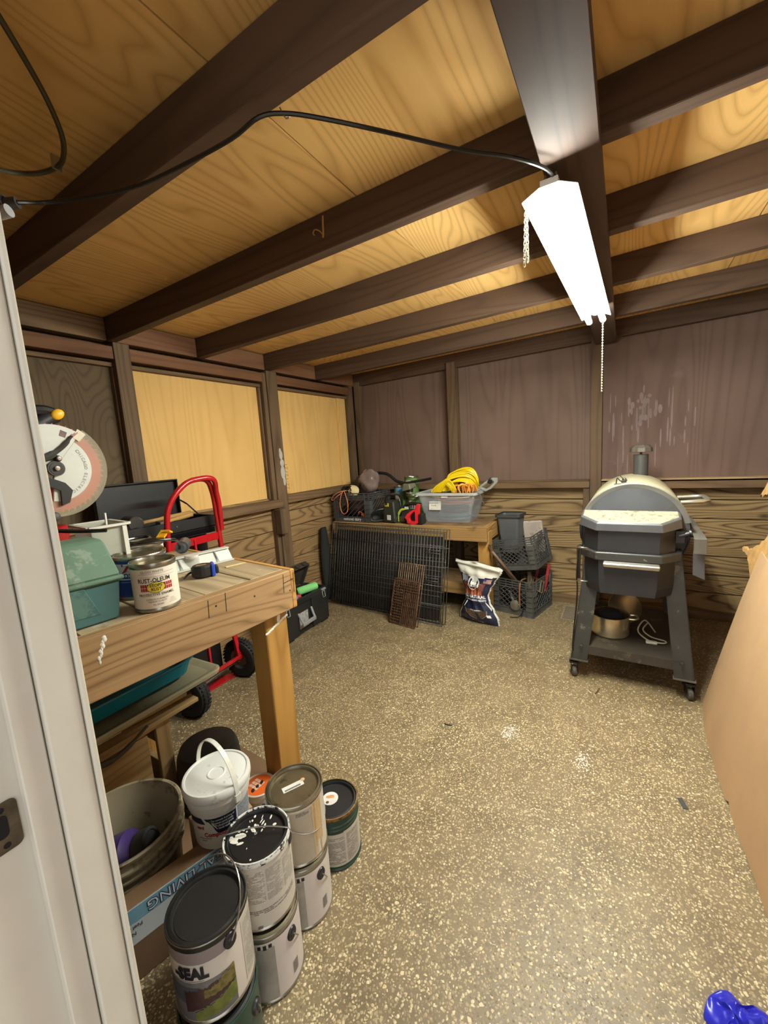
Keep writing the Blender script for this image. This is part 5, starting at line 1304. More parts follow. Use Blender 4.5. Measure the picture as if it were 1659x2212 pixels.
# --- what sticks out of the national dairy crate
oc = thing('thin_orange_cord', 'thin orange cord looped over the front of the national dairy crate', 'cord')  # plain thin orange cord, looped loosely over the crate
ocm = M('orange_cord', (206, 124, 84), 0.5, var=0.05)
MB().tube(smooth_path([(-2.02, 2.84, 0.935), (-2.06, 2.785, 0.93), (-2.085, 2.772, 0.84), (-2.075, 2.770, 0.765), (-2.045, 2.768, 0.745), (-2.012, 2.770, 0.77), (-2.005, 2.772, 0.84), (-2.035, 2.782, 0.925), (-2.05, 2.80, 0.94)], 6), 0.0038, 8).tube(smooth_path([(-2.05, 2.80, 0.94), (-2.10, 2.772, 0.925), (-2.145, 2.77, 0.90), (-2.178, 2.78, 0.868), (-2.165, 2.785, 0.86), (-2.12, 2.778, 0.89), (-2.06, 2.79, 0.93)], 6), 0.0038, 8).build('cord', ocm, oc)
kn = MB()
for i in range(8): kn.tube(smooth_path([(-2.05 + rnd.uniform(-.05, .05), 2.84 + rnd.uniform(-.03, .04), 0.93 + rnd.uniform(-.02, .05)) for _ in range(5)], 5), 0.005, 6)
tag(kn.build('cable_tangle', black_cable), 'tangle of black cable at the left of the national dairy crate', 'cable')
mk = thing('dust_mask', 'cream cup shaped dust mask on top of the national dairy crate', 'mask', (-2.035, 2.905, 0.925), (rad(62), rad(10), rad(-12)))
MB().lathe([(0.072, 0.0), (0.070, 0.01), (0.058, 0.032), (0.036, 0.052), (0.014, 0.060), (0, 0.061)], 24, 0, None, True, 1.0, 0.72).lathe([(0.068, 0.0), (0.056, 0.028), (0.034, 0.047), (0, 0.056)], 24, 0, None, True, 1.0, 0.72).build('cup', M('cream_felt', (222, 202, 150), 0.9, var=0.06), mk)
MB().tube(smooth_path([(-0.07, 0, 0.004), (-0.03, 0.02, -0.04), (0.03, 0.02, -0.04), (0.07, 0, 0.004)], 6), 0.002, 6).build('strap', M('grey_elastic', (120, 112, 96), 0.8), mk)
def blob(name, mat, lab, cat, c, sc, seed, amp=0.22, nu=28, nv=18):
    q = random.Random(seed); ks = [(q.uniform(2, 7), q.uniform(2, 7), q.uniform(0, 6), q.uniform(0, 6)) for _ in range(6)]
    b = MB()
    def fn(u, v):
        th = 2 * PI * u; ph = PI * v
        n = sum(math.sin(round(k[0]) * th + k[2]) * math.sin(k[1] * ph + k[3]) for k in ks) / 6
        r = 1 + amp * n * math.sin(ph)
        return (c[0] + sc[0] * r * math.sin(ph) * math.cos(th), c[1] + sc[1] * r * math.sin(ph) * math.sin(th), c[2] - sc[2] * r * math.cos(ph))
    b.grid(fn, nu, nv); o = b.build(name, mat); return tag(o, lab, cat)
blob('plastic_bag', M('clear_crinkled_film', (150, 128, 124), 0.14, var=0.15, scale=12, alpha=0.72, spec=0.8), 'crinkled clear plastic bag bulging out of the national dairy crate', 'plastic bag', (-1.915, 3.0, 1.005), (0.085, 0.075, 0.105), 8, 0.34, 40, 26)
blob('tool_pile', M('rusty_tool_pile', (64, 48, 40), 0.7, var=0.35, scale=22, spots=(150, 84, 44), spot_scale=18, spot_lo=0.66), 'dark pile of cords and tools seen through the national dairy crate', 'tools', (-1.985, 2.97, 0.785), (0.150, 0.125, 0.095), 3, 0.2)
ot = MB().cyl((-1.895, 2.815, 0.735), (-1.865, 2.815, 0.725), 0.014, 12).tube(smooth_path([(-1.93, 2.81, 0.745), (-1.915, 2.808, 0.76), (-1.89, 2.81, 0.75)], 4), 0.004, 6)
tag(ot.build('cord_plug', M('orange_plug', (222, 104, 52), 0.45)), 'orange plug end showing through the national dairy crate lattice', 'plug')
gp_ = thing('wire_bundle', 'thin dark wires and grey clip leaning on the wall behind the dust mask', 'wire')
wv = MB()
for k in range(5): wv.tube(smooth_path([(-2.09 + .012 * k, 3.02, 0.93), (-2.10 + .018 * k, 3.05, 1.00 + .02 * (k % 3)), (-2.06 + .01 * k, 3.06, 1.05 - .02 * (k % 2)), (-2.05, 3.05, 0.97)], 5), 0.0022, 6)
wv.build('wires', black_cable, gp_)
MB().ball((-2.065, 3.07, 1.01), 0.03, 0, 12, 8, (0.5, 0.3, 1.4)).build('clip', M('pale_grey_clip', (160, 162, 160), 0.4), gp_)
hb_ = thing('bag_with_shadow', 'grey cloth bag, darkened and lengthened as the shadow between the wire dog crate and the left wall', 'bag', (0, 0, 0))  # grey bag, blackened and drawn down to the floor to stand for shadow
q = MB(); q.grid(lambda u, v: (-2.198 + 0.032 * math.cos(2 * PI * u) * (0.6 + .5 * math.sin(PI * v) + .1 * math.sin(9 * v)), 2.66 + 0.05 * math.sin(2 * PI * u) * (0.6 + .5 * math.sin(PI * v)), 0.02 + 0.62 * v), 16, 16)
q.build('cloth', M('shadow_dark_cloth', (30, 30, 31), 0.85, var=0.2), hb_)

# --- power tools on the back bench
olive = M('olive_black_housing', (44, 46, 40), 0.45, var=0.15)
lime = M('lime_accent', (172, 190, 40), 0.4, var=0.05)
cs = thing('chainsaw', 'black battery chainsaw with yellow warning label right of the national dairy crate', 'chainsaw', (-1.665, 2.875, BB + 0.001), (0, 0, rad(-8)))
b = MB(); b.hexa([(-0.03, -0.055, 0.0), (0.10, -0.055, 0.0), (0.10, 0.055, 0.0), (-0.03, 0.055, 0.0), (-0.012, -0.05, 0.185), (0.085, -0.05, 0.175), (0.085, 0.05, 0.175), (-0.012, 0.05, 0.185)])
b.build('housing', olive, cs, bevel=0.010)
MB().tube(smooth_path([(-0.02, -0.02, 0.11), (-0.075, -0.07, 0.10), (-0.125, -0.085, 0.05), (-0.115, -0.08, 0.012), (-0.03, -0.02, 0.015)], 6), 0.013, 10).build('rear_handle', black_plastic, cs)
MB().tube(smooth_path([(0.02, -0.06, 0.15), (0.03, -0.065, 0.215), (0.07, -0.05, 0.235), (0.115, 0.0, 0.22), (0.11, 0.03, 0.12), (0.09, -0.06, 0.01)], 6), 0.010, 10).build('front_handle', black_plastic, cs)
MB().b2(0.0, 0.04, -0.0575, -0.053, 0.135, 0.162).build('warning_label', M('warning_yellow', (226, 206, 40), 0.5, spots=(40, 36, 20), spot_scale=160, spot_lo=0.56), cs)
MB().b2(0.02, 0.055, -0.0590, -0.0545, 0.025, 0.065).build('spec_label', M('spec_white', (214, 214, 208), 0.5, spots=(120, 120, 118), spot_scale=140, spot_lo=0.6), cs)
MB().box((0.13, -0.01, 0.03), (0.06, 0.012, 0.045)).build('bar_mount', steel_dull, cs)
bl_ = thing('hedge_trimmer', 'black tool with lime green side panel between chainsaw and red saw', 'power tool', (-1.485, 2.89, BB + 0.001), (0, 0, rad(-4)))
b = MB(); b.hexa([(-0.075, -0.05, 0.0), (0.075, -0.05, 0.0), (0.075, 0.05, 0.0), (-0.075, 0.05, 0.0), (-0.05, -0.04, 0.105), (0.06, -0.04, 0.105), (0.06, 0.04, 0.105), (-0.05, 0.04, 0.105)])
b.build('housing', olive, bl_, bevel=0.012)
MB().tube(smooth_path([(-0.075, -0.052, 0.01), (-0.07, -0.054, 0.07), (-0.045, -0.052, 0.105), (0.0, -0.048, 0.112)], 6), [0.004] * 6 + [0.010] * 10 + [0.006] * 3, 8).build('side_panel', lime, bl_)
MB().tube(smooth_path([(-0.05, 0.0, 0.10), (-0.03, 0.0, 0.14), (0.03, 0.0, 0.152), (0.11, 0.0, 0.145)], 6), 0.013, 10).build('top_handle', black_plastic, bl_)
MB().b2(-0.012, 0.022, -0.0535, -0.048, 0.112, 0.132).build('spec_label', bpy.data.materials['spec_white'], bl_)
rs_ = thing('red_saw', 'bright red open grip saw handle at the front edge of the back bench', 'saw', (-1.40, 2.805, BB + 0.001), (0, 0, rad(4)))
redp = M('bright_red_plastic', (222, 40, 48), 0.35, var=0.05)
def loop_prism(mb, outer, inner, y0, y1, m=0):
    n = len(outer)
    vs = [(x, y0, z) for x, z in outer] + [(x, y0, z) for x, z in inner] + [(x, y1, z) for x, z in outer] + [(x, y1, z) for x, z in inner]
    fs = []
    for i in range(n):
        j = (i + 1) % n
        fs += [(i, j, n + j, n + i), (2 * n + i, 3 * n + i, 3 * n + j, 2 * n + j), (i, 2 * n + i, 2 * n + j, j), (n + i, n + j, 3 * n + j, 3 * n + i)]
    mb.add(vs, fs, m)
outer = [(-0.055, 0.01), (0.0, 0.0), (0.035, 0.012), (0.04, 0.07), (0.042, 0.12), (0.05, 0.155), (0.03, 0.16), (0.025, 0.128), (-0.01, 0.112), (-0.055, 0.082), (-0.075, 0.055), (-0.06, 0.04)]
inner = [(-0.035, 0.025), (-0.005, 0.022), (0.012, 0.03), (0.012, 0.06), (0.014, 0.09), (0.012, 0.105), (0.005, 0.105), (0.0, 0.10), (-0.012, 0.09), (-0.035, 0.068), (-0.042, 0.05), (-0.04, 0.035)]
b = MB(); loop_prism(b, outer, inner, -0.02, 0.02)
b.build('handle', redp, rs_, bevel=0.003)
MB().b2(0.043, 0.075, -0.03, 0.05, 0.002, 0.085).build('motor', black_plastic, rs_, bevel=0.006)
MB().b2(0.018, 0.045, -0.022, -0.0195, 0.03, 0.09).build('white_mark', paper_white, rs_) if False else None
grn = M('leaf_green_label', (96, 128, 62), 0.5, var=0.2, scale=25)
for i, (x, y, z, r, h, lb_) in enumerate(((-1.555, 3.155, BB + 0.001, 0.068, 0.185, 'green and white can at the wall, lower of the two stacked'), (-1.585, 3.155, BB + 0.188, 0.062, 0.165, 'green and white can on top of another behind the string trimmer'), (-1.71, 3.165, BB + 0.001, 0.052, 0.27, 'slim green and blue canister left of the stacked green cans'))):
    t, rb = cyl_can('green_can', lb_, 'can', (x, y, z), r, h, silver, tin_dull, silver, 0.0, 'green cans on the back bench')
    a = cam_ang(x, y); b = MB()
    patch_cyl(b, rb + .0006, a - 1.7, a + 1.7, 0.008, h - 0.012, 0); patch_cyl(b, rb + .001, a - 1.0, a - 0.1, h * .12, h * .8, 1)
    for k in range(3): patch_cyl(b, rb + .0014, a - 0.9 + .26 * k, a - 0.76 + .26 * k, h * .45, h * .6, 2)
    if i == 2: patch_cyl(b, rb + .001, a - 0.7, a + 0.5, h * .78, h * .95, 3)
    if i == 1: ellipse_cyl(b, rb + .0016, a + 0.35, h * .55, 0.22, 0.022, 2)
    b.build('label', [grn, paper_white, ink, M('sky_label', (90, 140, 190), 0.5)], t)
stt = thing('string_trimmer', 'string trimmer with bent black shaft and olive guard across the back bench', 'trimmer', (0, 0, 0))
MB().tube(smooth_path([(-1.36, 3.06, 1.006), (-1.45, 3.07, 0.992), (-1.60, 3.08, 0.972), (-1.66, 3.085, 0.968)], 5), 0.011, 10).tube(smooth_path([(-1.63, 3.085, 0.970), (-1.70, 3.09, 0.99), (-1.75, 3.09, 1.03), (-1.80, 3.09, 1.056), (-1.88, 3.09, 1.066)], 5), 0.013, 10).build('shaft', black_plastic, stt)
gd = MB()
gd.hexa([(-1.595, 2.98, 0.905), (-1.50, 2.955, 0.925), (-1.49, 3.06, 0.945), (-1.60, 3.06, 0.94), (-1.585, 2.985, 0.97), (-1.515, 2.965, 0.972), (-1.505, 3.06, 0.975), (-1.59, 3.06, 0.975)])
gd.build('guard', M('dusty_olive_plastic', (116, 116, 92), 0.6, var=0.1), stt, bevel=0.006)
MB().cyl((-1.545, 3.03, 0.975), (-1.545, 3.03, 0.90), 0.03, 16).build('head', black_plastic, stt)

# --- clear storage tub of cords
tub = thing('storage_tub', 'clear plastic storage tub labelled extension cords on the back bench', 'storage tub', (-1.185, 3.055, BB + 0.002), (0, 0, rad(1.5)))
tubm = M('frosted_clear_plastic', (196, 202, 204), 0.3, var=0.04, alpha=0.24, spec=0.6)
b = MB(); b.loft([rr3(0.36, 0.25, 0.02, 0.0), rr3(0.475, 0.315, 0.025, 0.225), rr3(0.468, 0.308, 0.025, 0.225), rr3(0.354, 0.244, 0.02, 0.003)], cap=False)
b.add(rr3(0.36, 0.25, 0.02, 0.001), [tuple(range(20))])
b.build('body', tubm, tub)
b = MB(); b.loft([rr3(0.475, 0.315, 0.025, 0.212), rr3(0.505, 0.345, 0.03, 0.214), rr3(0.505, 0.345, 0.03, 0.232), rr3(0.47, 0.31, 0.025, 0.232), rr3(0.468, 0.308, 0.025, 0.225)], cap=False)
b.build('rim', M('frosted_rim', (206, 208, 202), 0.35, alpha=0.75), tub)
lb = MB()
lb.box((0, 0, 0), (0.098, 0.001, 0.070), 0); 
text_flat(lb, 'Extension', 0.019, face_T((-0.012, -0.0009, 0.019), (1, 0, 0), (0, 0, 1)), 1, 0.005, shear=0.2); text_flat(lb, 'Cords', 0.018, face_T((-0.012, -0.0009, 0.000), (1, 0, 0), (0, 0, 1)), 1, 0.005, shear=0.2)
lb.b2(-0.035, -0.015, -0.0012, -0.0008, -0.026, -0.0245, 2)
lb.build('paper_label', [M('index_card', (234, 230, 216), 0.6), M('pen_ink', (60, 58, 60), 0.6), ink_grey], tub, loc=(-0.085, -0.1485, 0.135), rot=(rad(-7.5), 0, 0))
lb = MB().b2(-0.025, 0.025, -0.161, -0.1595, 0.195, 0.222); lb.build('tape_scrap', M('paper_scrap', (220, 220, 216), 0.6), tub)
rnd2 = random.Random(4)
def coil_pts(cx, cy, cz, rx, ry, turns, dz, jit, q):
    out = []
    n = int(turns * 14)
    for i in range(n):
        a = 2 * PI * i / 14
        s = 1 + 0.10 * math.sin(a * 0.31 + q) 
        out.append((cx + rx * s * math.cos(a) + jit * math.sin(a * 1.7 + q), cy + ry * s * math.sin(a) + jit * math.cos(a * 2.3), cz + dz * i / n + jit * math.sin(a * 0.83 + q)))
    return out
for i, (col, nm, lb_, a) in enumerate((((96, 116, 124), 'grey_blue_cord', 'blue grey cord coil at the bottom of the clear tub', (-1.17, 3.06, BB + 0.018, 0.125, 0.078, 7, 0.045, 0.004, 0.3)), ((206, 120, 72), 'orange_cord_coil', 'orange cord coil in the middle of the clear tub', (-1.16, 3.06, BB + 0.140, 0.14, 0.08, 3, 0.015, 0.006, 1.1)), ((206, 190, 160), 'cream_cord', 'cream cord coil against the left side of the clear tub', (-1.18, 3.05, BB + 0.176, 0.155, 0.085, 3, 0.02, 0.005, 2.2)), ((60, 66, 70), 'dark_cord', 'dark cord coil filling the clear tub', (-1.17, 3.06, BB + 0.086, 0.12, 0.075, 6, 0.03, 0.005, 2.9)))):
    o = MB().tube(coil_pts(*a), 0.0062, 6).build('cord_coil', M(nm, col, 0.5, var=0.05)); tag(o, lb_, 'cord', 'cord coils in the clear tub')
yc = thing('yellow_cord', 'thick bundle of yellow extension cord heaped on the clear tub', 'extension cord', (0, 0, 0))
yel = M('yellow_cord_jacket', (240, 206, 20), 0.4, var=0.04)
q = MB()
for k in range(13):
    t0 = k / 12
    o = (rnd2.uniform(-.012, .012), rnd2.uniform(-.02, .02), rnd2.uniform(-.006, .006))
    q.tube(smooth_path([(-1.315 + .02 * t0 + o[0], 2.99 + .08 * t0 + o[1], 0.905 + .012 * t0), (-1.27 + .012 * k * .4 + o[0], 3.0 + .07 * t0 + o[1], 0.955 + .028 * t0 + o[2]), (-1.19 + o[0], 3.01 + .07 * t0 + o[1], 0.995 + .045 * t0 + o[2]), (-1.09 + o[0], 3.03 + .05 * t0 + o[1], 1.022 + .055 * t0 + o[2]), (-1.02 + o[0], 3.05 + .03 * t0 + o[1], 1.012 + .05 * t0 + o[2]), (-0.985 + o[0], 3.08, 0.965 + .03 * t0), (-1.0 + o[0], 3.12, 0.92)], 5), 0.0062, 7)
for k in range(6):
    o = rnd2.uniform(-.01, .01)
    q.tube(smooth_path([(-1.30 + .012 * k, 2.96, 0.905), (-1.26 + .016 * k, 2.945 + o, 0.95 + .006 * k), (-1.20 + .01 * k, 2.95 + o, 0.965 + .006 * k), (-1.155 + .008 * k, 2.96, 0.935), (-1.145 + .006 * k, 2.975, 0.90)], 5), 0.006, 7)
for k in range(8):
    o = rnd2.uniform(-.012, .012)
    q.tube(smooth_path([(-1.235 + .01 * k, 2.965 + .012 * k, 0.91), (-1.20 + .012 * k, 2.97 + o + .012 * k, 0.955 + .005 * k), (-1.12 + .006 * k, 2.985 + o + .012 * k, 0.985 + .005 * k), (-1.045 + .006 * k, 3.0 + .012 * k, 0.975 + .004 * k), (-1.0, 3.02 + .012 * k, 0.915)], 5), 0.0062, 7)
q.build('cord', yel, yc)
oc2 = thing('orange_extension_cord', 'knotted orange extension cord beside the yellow cord on the tub', 'extension cord', (0, 0, 0))
q = MB()
for k in range(9):
    p = [(-1.13 + .018 * k, 2.96 + .01 * (k % 3), 0.90), (-1.12 + .017 * k + rnd2.uniform(-.02, .02), 2.95 + rnd2.uniform(-.01, .02), 0.945 + rnd2.uniform(0, .02)), (-1.08 + .015 * k, 2.97, 0.955 + rnd2.uniform(-.01, .01)), (-1.06 + .013 * k, 3.0, 0.91)]
    q.tube(smooth_path(p, 5), 0.0058, 7)
q.build('cord', M('light_orange_jacket', (240, 160, 60), 0.45, var=0.05), oc2)
gs = thing('grey_clamp', 'grey plastic spring handle propped at the right end of the tub', 'clamp', (-0.935, 3.085, 0.905), (rad(10), rad(28), rad(10)))
b = MB(); loop_prism(b, [(-0.045, 0.0), (0.02, 0.0), (0.05, 0.04), (0.07, 0.11), (0.055, 0.135), (0.02, 0.12), (-0.015, 0.07)], [(-0.02, 0.018), (0.015, 0.018), (0.032, 0.045), (0.045, 0.09), (0.04, 0.105), (0.025, 0.095), (0.0, 0.06)], -0.014, 0.014)
b.build('handle', M('sage_grey_plastic', (150, 154, 146), 0.45, var=0.06), gs, bevel=0.003)
MB().b2(0.0, 0.03, -0.018, 0.018, 0.07, 0.11).build('jaw', black_plastic, gs, bevel=0.004)
tl = MB().tube(smooth_path([(-0.935, 2.93, 0.905), (-0.91, 2.92, 0.89), (-0.90, 2.92, 0.85), (-0.88, 2.915, 0.825)], 5), 0.003, 6)
tag(tl.build('dangling_cable', M('grey_thin_cable', (110, 106, 96), 0.5)), 'thin grey cable end dangling off the right of the clear tub', 'cable')

# ================================================================ DOG CRATE, GRATES, PELLETS
dc = thing('dog_crate', 'folded black wire dog crate leaning on the back bench', 'dog crate', (-2.15, 2.640, 0.003), (rad(78.5), 0, rad(-4.6)))
wire_m = M('black_wire', (82, 79, 73), 0.5, 0.2, var=0.2)
Wd, Hd = 1.08, 0.675
def wires(zoff, nv, nh, r, x0=0.0, x1=Wd, y0=0.0, y1=Hd, sh=0.0):
    q = MB()
    for k in range(nv + 1):
        x = x0 + (x1 - x0) * k / nv + (sh if 0 < k < nv else 0)
        q.tube([(x, y0, zoff), (x, y1, zoff)], r if 0 < k < nv else r * 1.5, 5)
    for k in range(nh + 1):
        y = y0 + (y1 - y0) * k / nh
        q.tube([(x0, y, zoff + 0.003), (x1, y, zoff + 0.003)], r * 1.25 if 0 < k < nh else r * 1.6, 5)
    return q
wires(0.048, 42, 5, 0.0019).build('wire_panel', wire_m, dc)
wires(0.032, 40, 6, 0.0019, 0.03, Wd - 0.01, 0.015, Hd - 0.02, 0.006).build('wire_panel', wire_m, dc)
wires(0.018, 41, 7, 0.0019, 0.02, Wd - 0.03, 0.01, Hd - 0.03, 0.012).build('wire_panel', wire_m, dc)
wires(0.002, 42, 5, 0.0019, 0.0, Wd, 0.0, Hd, 0.003).build('wire_panel', wire_m, dc)
MB().b2(0.03, Wd - 0.05, 0.02, Hd - 0.055, 0.007, 0.013).build('tray', M('black_pan', (50, 48, 46), 0.55, var=0.15), dc)
lt = MB()
for (x, y) in ((Wd - 0.04, 0.50), (Wd - 0.05, 0.30)):
    lt.tube([(x - 0.12, y, 0.055), (x, y, 0.055)], 0.0028, 6).tube([(x - 0.12, y + 0.02, 0.055), (x, y + 0.02, 0.055)], 0.0028, 6).tube([(x - 0.09, y - 0.01, 0.056), (x - 0.09, y + 0.03, 0.056)], 0.0028, 6)
lt.build('latch', wire_m, dc)
rust = M('rusty_grate', (128, 102, 78), 0.7, 0.3, var=0.3, scale=40, spots=(120, 74, 44), spot_scale=25, spot_lo=0.58)
rust_dark = M('dark_rusty_grate', (112, 78, 56), 0.75, 0.3, var=0.3, scale=40)
g1 = thing('grill_grate', 'taller rusty grill grate of upright bars leaning on the dog crate', 'grate', (-1.455, 2.468, 0.004), (rad(73), rad(0), rad(-9)), 'rusty grill grates')
q = MB()
for k in range(13): q.tube([(0.222 * k / 12, 0.0, 0), (0.222 * k / 12, 0.435, 0)], 0.0036, 6)
q.build('bars', rust, g1)
q = MB()
for y in (0.0, 0.15, 0.29, 0.435): q.tube([(0, y, -0.004), (0.222, y, -0.004)], 0.0042, 6)
q.build('cross_bars', rust, g1)
g2 = thing('grill_grate', 'shorter dark rusty grate with mixed bar directions, in front', 'grate', (-1.468, 2.438, 0.004), (rad(72), rad(0), rad(-9)), 'rusty grill grates')
q = MB()
for (a, b_) in (((0, 0), (.225, 0)), ((.225, 0), (.225, .32)), ((.225, .32), (0, .32)), ((0, .32), (0, 0))): q.tube([(a[0], a[1], 0), (b_[0], b_[1], 0)], 0.0045, 6)
q.build('frame', rust_dark, g2)
q = MB()
for k in range(17):
    y = 0.012 + 0.0195 * k
    q.bar((0.0, y, 0), (0.095 if y < 0.235 else 0.225, y, 0), 0.0045, 0.007)
for k in range(9): q.bar((0.10 + 0.0155 * k, 0.0, 0.002), (0.10 + 0.0155 * k, 0.235, 0.002), 0.004, 0.007)
q.bar((0.0, 0.005, -0.002), (0.0, 0.32, -0.002), 0.006, 0.006).bar((0.1, 0.14, 0.003), (0.225, 0.14, 0.003), 0.006, 0.005).bar((0.1, 0.0, 0.003), (0.1, 0.25, 0.003), 0.006, 0.006)
for k in range(8): q.bar((0.028 * k + 0.01, 0.24, -0.003), (0.028 * k + 0.01, 0.32, -0.003), 0.003, 0.004)
for k in range(4): q.bar((0.022 * k + 0.01, 0.0, -0.003), (0.022 * k + 0.01, 0.235, -0.003), 0.003, 0.004)
q.build('bars', rust_dark, g2)

bagt = thing('pellet_bag', 'navy and white bag of hardwood pellets slumped on the floor before the bench', 'bag', (-0.875, 2.705, 0.002), (rad(-4), 0, rad(-12)))
prof_b = [(0.0, -0.160, 0.162, 0.028), (0.04, -0.155, 0.158, 0.060), (0.10, -0.132, 0.125, 0.068), (0.155, -0.108, 0.090, 0.062), (0.20, -0.112, 0.078, 0.055), (0.25, -0.128, 0.095, 0.050), (0.30, -0.145, 0.125, 0.045), (0.345, -0.160, 0.150, 0.036), (0.385, -0.180, 0.172, 0.024), (0.415, -0.195, 0.178, 0.012), (0.432, -0.200, 0.15, 0.005)]
def bag_row(v):
    z = v * 0.432
    for i in range(len(prof_b) - 1):
        if prof_b[i][0] <= z <= prof_b[i + 1][0] + 1e-9:
            t = (z - prof_b[i][0]) / (prof_b[i + 1][0] - prof_b[i][0]); t = t * t * (3 - 2 * t)
            return (z,) + tuple(prof_b[i][k] + (prof_b[i + 1][k] - prof_b[i][k]) * t for k in (1, 2, 3))
    return (z,) + prof_b[-1][1:]
def bag_front(u, v, off=0.0, sgn=-1):
    z, a, b_, th = bag_row(v)
    s = math.sin(PI * min(max(u, 0), 1)) ** 0.55
    wr = 0.004 * math.sin(23 * u + 9 * v) * s + 0.005 * math.sin(31 * v + 4 * u) * s * (0.4 + v) + 0.010 * s * max(0, v - 0.8) * 5 * math.sin(14 * u)
    ztop = z - (0.018 * u + 0.006 * math.sin(9 * u)) * max(0, (v - 0.75) / 0.25)
    return (a + (b_ - a) * u, sgn * (th * s + off + wr * (1 if sgn < 0 else .3)), ztop)
def bag_mat(u, v):
    edge = 0.80 - 0.05 * math.sin(PI * u) + (0.10 if u > 0.75 else 0.0) * 0
    if v > edge or u < 0.045 * (1.5 - v) or u > 0.965: return 1
    return 0
q = MB(); q.grid(lambda u, v: bag_front(u, v), 36, 48, 0, True, bag_mat); q.grid(lambda u, v: bag_front(1 - u, v, 0, 1), 20, 24, 0, True, lambda u, v: 1 if v > .8 else 0)
navy = M('navy_bag_print', (28, 34, 62), 0.3, var=0.08, spec=0.6)
q.build('sack', [navy, M('white_bag_film', (226, 222, 208), 0.3, var=0.06, spec=0.6)], bagt)
dq = MB()
def decal_poly(poly, m, o=0.0022): dq.add([bag_front(x, y, o) for x, y in poly], [tuple(range(len(poly)))], m)
def decal_grid(u0, u1, v0, v1, m, o=0.002, n=8, mm=None): dq.grid(lambda a, b: bag_front(u0 + (u1 - u0) * a, v0 + (v1 - v0) * b, o), n, n, m, True, mm)
def decal_text(body, size, uc, vc, m, o=0.0034, bold=0.03, su=1.0):
    vs, fs = text_geo(body, size, bold)
    z, a, b_, th = bag_row(vc); w = b_ - a
    dq.add([bag_front(uc + x * su / w, vc + y / 0.432, o) for x, y in vs], fs, m)
decal_grid(0.14, 0.80, 0.46, 0.66, 2, 0.002, 10)
for k in range(11):
    u = 0.17 + 0.058 * k; h = 0.10 + 0.07 * rnd2.random()
    decal_poly([(u - .035, .465), (u + .035, .465), (u + .012 + rnd2.uniform(-.02, .02), .47 + h), (u - .01, .47 + h * .7)], 3 if k % 2 else 4, 0.003)
decal_grid(0.13, 0.80, 0.39, 0.465, 0, 0.0022, 6)
n = 22
dq.add([bag_front(0.47, 0.66, 0.004)] + [bag_front(0.47 + 0.165 * math.cos(2 * PI * k / n), 0.66 + 0.115 * math.sin(2 * PI * k / n), 0.004) for k in range(n)], [(0, 1 + k, 1 + (k + 1) % n) for k in range(n)], 1)
dq.add([bag_front(0.47, 0.67, 0.005)] + [bag_front(0.47 + 0.125 * math.cos(2 * PI * k / n), 0.67 + 0.085 * math.sin(2 * PI * k / n), 0.005) for k in range(n)], [(0, 1 + k, 1 + (k + 1) % n) for k in range(n)], 0)
dq.add([bag_front(0.47, 0.66, 0.006)] + [bag_front(0.47 + 0.085 * math.cos(2 * PI * k / n), 0.66 + 0.055 * math.sin(2 * PI * k / n), 0.006) for k in range(n)], [(0, 1 + k, 1 + (k + 1) % n) for k in range(n)], 1)
decal_grid(0.29, 0.65, 0.60, 0.635, 1, 0.0062, 5); decal_text('PIT BOSS', 0.017, 0.47, 0.6175, 0, 0.0075, 0.03)
for k in range(2): dq.add([bag_front(0.44 + .06 * k + 0.014 * math.cos(2 * PI * j / 8), 0.685 + 0.008 * math.sin(2 * PI * j / 8), 0.007) for j in range(8)], [tuple(range(8))], 0)
for k in range(7): decal_grid(0.10 + .028 * k, 0.118 + .028 * k, 0.66 + .01 * (k % 3), 0.765, 5, 0.0022, 2)
decal_grid(0.72, 0.92, 0.67, 0.745, 1, 0.002, 4)
for k in range(4): decal_grid(0.72, 0.92, 0.674 + .02 * k, 0.682 + .02 * k, 6, 0.003, 3)
decal_grid(0.72, 0.80, 0.71, 0.745, 7, 0.0036, 3)
decal_text('ALL NATURAL', 0.0265, 0.50, 0.440, 1, 0.0036, 0.03, 0.92); decal_text('BBQ HARDWOOD PELLETS', 0.0145, 0.50, 0.388, 1, 0.0036, 0.03, 0.92)
decal_poly([(0.20, 0.355), (0.90, 0.365), (0.97, 0.27), (0.95, 0.24), (0.55, 0.225), (0.14, 0.25)], 1, 0.0030)
decal_text('HICKORY', 0.0255, 0.55, 0.325, 0, 0.0048, 0.025); decal_text('BLEND', 0.0255, 0.55, 0.270, 0, 0.0048, 0.025)
sh = [(0.20, 0.235), (0.5, 0.215), (0.85, 0.235), (0.82, 0.16), (0.68, 0.10), (0.53, 0.065), (0.38, 0.10), (0.25, 0.16)]
decal_poly(sh, 5, 0.0026)
decal_poly([(0.53 + (x - 0.53) * .92, 0.16 + (y - 0.16) * .92) for x, y in sh], 8, 0.0036)
decal_text('SWEET & BOLD', 0.0105, 0.53, 0.226, 1, 0.0048, 0.02)
decal_text('20 LB / 9.07 kg', 0.0145, 0.53, 0.035, 5, 0.0034, 0.015)
decal_grid(0.80, 0.89, 0.13, 0.17, 1, 0.0034, 2)
dq.build('print', [M('navy_print_bag', (30, 36, 66), 0.35), M('white_print_bag', (232, 230, 222), 0.4, var=0.02), M('brown_flame_print', (120, 62, 48), 0.5, var=0.3, scale=60), M('orange_flame_print', (222, 138, 78), 0.5, var=0.2, scale=60), M('pink_meat_print', (190, 92, 82), 0.5, var=0.3, scale=70), M('pale_grey_print', (176, 178, 184), 0.5), M('flag_red', (190, 60, 66), 0.5), M('flag_blue', (80, 82, 150), 0.5), M('wood_chip_print', (112, 86, 62), 0.6, var=0.4, scale=120)], bagt)
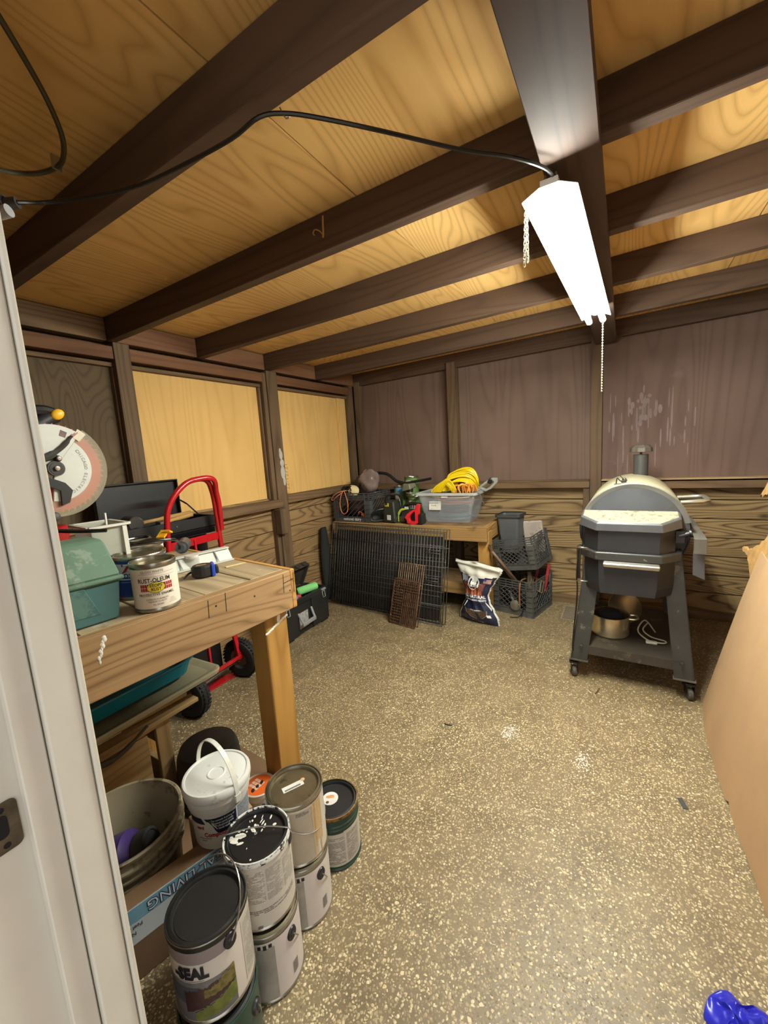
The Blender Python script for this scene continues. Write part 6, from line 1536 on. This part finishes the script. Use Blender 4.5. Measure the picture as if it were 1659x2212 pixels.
MB().tube(smooth_path([bag_front(0.02, 0.965, 0.008), bag_front(0.3, 0.955, 0.010), bag_front(0.6, 0.950, 0.010), bag_front(0.97, 0.93, 0.008)], 8), 0.009, 8).build('rolled_top', bpy.data.materials['white_bag_film'], bagt)

# --- contents of the two tilted crates
rod_m = M('rusty_brown_rod', (122, 96, 74), 0.6, 0.3, var=0.2, scale=20)
for i, (a, b_, lb_) in enumerate((((-0.818, 2.800, 0.530), (-0.67, 2.985, 0.20), 'long rusty rod with hooked end leaning out of the tool crate, left one'), ((-0.796, 2.790, 0.50), (-0.628, 2.972, 0.19), 'second rusty rod lying alongside the hooked rod'))):
    q = MB().tube([a, b_], 0.0105, 10)
    if i == 0: q.tube(smooth_path([a, (a[0] + .005, a[1] - .005, a[2] + .016), (a[0] + .025, a[1] - .01, a[2] + .016)], 4), 0.006, 8)
    tag(q.build('rod', rod_m), lb_, 'rod', 'rusty rods in the tool crate')
pz = thing('tongs', 'brown iron tongs standing in the floor tool crate', 'tongs', (0, 0, 0))
MB().tube(smooth_path([(-0.575, 2.99, 0.12), (-0.585, 2.985, 0.24), (-0.578, 2.985, 0.30), (-0.570, 2.985, 0.305)], 5), 0.012, 10).ball((-0.580, 2.985, 0.305), 0.016, 0, 12, 8).tube(smooth_path([(-0.56, 2.99, 0.12), (-0.558, 2.985, 0.22), (-0.576, 2.985, 0.30)], 5), 0.011, 10).build('tongs', M('aged_iron', (128, 110, 88), 0.55, 0.3, var=0.2, scale=25), pz)
wbk = thing('wire_basket', 'small bent wire rack sticking up at the right of the tool crate', 'wire rack', (0, 0, 0))
q = MB()
A_, B_, C_, D_ = Vector((-0.565, 2.99, 0.285)), Vector((-0.485, 3.02, 0.238)), Vector((-0.49, 2.97, 0.17)), Vector((-0.57, 2.95, 0.215))
q.tube([A_, B_, C_, D_], 0.004, 6, 0, closed=True); q.tube([A_ + Vector((0, 0.02, -.012)), B_ + Vector((0, 0.02, -.012))], 0.0035, 6)
for k in range(1, 5): q.tube([A_.lerp(B_, k / 5), D_.lerp(C_, k / 5)], 0.003, 6)
q.build('wires', M('tan_wire', (148, 128, 96), 0.45, 0.5), wbk)
hk = MB().tube(smooth_path([(-0.60, 2.955, 0.27), (-0.623, 2.925, 0.262), (-0.630, 2.896, 0.225), (-0.630, 2.882, 0.15), (-0.628, 2.88, 0.10), (-0.636, 2.88, 0.092)], 5), 0.0055, 8)
tag(hk.build('copper_hook', M('copper_rod', (168, 124, 92), 0.4, 0.5, var=0.1)), 'copper colored hooked rod hanging over the front of the tool crate', 'hook')
tr_ = thing('trowel', 'round ended grey trowel visible through the tool crate lattice', 'trowel', (0, 0, 0))
MB().lathe([(0, 0.003), (0.035, 0.002), (0.038, 0), (0.035, -0.002), (0, -0.003)], 24, 0, Matrix.Translation((-0.665, 2.906, 0.075)) @ Matrix.Rotation(rad(80), 4, 'X')).build('blade', M('dusty_steel', (128, 118, 104), 0.5, 0.4, var=0.15), tr_)
MB().tube([(-0.68, 2.92, 0.10), (-0.715, 2.95, 0.17)], 0.011, 10).build('handle', M('grey_trowel_handle', (120, 118, 114), 0.5), tr_)
blob('tool_pile', M('dark_iron_pile', (50, 44, 38), 0.8, var=0.35, scale=25, spots=(110, 96, 74), spot_scale=22, spot_lo=0.6), 'dark heap of old hardware filling the floor tool crate', 'tools', (-0.648, 3.09, 0.10), (0.125, 0.135, 0.085), 14, 0.25)
for x, y, lb_ in ((-0.548, 3.10, 'red metal bar standing left in the floor tool crate'), (-0.475, 3.10, 'red and white bar at the right edge of the tool crate')):
    o = MB().bar((x - 0.02, y, 0.14), (x + 0.012, y + 0.01, 0.345), 0.02, 0.008).build('red_bar', M('dull_red_paint', (172, 38, 48), 0.45), bevel=0.001); tag(o, lb_, 'bar', 'red bars in the tool crate')
cl = MB().tube(smooth_path([(-0.60, 2.885, 0.10), (-0.605, 2.865, 0.05), (-0.625, 2.855, 0.014), (-0.66, 2.85, 0.006), (-0.69, 2.845, 0.006)], 5), 0.0035, 6)
tag(cl.build('thin_cable', black_cable), 'thin black cable trailing from the tool crate onto the floor', 'cable')
gb = thing('grey_bin', 'slate grey tapered bin standing in the tilted crate', 'bin', (-0.722, 3.09, 0.437), (0, rad(-2), rad(-6)))
slate = M('slate_grey_plastic', (84, 86, 86), 0.55, var=0.08)
b = MB(); b.loft([rr3(0.125, 0.12, 0.02, 0.0), rr3(0.170, 0.15, 0.02, 0.285), rr3(0.166, 0.146, 0.02, 0.285), rr3(0.12, 0.115, 0.02, 0.004)], cap=False); b.add(rr3(0.125, 0.12, 0.02, 0.001), [tuple(range(20))])
b.build('body', slate, gb)
b = MB(); b.loft([rr3(0.170, 0.15, 0.02, 0.268), rr3(0.190, 0.17, 0.022, 0.270), rr3(0.190, 0.17, 0.022, 0.290), rr3(0.166, 0.146, 0.02, 0.290)], cap=False)
b.build('rim', M('dark_slate_rim', (58, 58, 58), 0.6, var=0.15), gb)
stn = MB().box((0, 0, 0), (0.145, 0.03, 0.24)).build('stone_tile', M('pinkish_stone', (190, 174, 160), 0.7, var=0.12, scale=10, spots=(150, 132, 118), spot_scale=20, spot_lo=0.56), bevel=0.008, loc=(-0.572, 3.135, 0.548), rot=(rad(2), rad(-6), rad(-8)))
tag(stn, 'pale pinkish stone tile standing behind the grey bin in the tilted crate', 'tile')

# ================================================================ PELLET SMOKER
sm = thing('pellet_smoker', 'dark grey barrel pellet smoker on a wheeled cart by the back wall', 'smoker', (0.04, 2.2, 0.0), (0, 0, rad(-1)))
sm_dark = M('charcoal_enamel', (52, 53, 56), 0.38, var=0.14, spots=(84, 84, 84), spot_scale=13, spot_lo=0.66)
sm_dusty = M('dusty_charcoal', (66, 64, 58), 0.55, var=0.16, spots=(104, 98, 84), spot_scale=10, spot_lo=0.62)
sm_leg = M('worn_leg_enamel', (50, 49, 44), 0.5, var=0.2, spots=(98, 90, 74), spot_scale=12, spot_lo=0.6)
dust_top = M('dusty_cream_top', (206, 194, 160), 0.5, var=0.06, scale=5, spots=(150, 140, 116), spot_scale=16, spot_lo=0.62)
lid_top = M('flaking_dusty_top', (158, 150, 126), 0.5, var=0.07, spots=(104, 98, 82), spot_scale=28, spot_lo=0.55)
BR, BZc, BY0, BY1 = 0.236, 0.777, 0.13, 0.76
T = Matrix.Translation((0, 0, BZc)) @ Matrix.Rotation(-PI / 2, 4, 'X')    # lathe z -> +y
MB().lathe([(0, BY0), (BR - 0.016, BY0), (BR - 0.010, BY0 + 0.002)], 56, 0, T).lathe([(BR - 0.010, BY0 + 0.002), (BR - 0.004, BY0 - 0.002), (BR, BY0 + 0.004), (BR, BY0 + 0.03)], 56, 0, T).build('end_cap', M('smudged_charcoal', (70, 72, 76), 0.42, var=0.18, scale=5, spots=(44, 42, 40), spot_scale=6, spot_lo=0.56), sm)
q = MB()
q.lathe([(BR - 0.003, BY0 + 0.03), (BR - 0.003, BY1), (0, BY1)], 56, 0, T, a0=0, a1=2 * PI)
q.build('barrel', sm_dusty, sm)
q = MB()
# hinged lid over the upper half, its crown pale with dust
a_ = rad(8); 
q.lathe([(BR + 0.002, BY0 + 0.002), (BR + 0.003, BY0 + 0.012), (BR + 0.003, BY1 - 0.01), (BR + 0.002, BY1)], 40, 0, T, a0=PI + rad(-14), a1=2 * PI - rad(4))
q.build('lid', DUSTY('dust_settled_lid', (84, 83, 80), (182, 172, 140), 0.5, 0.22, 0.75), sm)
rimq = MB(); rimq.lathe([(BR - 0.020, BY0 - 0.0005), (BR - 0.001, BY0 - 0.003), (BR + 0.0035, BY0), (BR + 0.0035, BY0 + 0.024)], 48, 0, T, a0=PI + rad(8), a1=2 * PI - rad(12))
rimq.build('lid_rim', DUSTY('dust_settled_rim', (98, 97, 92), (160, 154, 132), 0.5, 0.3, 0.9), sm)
bt2 = MB()
for (x, z) in ((-0.02, 0.10), (0.19, 0.03)): bt2.ball((x, BY0 - 0.001, BZc + z), 0.006, 0, 10, 6, (1, 0.4, 1))
bt2.build('rivet', steel_dull, sm)
# hopper: chamfered front
def hop(x, c, y0, y1): return [(px_ - 0.016, py_) for px_, py_ in ((-x, y1), (-x, y0 + c), (-x + c * 0.9, y0), (x - c * 0.9, y0), (x, y0 + c), (x, y1))]
def hring(x, c, y0, y1, z, sl=0.0): return [(px_, py_, z + sl * (py_ - y0)) for px_, py_ in hop(x, c, y0, y1)]
HX = 0.192
q = MB(); q.loft([hring(HX - 0.012, 0.075, -0.02, 0.15, 0.49), hring(HX - 0.006, 0.075, -0.02, 0.15, 0.53), hring(HX, 0.075, -0.02, 0.15, 0.70)])
q.build('hopper', M('charcoal_hopper', (40, 41, 43), 0.35, var=0.08), sm)
q = MB(); q.loft([hring(HX + 0.020, 0.085, -0.036, 0.15, 0.660), hring(HX + 0.020, 0.085, -0.036, 0.15, 0.695), hring(HX + 0.016, 0.085, -0.032, 0.15, 0.700)])
q.build('hopper_ledge', M('worn_ledge', (60, 58, 54), 0.35, var=0.15, spots=(150, 148, 140), spot_scale=30, spot_lo=0.66), sm, bevel=0.002)
q = MB(); q.loft([hring(HX - 0.004, 0.07, -0.016, 0.15, 0.698), hring(HX - 0.004, 0.07, -0.016, 0.15, 0.815)])
q.build('hopper_neck', M('charcoal_neck', (44, 44, 46), 0.38, var=0.1), sm)
q = MB(); q.loft([hring(HX + 0.020, 0.085, -0.036, 0.13, 0.804, 0.12), hring(HX + 0.016, 0.085, -0.034, 0.13, 0.840, 0.21), hring(HX + 0.008, 0.085, -0.028, 0.128, 0.8455, 0.21)])
q.build('hopper_lid', M('grey_hopper_lid', (80, 80, 82), 0.42, var=0.1), sm, bevel=0.002)
q = MB(); q.loft([hring(HX + 0.006, 0.083, -0.026, 0.127, 0.8462, 0.21), hring(HX + 0.004, 0.083, -0.024, 0.126, 0.8485, 0.21)])
q.build('lid_surface', lid_top, sm)
MB().hexa([(-0.115, -0.058, 0.630), (0.110, -0.058, 0.630), (0.110, -0.020, 0.640), (-0.115, -0.020, 0.640), (-0.118, -0.062, 0.652), (0.113, -0.062, 0.652), (0.110, -0.034, 0.660), (-0.115, -0.034, 0.660)]).build('hopper_handle', M('brushed_aluminium', (186, 180, 168), 0.3, 0.85, var=0.1), sm, bevel=0.004)
MB().lathe([(0, 0), (0.012, 0), (0.012, 0.04), (0.018, 0.042), (0.018, 0.05), (0, 0.052)], 16, 0, Matrix.Translation((0.185, 0.06, 0.775)) @ Matrix.Rotation(rad(70), 4, 'Y')).b2(0.172, 0.205, 0.05, 0.11, 0.745, 0.80).build('latch_knob', black_plastic, sm)
# cart legs of folded sheet, casters, shelf
def smleg(sx, y):
    q = MB()
    xb, xt = sx * 0.262, sx * 0.200
    i = -sx; dy = 0.085 if y < 0.1 else 0.03
    w = 0.078
    for (o0, o1, yy0, yy1) in (((0.0), (w), y, y + 0.006),):
        q.hexa([(xb, yy0, 0.105), (xb + i * w, yy0, 0.105), (xb + i * w, yy1, 0.105), (xb, yy1, 0.105), (xt, yy0 + dy, 0.70), (xt + i * w, yy0 + dy, 0.70), (xt + i * w, yy1 + dy, 0.70), (xt, yy1 + dy, 0.70)])
    q.hexa([(xb, y, 0.105), (xb + i * 0.006, y, 0.105), (xb + i * 0.006, y + 0.06, 0.105), (xb, y + 0.06, 0.105), (xt, y + dy, 0.70), (xt + i * 0.006, y + dy, 0.70), (xt + i * 0.006, y + dy + 0.06, 0.70), (xt, y + dy + 0.06, 0.70)])
    return q
for sx in (-1, 1):
    for y in (-0.002, 0.62):
        l = smleg(sx, y).build('leg', sm_leg, sm, bevel=0.001)
        q = MB(); q.b2(sx * 0.180, sx * 0.268, y - 0.004, y + 0.062, 0.099, 0.106)
        q.build('foot_plate', M('worn_foot_plate', (104, 98, 88), 0.5, 0.3, var=0.2), l)
        b_ = MB(); b_.lathe([(0, 0.006), (0.008, 0.005), (0.010, 0)], 12, 0, Matrix.Translation((sx * 0.212, y - 0.001, 0.18)) @ Matrix.Rotation(PI / 2, 4, 'X'))
        b_.build('bolt_cap', sm_leg, l)
        cx, cy = sx * 0.248, y + 0.026
        q = MB(); q.lathe([(0.005, -0.011), (0.024, -0.011), (0.028, -0.006), (0.028, 0.006), (0.024, 0.011), (0.005, 0.011)], 22, 0, Matrix.Translation((cx, cy, 0.028)) @ Matrix.Rotation(rad(14), 4, 'Z') @ Matrix.Rotation(PI / 2, 4, 'Y'))
        w_ = q.build('caster', M('grey_caster_wheel', (84, 78, 70), 0.6), sm)
        q = MB()
        for s in (-1, 1): q.box((cx + s * 0.015, cy + 0.004, 0.052), (0.003, 0.03, 0.05), 0, Rz(rad(14)))
        q.box((cx, cy + 0.004, 0.078), (0.036, 0.042, 0.010)).cyl((cx, cy, 0.08), (cx, cy, 0.10), 0.010, 12)
        if sx * 1 and y < 0.1: q.box((cx - 0.002, cy + 0.03, 0.062), (0.05, 0.02, 0.012), 0, Rz(rad(14)))
        q.build('fork', M('dark_caster_fork', (40, 38, 35), 0.5, 0.3), w_)
MB().b2(-0.195, 0.195, 0.010, 0.66, 0.178, 0.184).b2(-0.195, 0.195, 0.008, 0.012, 0.140, 0.186).b2(-0.195, 0.195, 0.658, 0.662, 0.140, 0.186).build('shelf', M('brown_grey_shelf', (62, 55, 46), 0.6, var=0.2, spots=(84, 76, 62), spot_scale=9, spot_lo=0.6), sm)
# chimney, lid handle, side shelf bracket
cy_ = BY1 - 0.045
q = MB(); q.cyl((0.035, cy_, BZc + BR - 0.03), (0.035, cy_, 1.133), 0.039, 28)
q.build('chimney', M('chimney_grey', (70, 69, 68), 0.45, var=0.12), sm)
q = MB(); q.lathe([(0, 1.152), (0.054, 1.148), (0.061, 1.150), (0.058, 1.172), (0.040, 1.190), (0, 1.194)], 10, 0, Matrix.Translation((0.035, cy_, 0)), smooth=False); q.cyl((0.035, cy_, 1.12), (0.035, cy_, 1.15), 0.006, 8)
q.build('chimney_cap', M('brown_grey_cap', (92, 82, 70), 0.55, var=0.15), sm)
q = MB(); q.tube(smooth_path([(0.205, 0.30, 0.900), (0.27, 0.30, 0.905), (0.305, 0.31, 0.907), (0.318, 0.34, 0.908), (0.318, 0.46, 0.908), (0.305, 0.49, 0.907), (0.27, 0.50, 0.905), (0.205, 0.50, 0.900)], 5), 0.0115, 12)
q.build('lid_handle', M('satin_steel_handle', (196, 190, 174), 0.3, 0.8, var=0.08), sm)
q = MB(); q.b2(0.236, 0.284, 0.02, 0.62, 0.768, 0.776).b2(0.278, 0.284, 0.02, 0.62, 0.71, 0.770).b2(0.236, 0.284, 0.016, 0.022, 0.705, 0.776)
q.build('folded_shelf', M('dull_grey_shelf', (104, 100, 92), 0.45, 0.2, var=0.15), sm, bevel=0.002)
q = MB(); q.hexa([(0.240, 0.05, 0.60), (0.285, 0.05, 0.58), (0.285, 0.055, 0.58), (0.240, 0.055, 0.60), (0.238, 0.05, 0.705), (0.280, 0.05, 0.705), (0.280, 0.055, 0.705), (0.238, 0.055, 0.705)])
q.build('shelf_bracket', M('slate_bracket', (70, 70, 72), 0.5), sm)
q = MB(); q.ball((-0.045, 0.20, BZc + BR + 0.005), 0.010, 0, 10, 6).tube(smooth_path([(-0.075, 0.16, BZc + BR - .004), (-0.07, 0.15, BZc + BR + 0.028), (-0.055, 0.16, BZc + BR + 0.012), (-0.03, 0.17, BZc + BR + .016), (-0.035, 0.20, BZc + BR + .004)], 5), 0.003, 6).tube([(-0.085, 0.16, BZc + BR - 0.004), (-0.03, 0.16, BZc + BR + 0.001)], 0.003, 6)
q.tube([(-0.035, 0.20, BZc + BR + 0.006), (-0.06, 0.19, BZc + BR + 0.038), (-0.068, 0.19, BZc + BR + 0.038)], 0.002, 6).ball((-0.04, 0.205, BZc + BR + 0.014), 0.011, 0, 10, 7)
q.build('probe', M('dark_probe_wire', (70, 66, 60), 0.5, 0.3), sm)
q = MB(); q.tube(smooth_path([(-0.215, 0.02, 0.715), (-0.232, 0.0, 0.712), (-0.232, -0.005, 0.64), (-0.236, -0.004, 0.56), (-0.232, -0.004, 0.50), (-0.236, -0.006, 0.40), (-0.246, -0.010, 0.28), (-0.252, -0.012, 0.18), (-0.25, -0.008, 0.155)], 6), 0.0038, 8)
q.tube(smooth_path([(-0.222, 0.0, 0.70), (-0.226, -0.004, 0.62), (-0.225, -0.004, 0.55)], 5), 0.007, 8)
q.build('power_cable', black_cable, sm)
q = MB()
for z in (0.708, 0.535): q.cyl((-0.185, 0.0, z), (-0.238, -0.004, z), 0.0045, 8)
q.build('cable_hook', steel_bright, sm)

pot = thing('stock_pot', 'steel stock pot standing on the lower shelf of the smoker', 'pot', (-0.048, 2.425, 0.1855))
steel_pot = M('worn_pot_steel', (220, 204, 168), 0.25, 0.8, var=0.2, scale=6)
MB().lathe([(0, 0), (0.086, 0), (0.092, 0.006), (0.092, 0.108), (0.095, 0.111), (0.0905, 0.1115), (0.089, 0.104), (0.088, 0.006), (0, 0.004)], 40).build('body', steel_pot, pot)
q = MB(); q.tube(smooth_path([(0.085, 0.045, 0.095), (0.125, 0.04, 0.098), (0.125, -0.01, 0.098), (0.090, -0.015, 0.095)], 6), 0.006, 8); q.tube(smooth_path([(-0.085, 0.03, 0.095), (-0.12, 0.02, 0.098), (-0.12, -0.02, 0.098), (-0.090, -0.02, 0.095)], 6), 0.006, 8)
q.build('handle', steel_pot, pot)
blob('pot_brush', M('blue_black_cloth', (24, 26, 44), 0.8, var=0.2), 'blue black cloth stuffed in the stock pot', 'cloth', (-0.045, 2.435, 0.275), (0.062, 0.062, 0.045), 21, 0.15, 20, 12)
lidp = thing('round_lid', 'steel lid leaning behind the stock pot on the smoker shelf', 'lid', (0.035, 2.585, 0.186), (rad(63), 0, rad(20)))
MB().lathe([(0, 0.0), (0.085, 0.0), (0.090, 0.004), (0.088, 0.007), (0.06, 0.012), (0, 0.018)], 36, 0, Matrix.Translation((0, 0.090, 0))).build('disc', M('glassy_steel_lid', (136, 126, 106), 0.25, 0.7), lidp)
wcord = thing('white_cord', 'white cord with flat plug on the smoker shelf right of the pot', 'cord', (0, 0, 0))
q = MB(); q.tube(smooth_path([(0.165, 2.50, 0.19), (0.12, 2.50, 0.25), (0.09, 2.44, 0.245), (0.085, 2.41, 0.215), (0.13, 2.37, 0.195), (0.19, 2.36, 0.196), (0.20, 2.385, 0.198), (0.14, 2.41, 0.20), (0.105, 2.43, 0.225), (0.13, 2.50, 0.24)], 6), 0.0035, 8)
q.build('cable', M('cream_white_cable', (206, 196, 172), 0.5), wcord)
MB().b2(0.115, 0.165, 2.345, 2.37, 0.1862, 0.199).build('plug', M('white_plug', (226, 220, 200), 0.45), wcord, bevel=0.003)
vt = thing('floor_vent', 'grey slotted floor vent beside the left smoker leg', 'vent', (-0.305, 3.085, 0.0), (0, 0, 0))
MB().b2(-0.062, 0.062, -0.13, 0.13, 0.0005, 0.003).build('plate', M('vent_grey', (150, 138, 116), 0.5, var=0.1), vt)
q = MB()
for k in range(9): q.b2(-0.052, 0.052, -0.12 + .027 * k, -0.106 + .027 * k, 0.003, 0.0036)
q.build('slots', M('vent_shadow', (92, 82, 66), 0.7), vt)

# ================================================================ CARDBOARD, TORN BOARD, TARP, LITTER
cbd = thing('cardboard_sheet', 'large brown cardboard sheet leaning on the right wall', 'cardboard', (0, 0, 0))
def cbx(y, z):
    base = 0.318 + 0.055 * max(0.0, (1.75 - y)) ** 1.15 + (0.02 * max(0, y - 1.98) / 0.2)
    return base + 0.215 * z + 0.03 * math.sin(PI * min(1, z / 0.75)) * (0.4 + 0.3 * math.sin(2.2 * y)) * -1 * 0.3 + 0.05 * max(0, z - .4) ** 2
def cb_patch(y0, y1, z0, z1, nu, nv, zfun=None):
    q = MB()
    def fn(u, v):
        y = y0 + (y1 - y0) * u; za = z0 if zfun is None else zfun(y); z = za + (z1 - za) * v
        return (cbx(y, z), y, z)
    q.grid(fn, nu, nv); return q
def notch(y):
    if y < 1.565: return 0.003 if y < 1.30 or y > 1.42 else 0.006
    if y < 1.605: return 0.003 + 0.045 * (y - 1.565) / 0.04 if y < 1.590 else 0.003
    return 0.003
cb_patch(0.40, 2.205, 0.003, 0.735, 72, 20, notch).build('sheet', card, cbd, solid=0.005)
q = MB()
for (y0, z0, y1, z1) in ((1.64, 0.20, 1.50, 0.26), (1.50, 0.26, 1.30, 0.30)):
    p0 = Vector((cbx(y0, z0) - 0.0025, y0, z0)); p1 = Vector((cbx(y1, z1) - 0.0025, y1, z1)); q.tube(pts_of(p0, p1, 5), 0.002, 6)
q.build('crease', M('crease_brown', (140, 104, 66), 0.85), cbd)
q = MB()
sp_ = [(2.035, 0.185), (2.09, 0.155), (2.075, 0.215), (2.015, 0.245)]
q.add([(cbx(y, z) - 0.0015, y, z) for y, z in sp_] , [(0, 1, 2, 3)])
q.build('white_sticker', M('white_sticker', (214, 212, 204), 0.5, var=0.08, scale=80), cbd)
q = MB(); q.ball((cbx(1.78, 0.24) - 0.001, 1.78, 0.24), 1, 0, 10, 6, (0.0008, 0.004, 0.008)); q.build('stain', M('red_brown_stain', (120, 60, 36), 0.8), cbd)
tb_ = thing('torn_board', 'torn tan fibreboard with ragged edge standing behind the cardboard', 'fibreboard', (0, 0, 0))
fib = M('tan_fibre', (196, 150, 88), 0.95, var=0.16, scale=26, bump=0.6, bscale=140)
poly = [(2.29, 0.55), (2.44, 0.629), (2.508, 0.649), (2.594, 0.661), (2.58, 0.672), (2.52, 0.674), (2.453, 0.681), (2.40, 0.72), (2.336, 0.755), (2.31, 0.80), (2.345, 0.86), (2.389, 0.887), (2.43, 0.945), (2.485, 0.954), (2.54, 0.930), (2.594, 0.919), (2.575, 0.950), (2.534, 0.997), (2.46, 1.03), (2.412, 1.059), (2.34, 1.12), (2.2, 1.22), (1.9, 1.25), (1.2, 1.22), (1.2, 0.30), (2.2, 0.30)]
q2 = random.Random(9); pj = []
for i in range(len(poly)):
    a, b_ = poly[i], poly[(i + 1) % len(poly)]
    pj.append(a)
    if 0 < i < 21:
        for t in (0.33, 0.66): pj.append((a[0] + (b_[0] - a[0]) * t + q2.uniform(-.010, .010), a[1] + (b_[1] - a[1]) * t + q2.uniform(-.010, .010)))
n = len(pj)
q = MB(); vs = [(0.545 + 0.20 * (z - 0.8), y, z) for y, z in pj] + [(0.560 + 0.20 * (z - 0.8), y, z) for y, z in pj]
q.add(vs, [tuple(range(n)), tuple(range(2 * n - 1, n - 1, -1))] + [(i, n + i, n + (i + 1) % n, (i + 1) % n) for i in range(n)])
q.build('board', fib, tb_)
tp = MB()
def tarp(u, v):
    x = 0.185 + 0.17 * u; y = 0.80 + 0.20 * v
    e = math.sin(PI * u) ** 0.5 * math.sin(PI * v) ** 0.5
    z = 0.003 + e * (0.026 + 0.020 * (1 - abs(math.sin(7 * u + 5 * v))) + 0.016 * (1 - abs(math.sin(11 * u - 9 * v + 1))) + 0.009 * (1 - abs(math.sin(23 * v + 9 * u))) + 0.006 * (1 - abs(math.sin(37 * u - 19 * v))))
    y += 0.018 * math.sin(9 * u) - 0.05 * (1 - u) ** 2 * v + 0.012 * math.sin(17 * u); x += 0.014 * math.sin(14 * v)
    return (x, y, max(z, 0.002))
tp.grid(tarp, 80, 70)
tp.grid(lambda u, v: (lambda p: (p[0], p[1], p[2] - 0.0012))(tarp(u, v)), 60, 50)
tag(tp.build('tarp', M('blue_tarp', (40, 44, 190), 0.3, var=0.12, spec=0.6)), 'crumpled royal blue tarp on the floor at the lower right', 'tarp')
ds = MB().bar((0.188, 1.548, 0.0016), (0.202, 1.505, 0.0016), 0.016, 0.002)
tag(ds.build('plastic_strip', M('charcoal_strip', (62, 62, 62), 0.5)), 'small dark flat strip lying on the open floor', 'debris')
pbm = MB().ball((0.335, 1.525, 0.006), 0.011, 0, 12, 8, (1, .8, .6)); tag(pbm.build('pebble', M('grey_stone', (104, 100, 88), 0.8)), 'single grey stone at the foot of the cardboard sheet', 'stone')
tw2 = MB().tube(smooth_path([(-0.68, 1.56, 0.003), (-0.665, 1.558, 0.005), (-0.645, 1.565, 0.003)], 4), 0.002, 6); tag(tw2.build('twig', black_cable), 'short dark twig on the floor left of the light patches', 'debris')
tw3 = MB().tube(smooth_path([(-0.085, 2.14, 0.003), (-0.09, 2.11, 0.005), (-0.10, 2.08, 0.003)], 4), 0.0025, 6); tag(tw3.build('twig', M('dry_brown', (96, 78, 52), 0.8)), 'short brown twig on the floor in front of the smoker', 'debris')
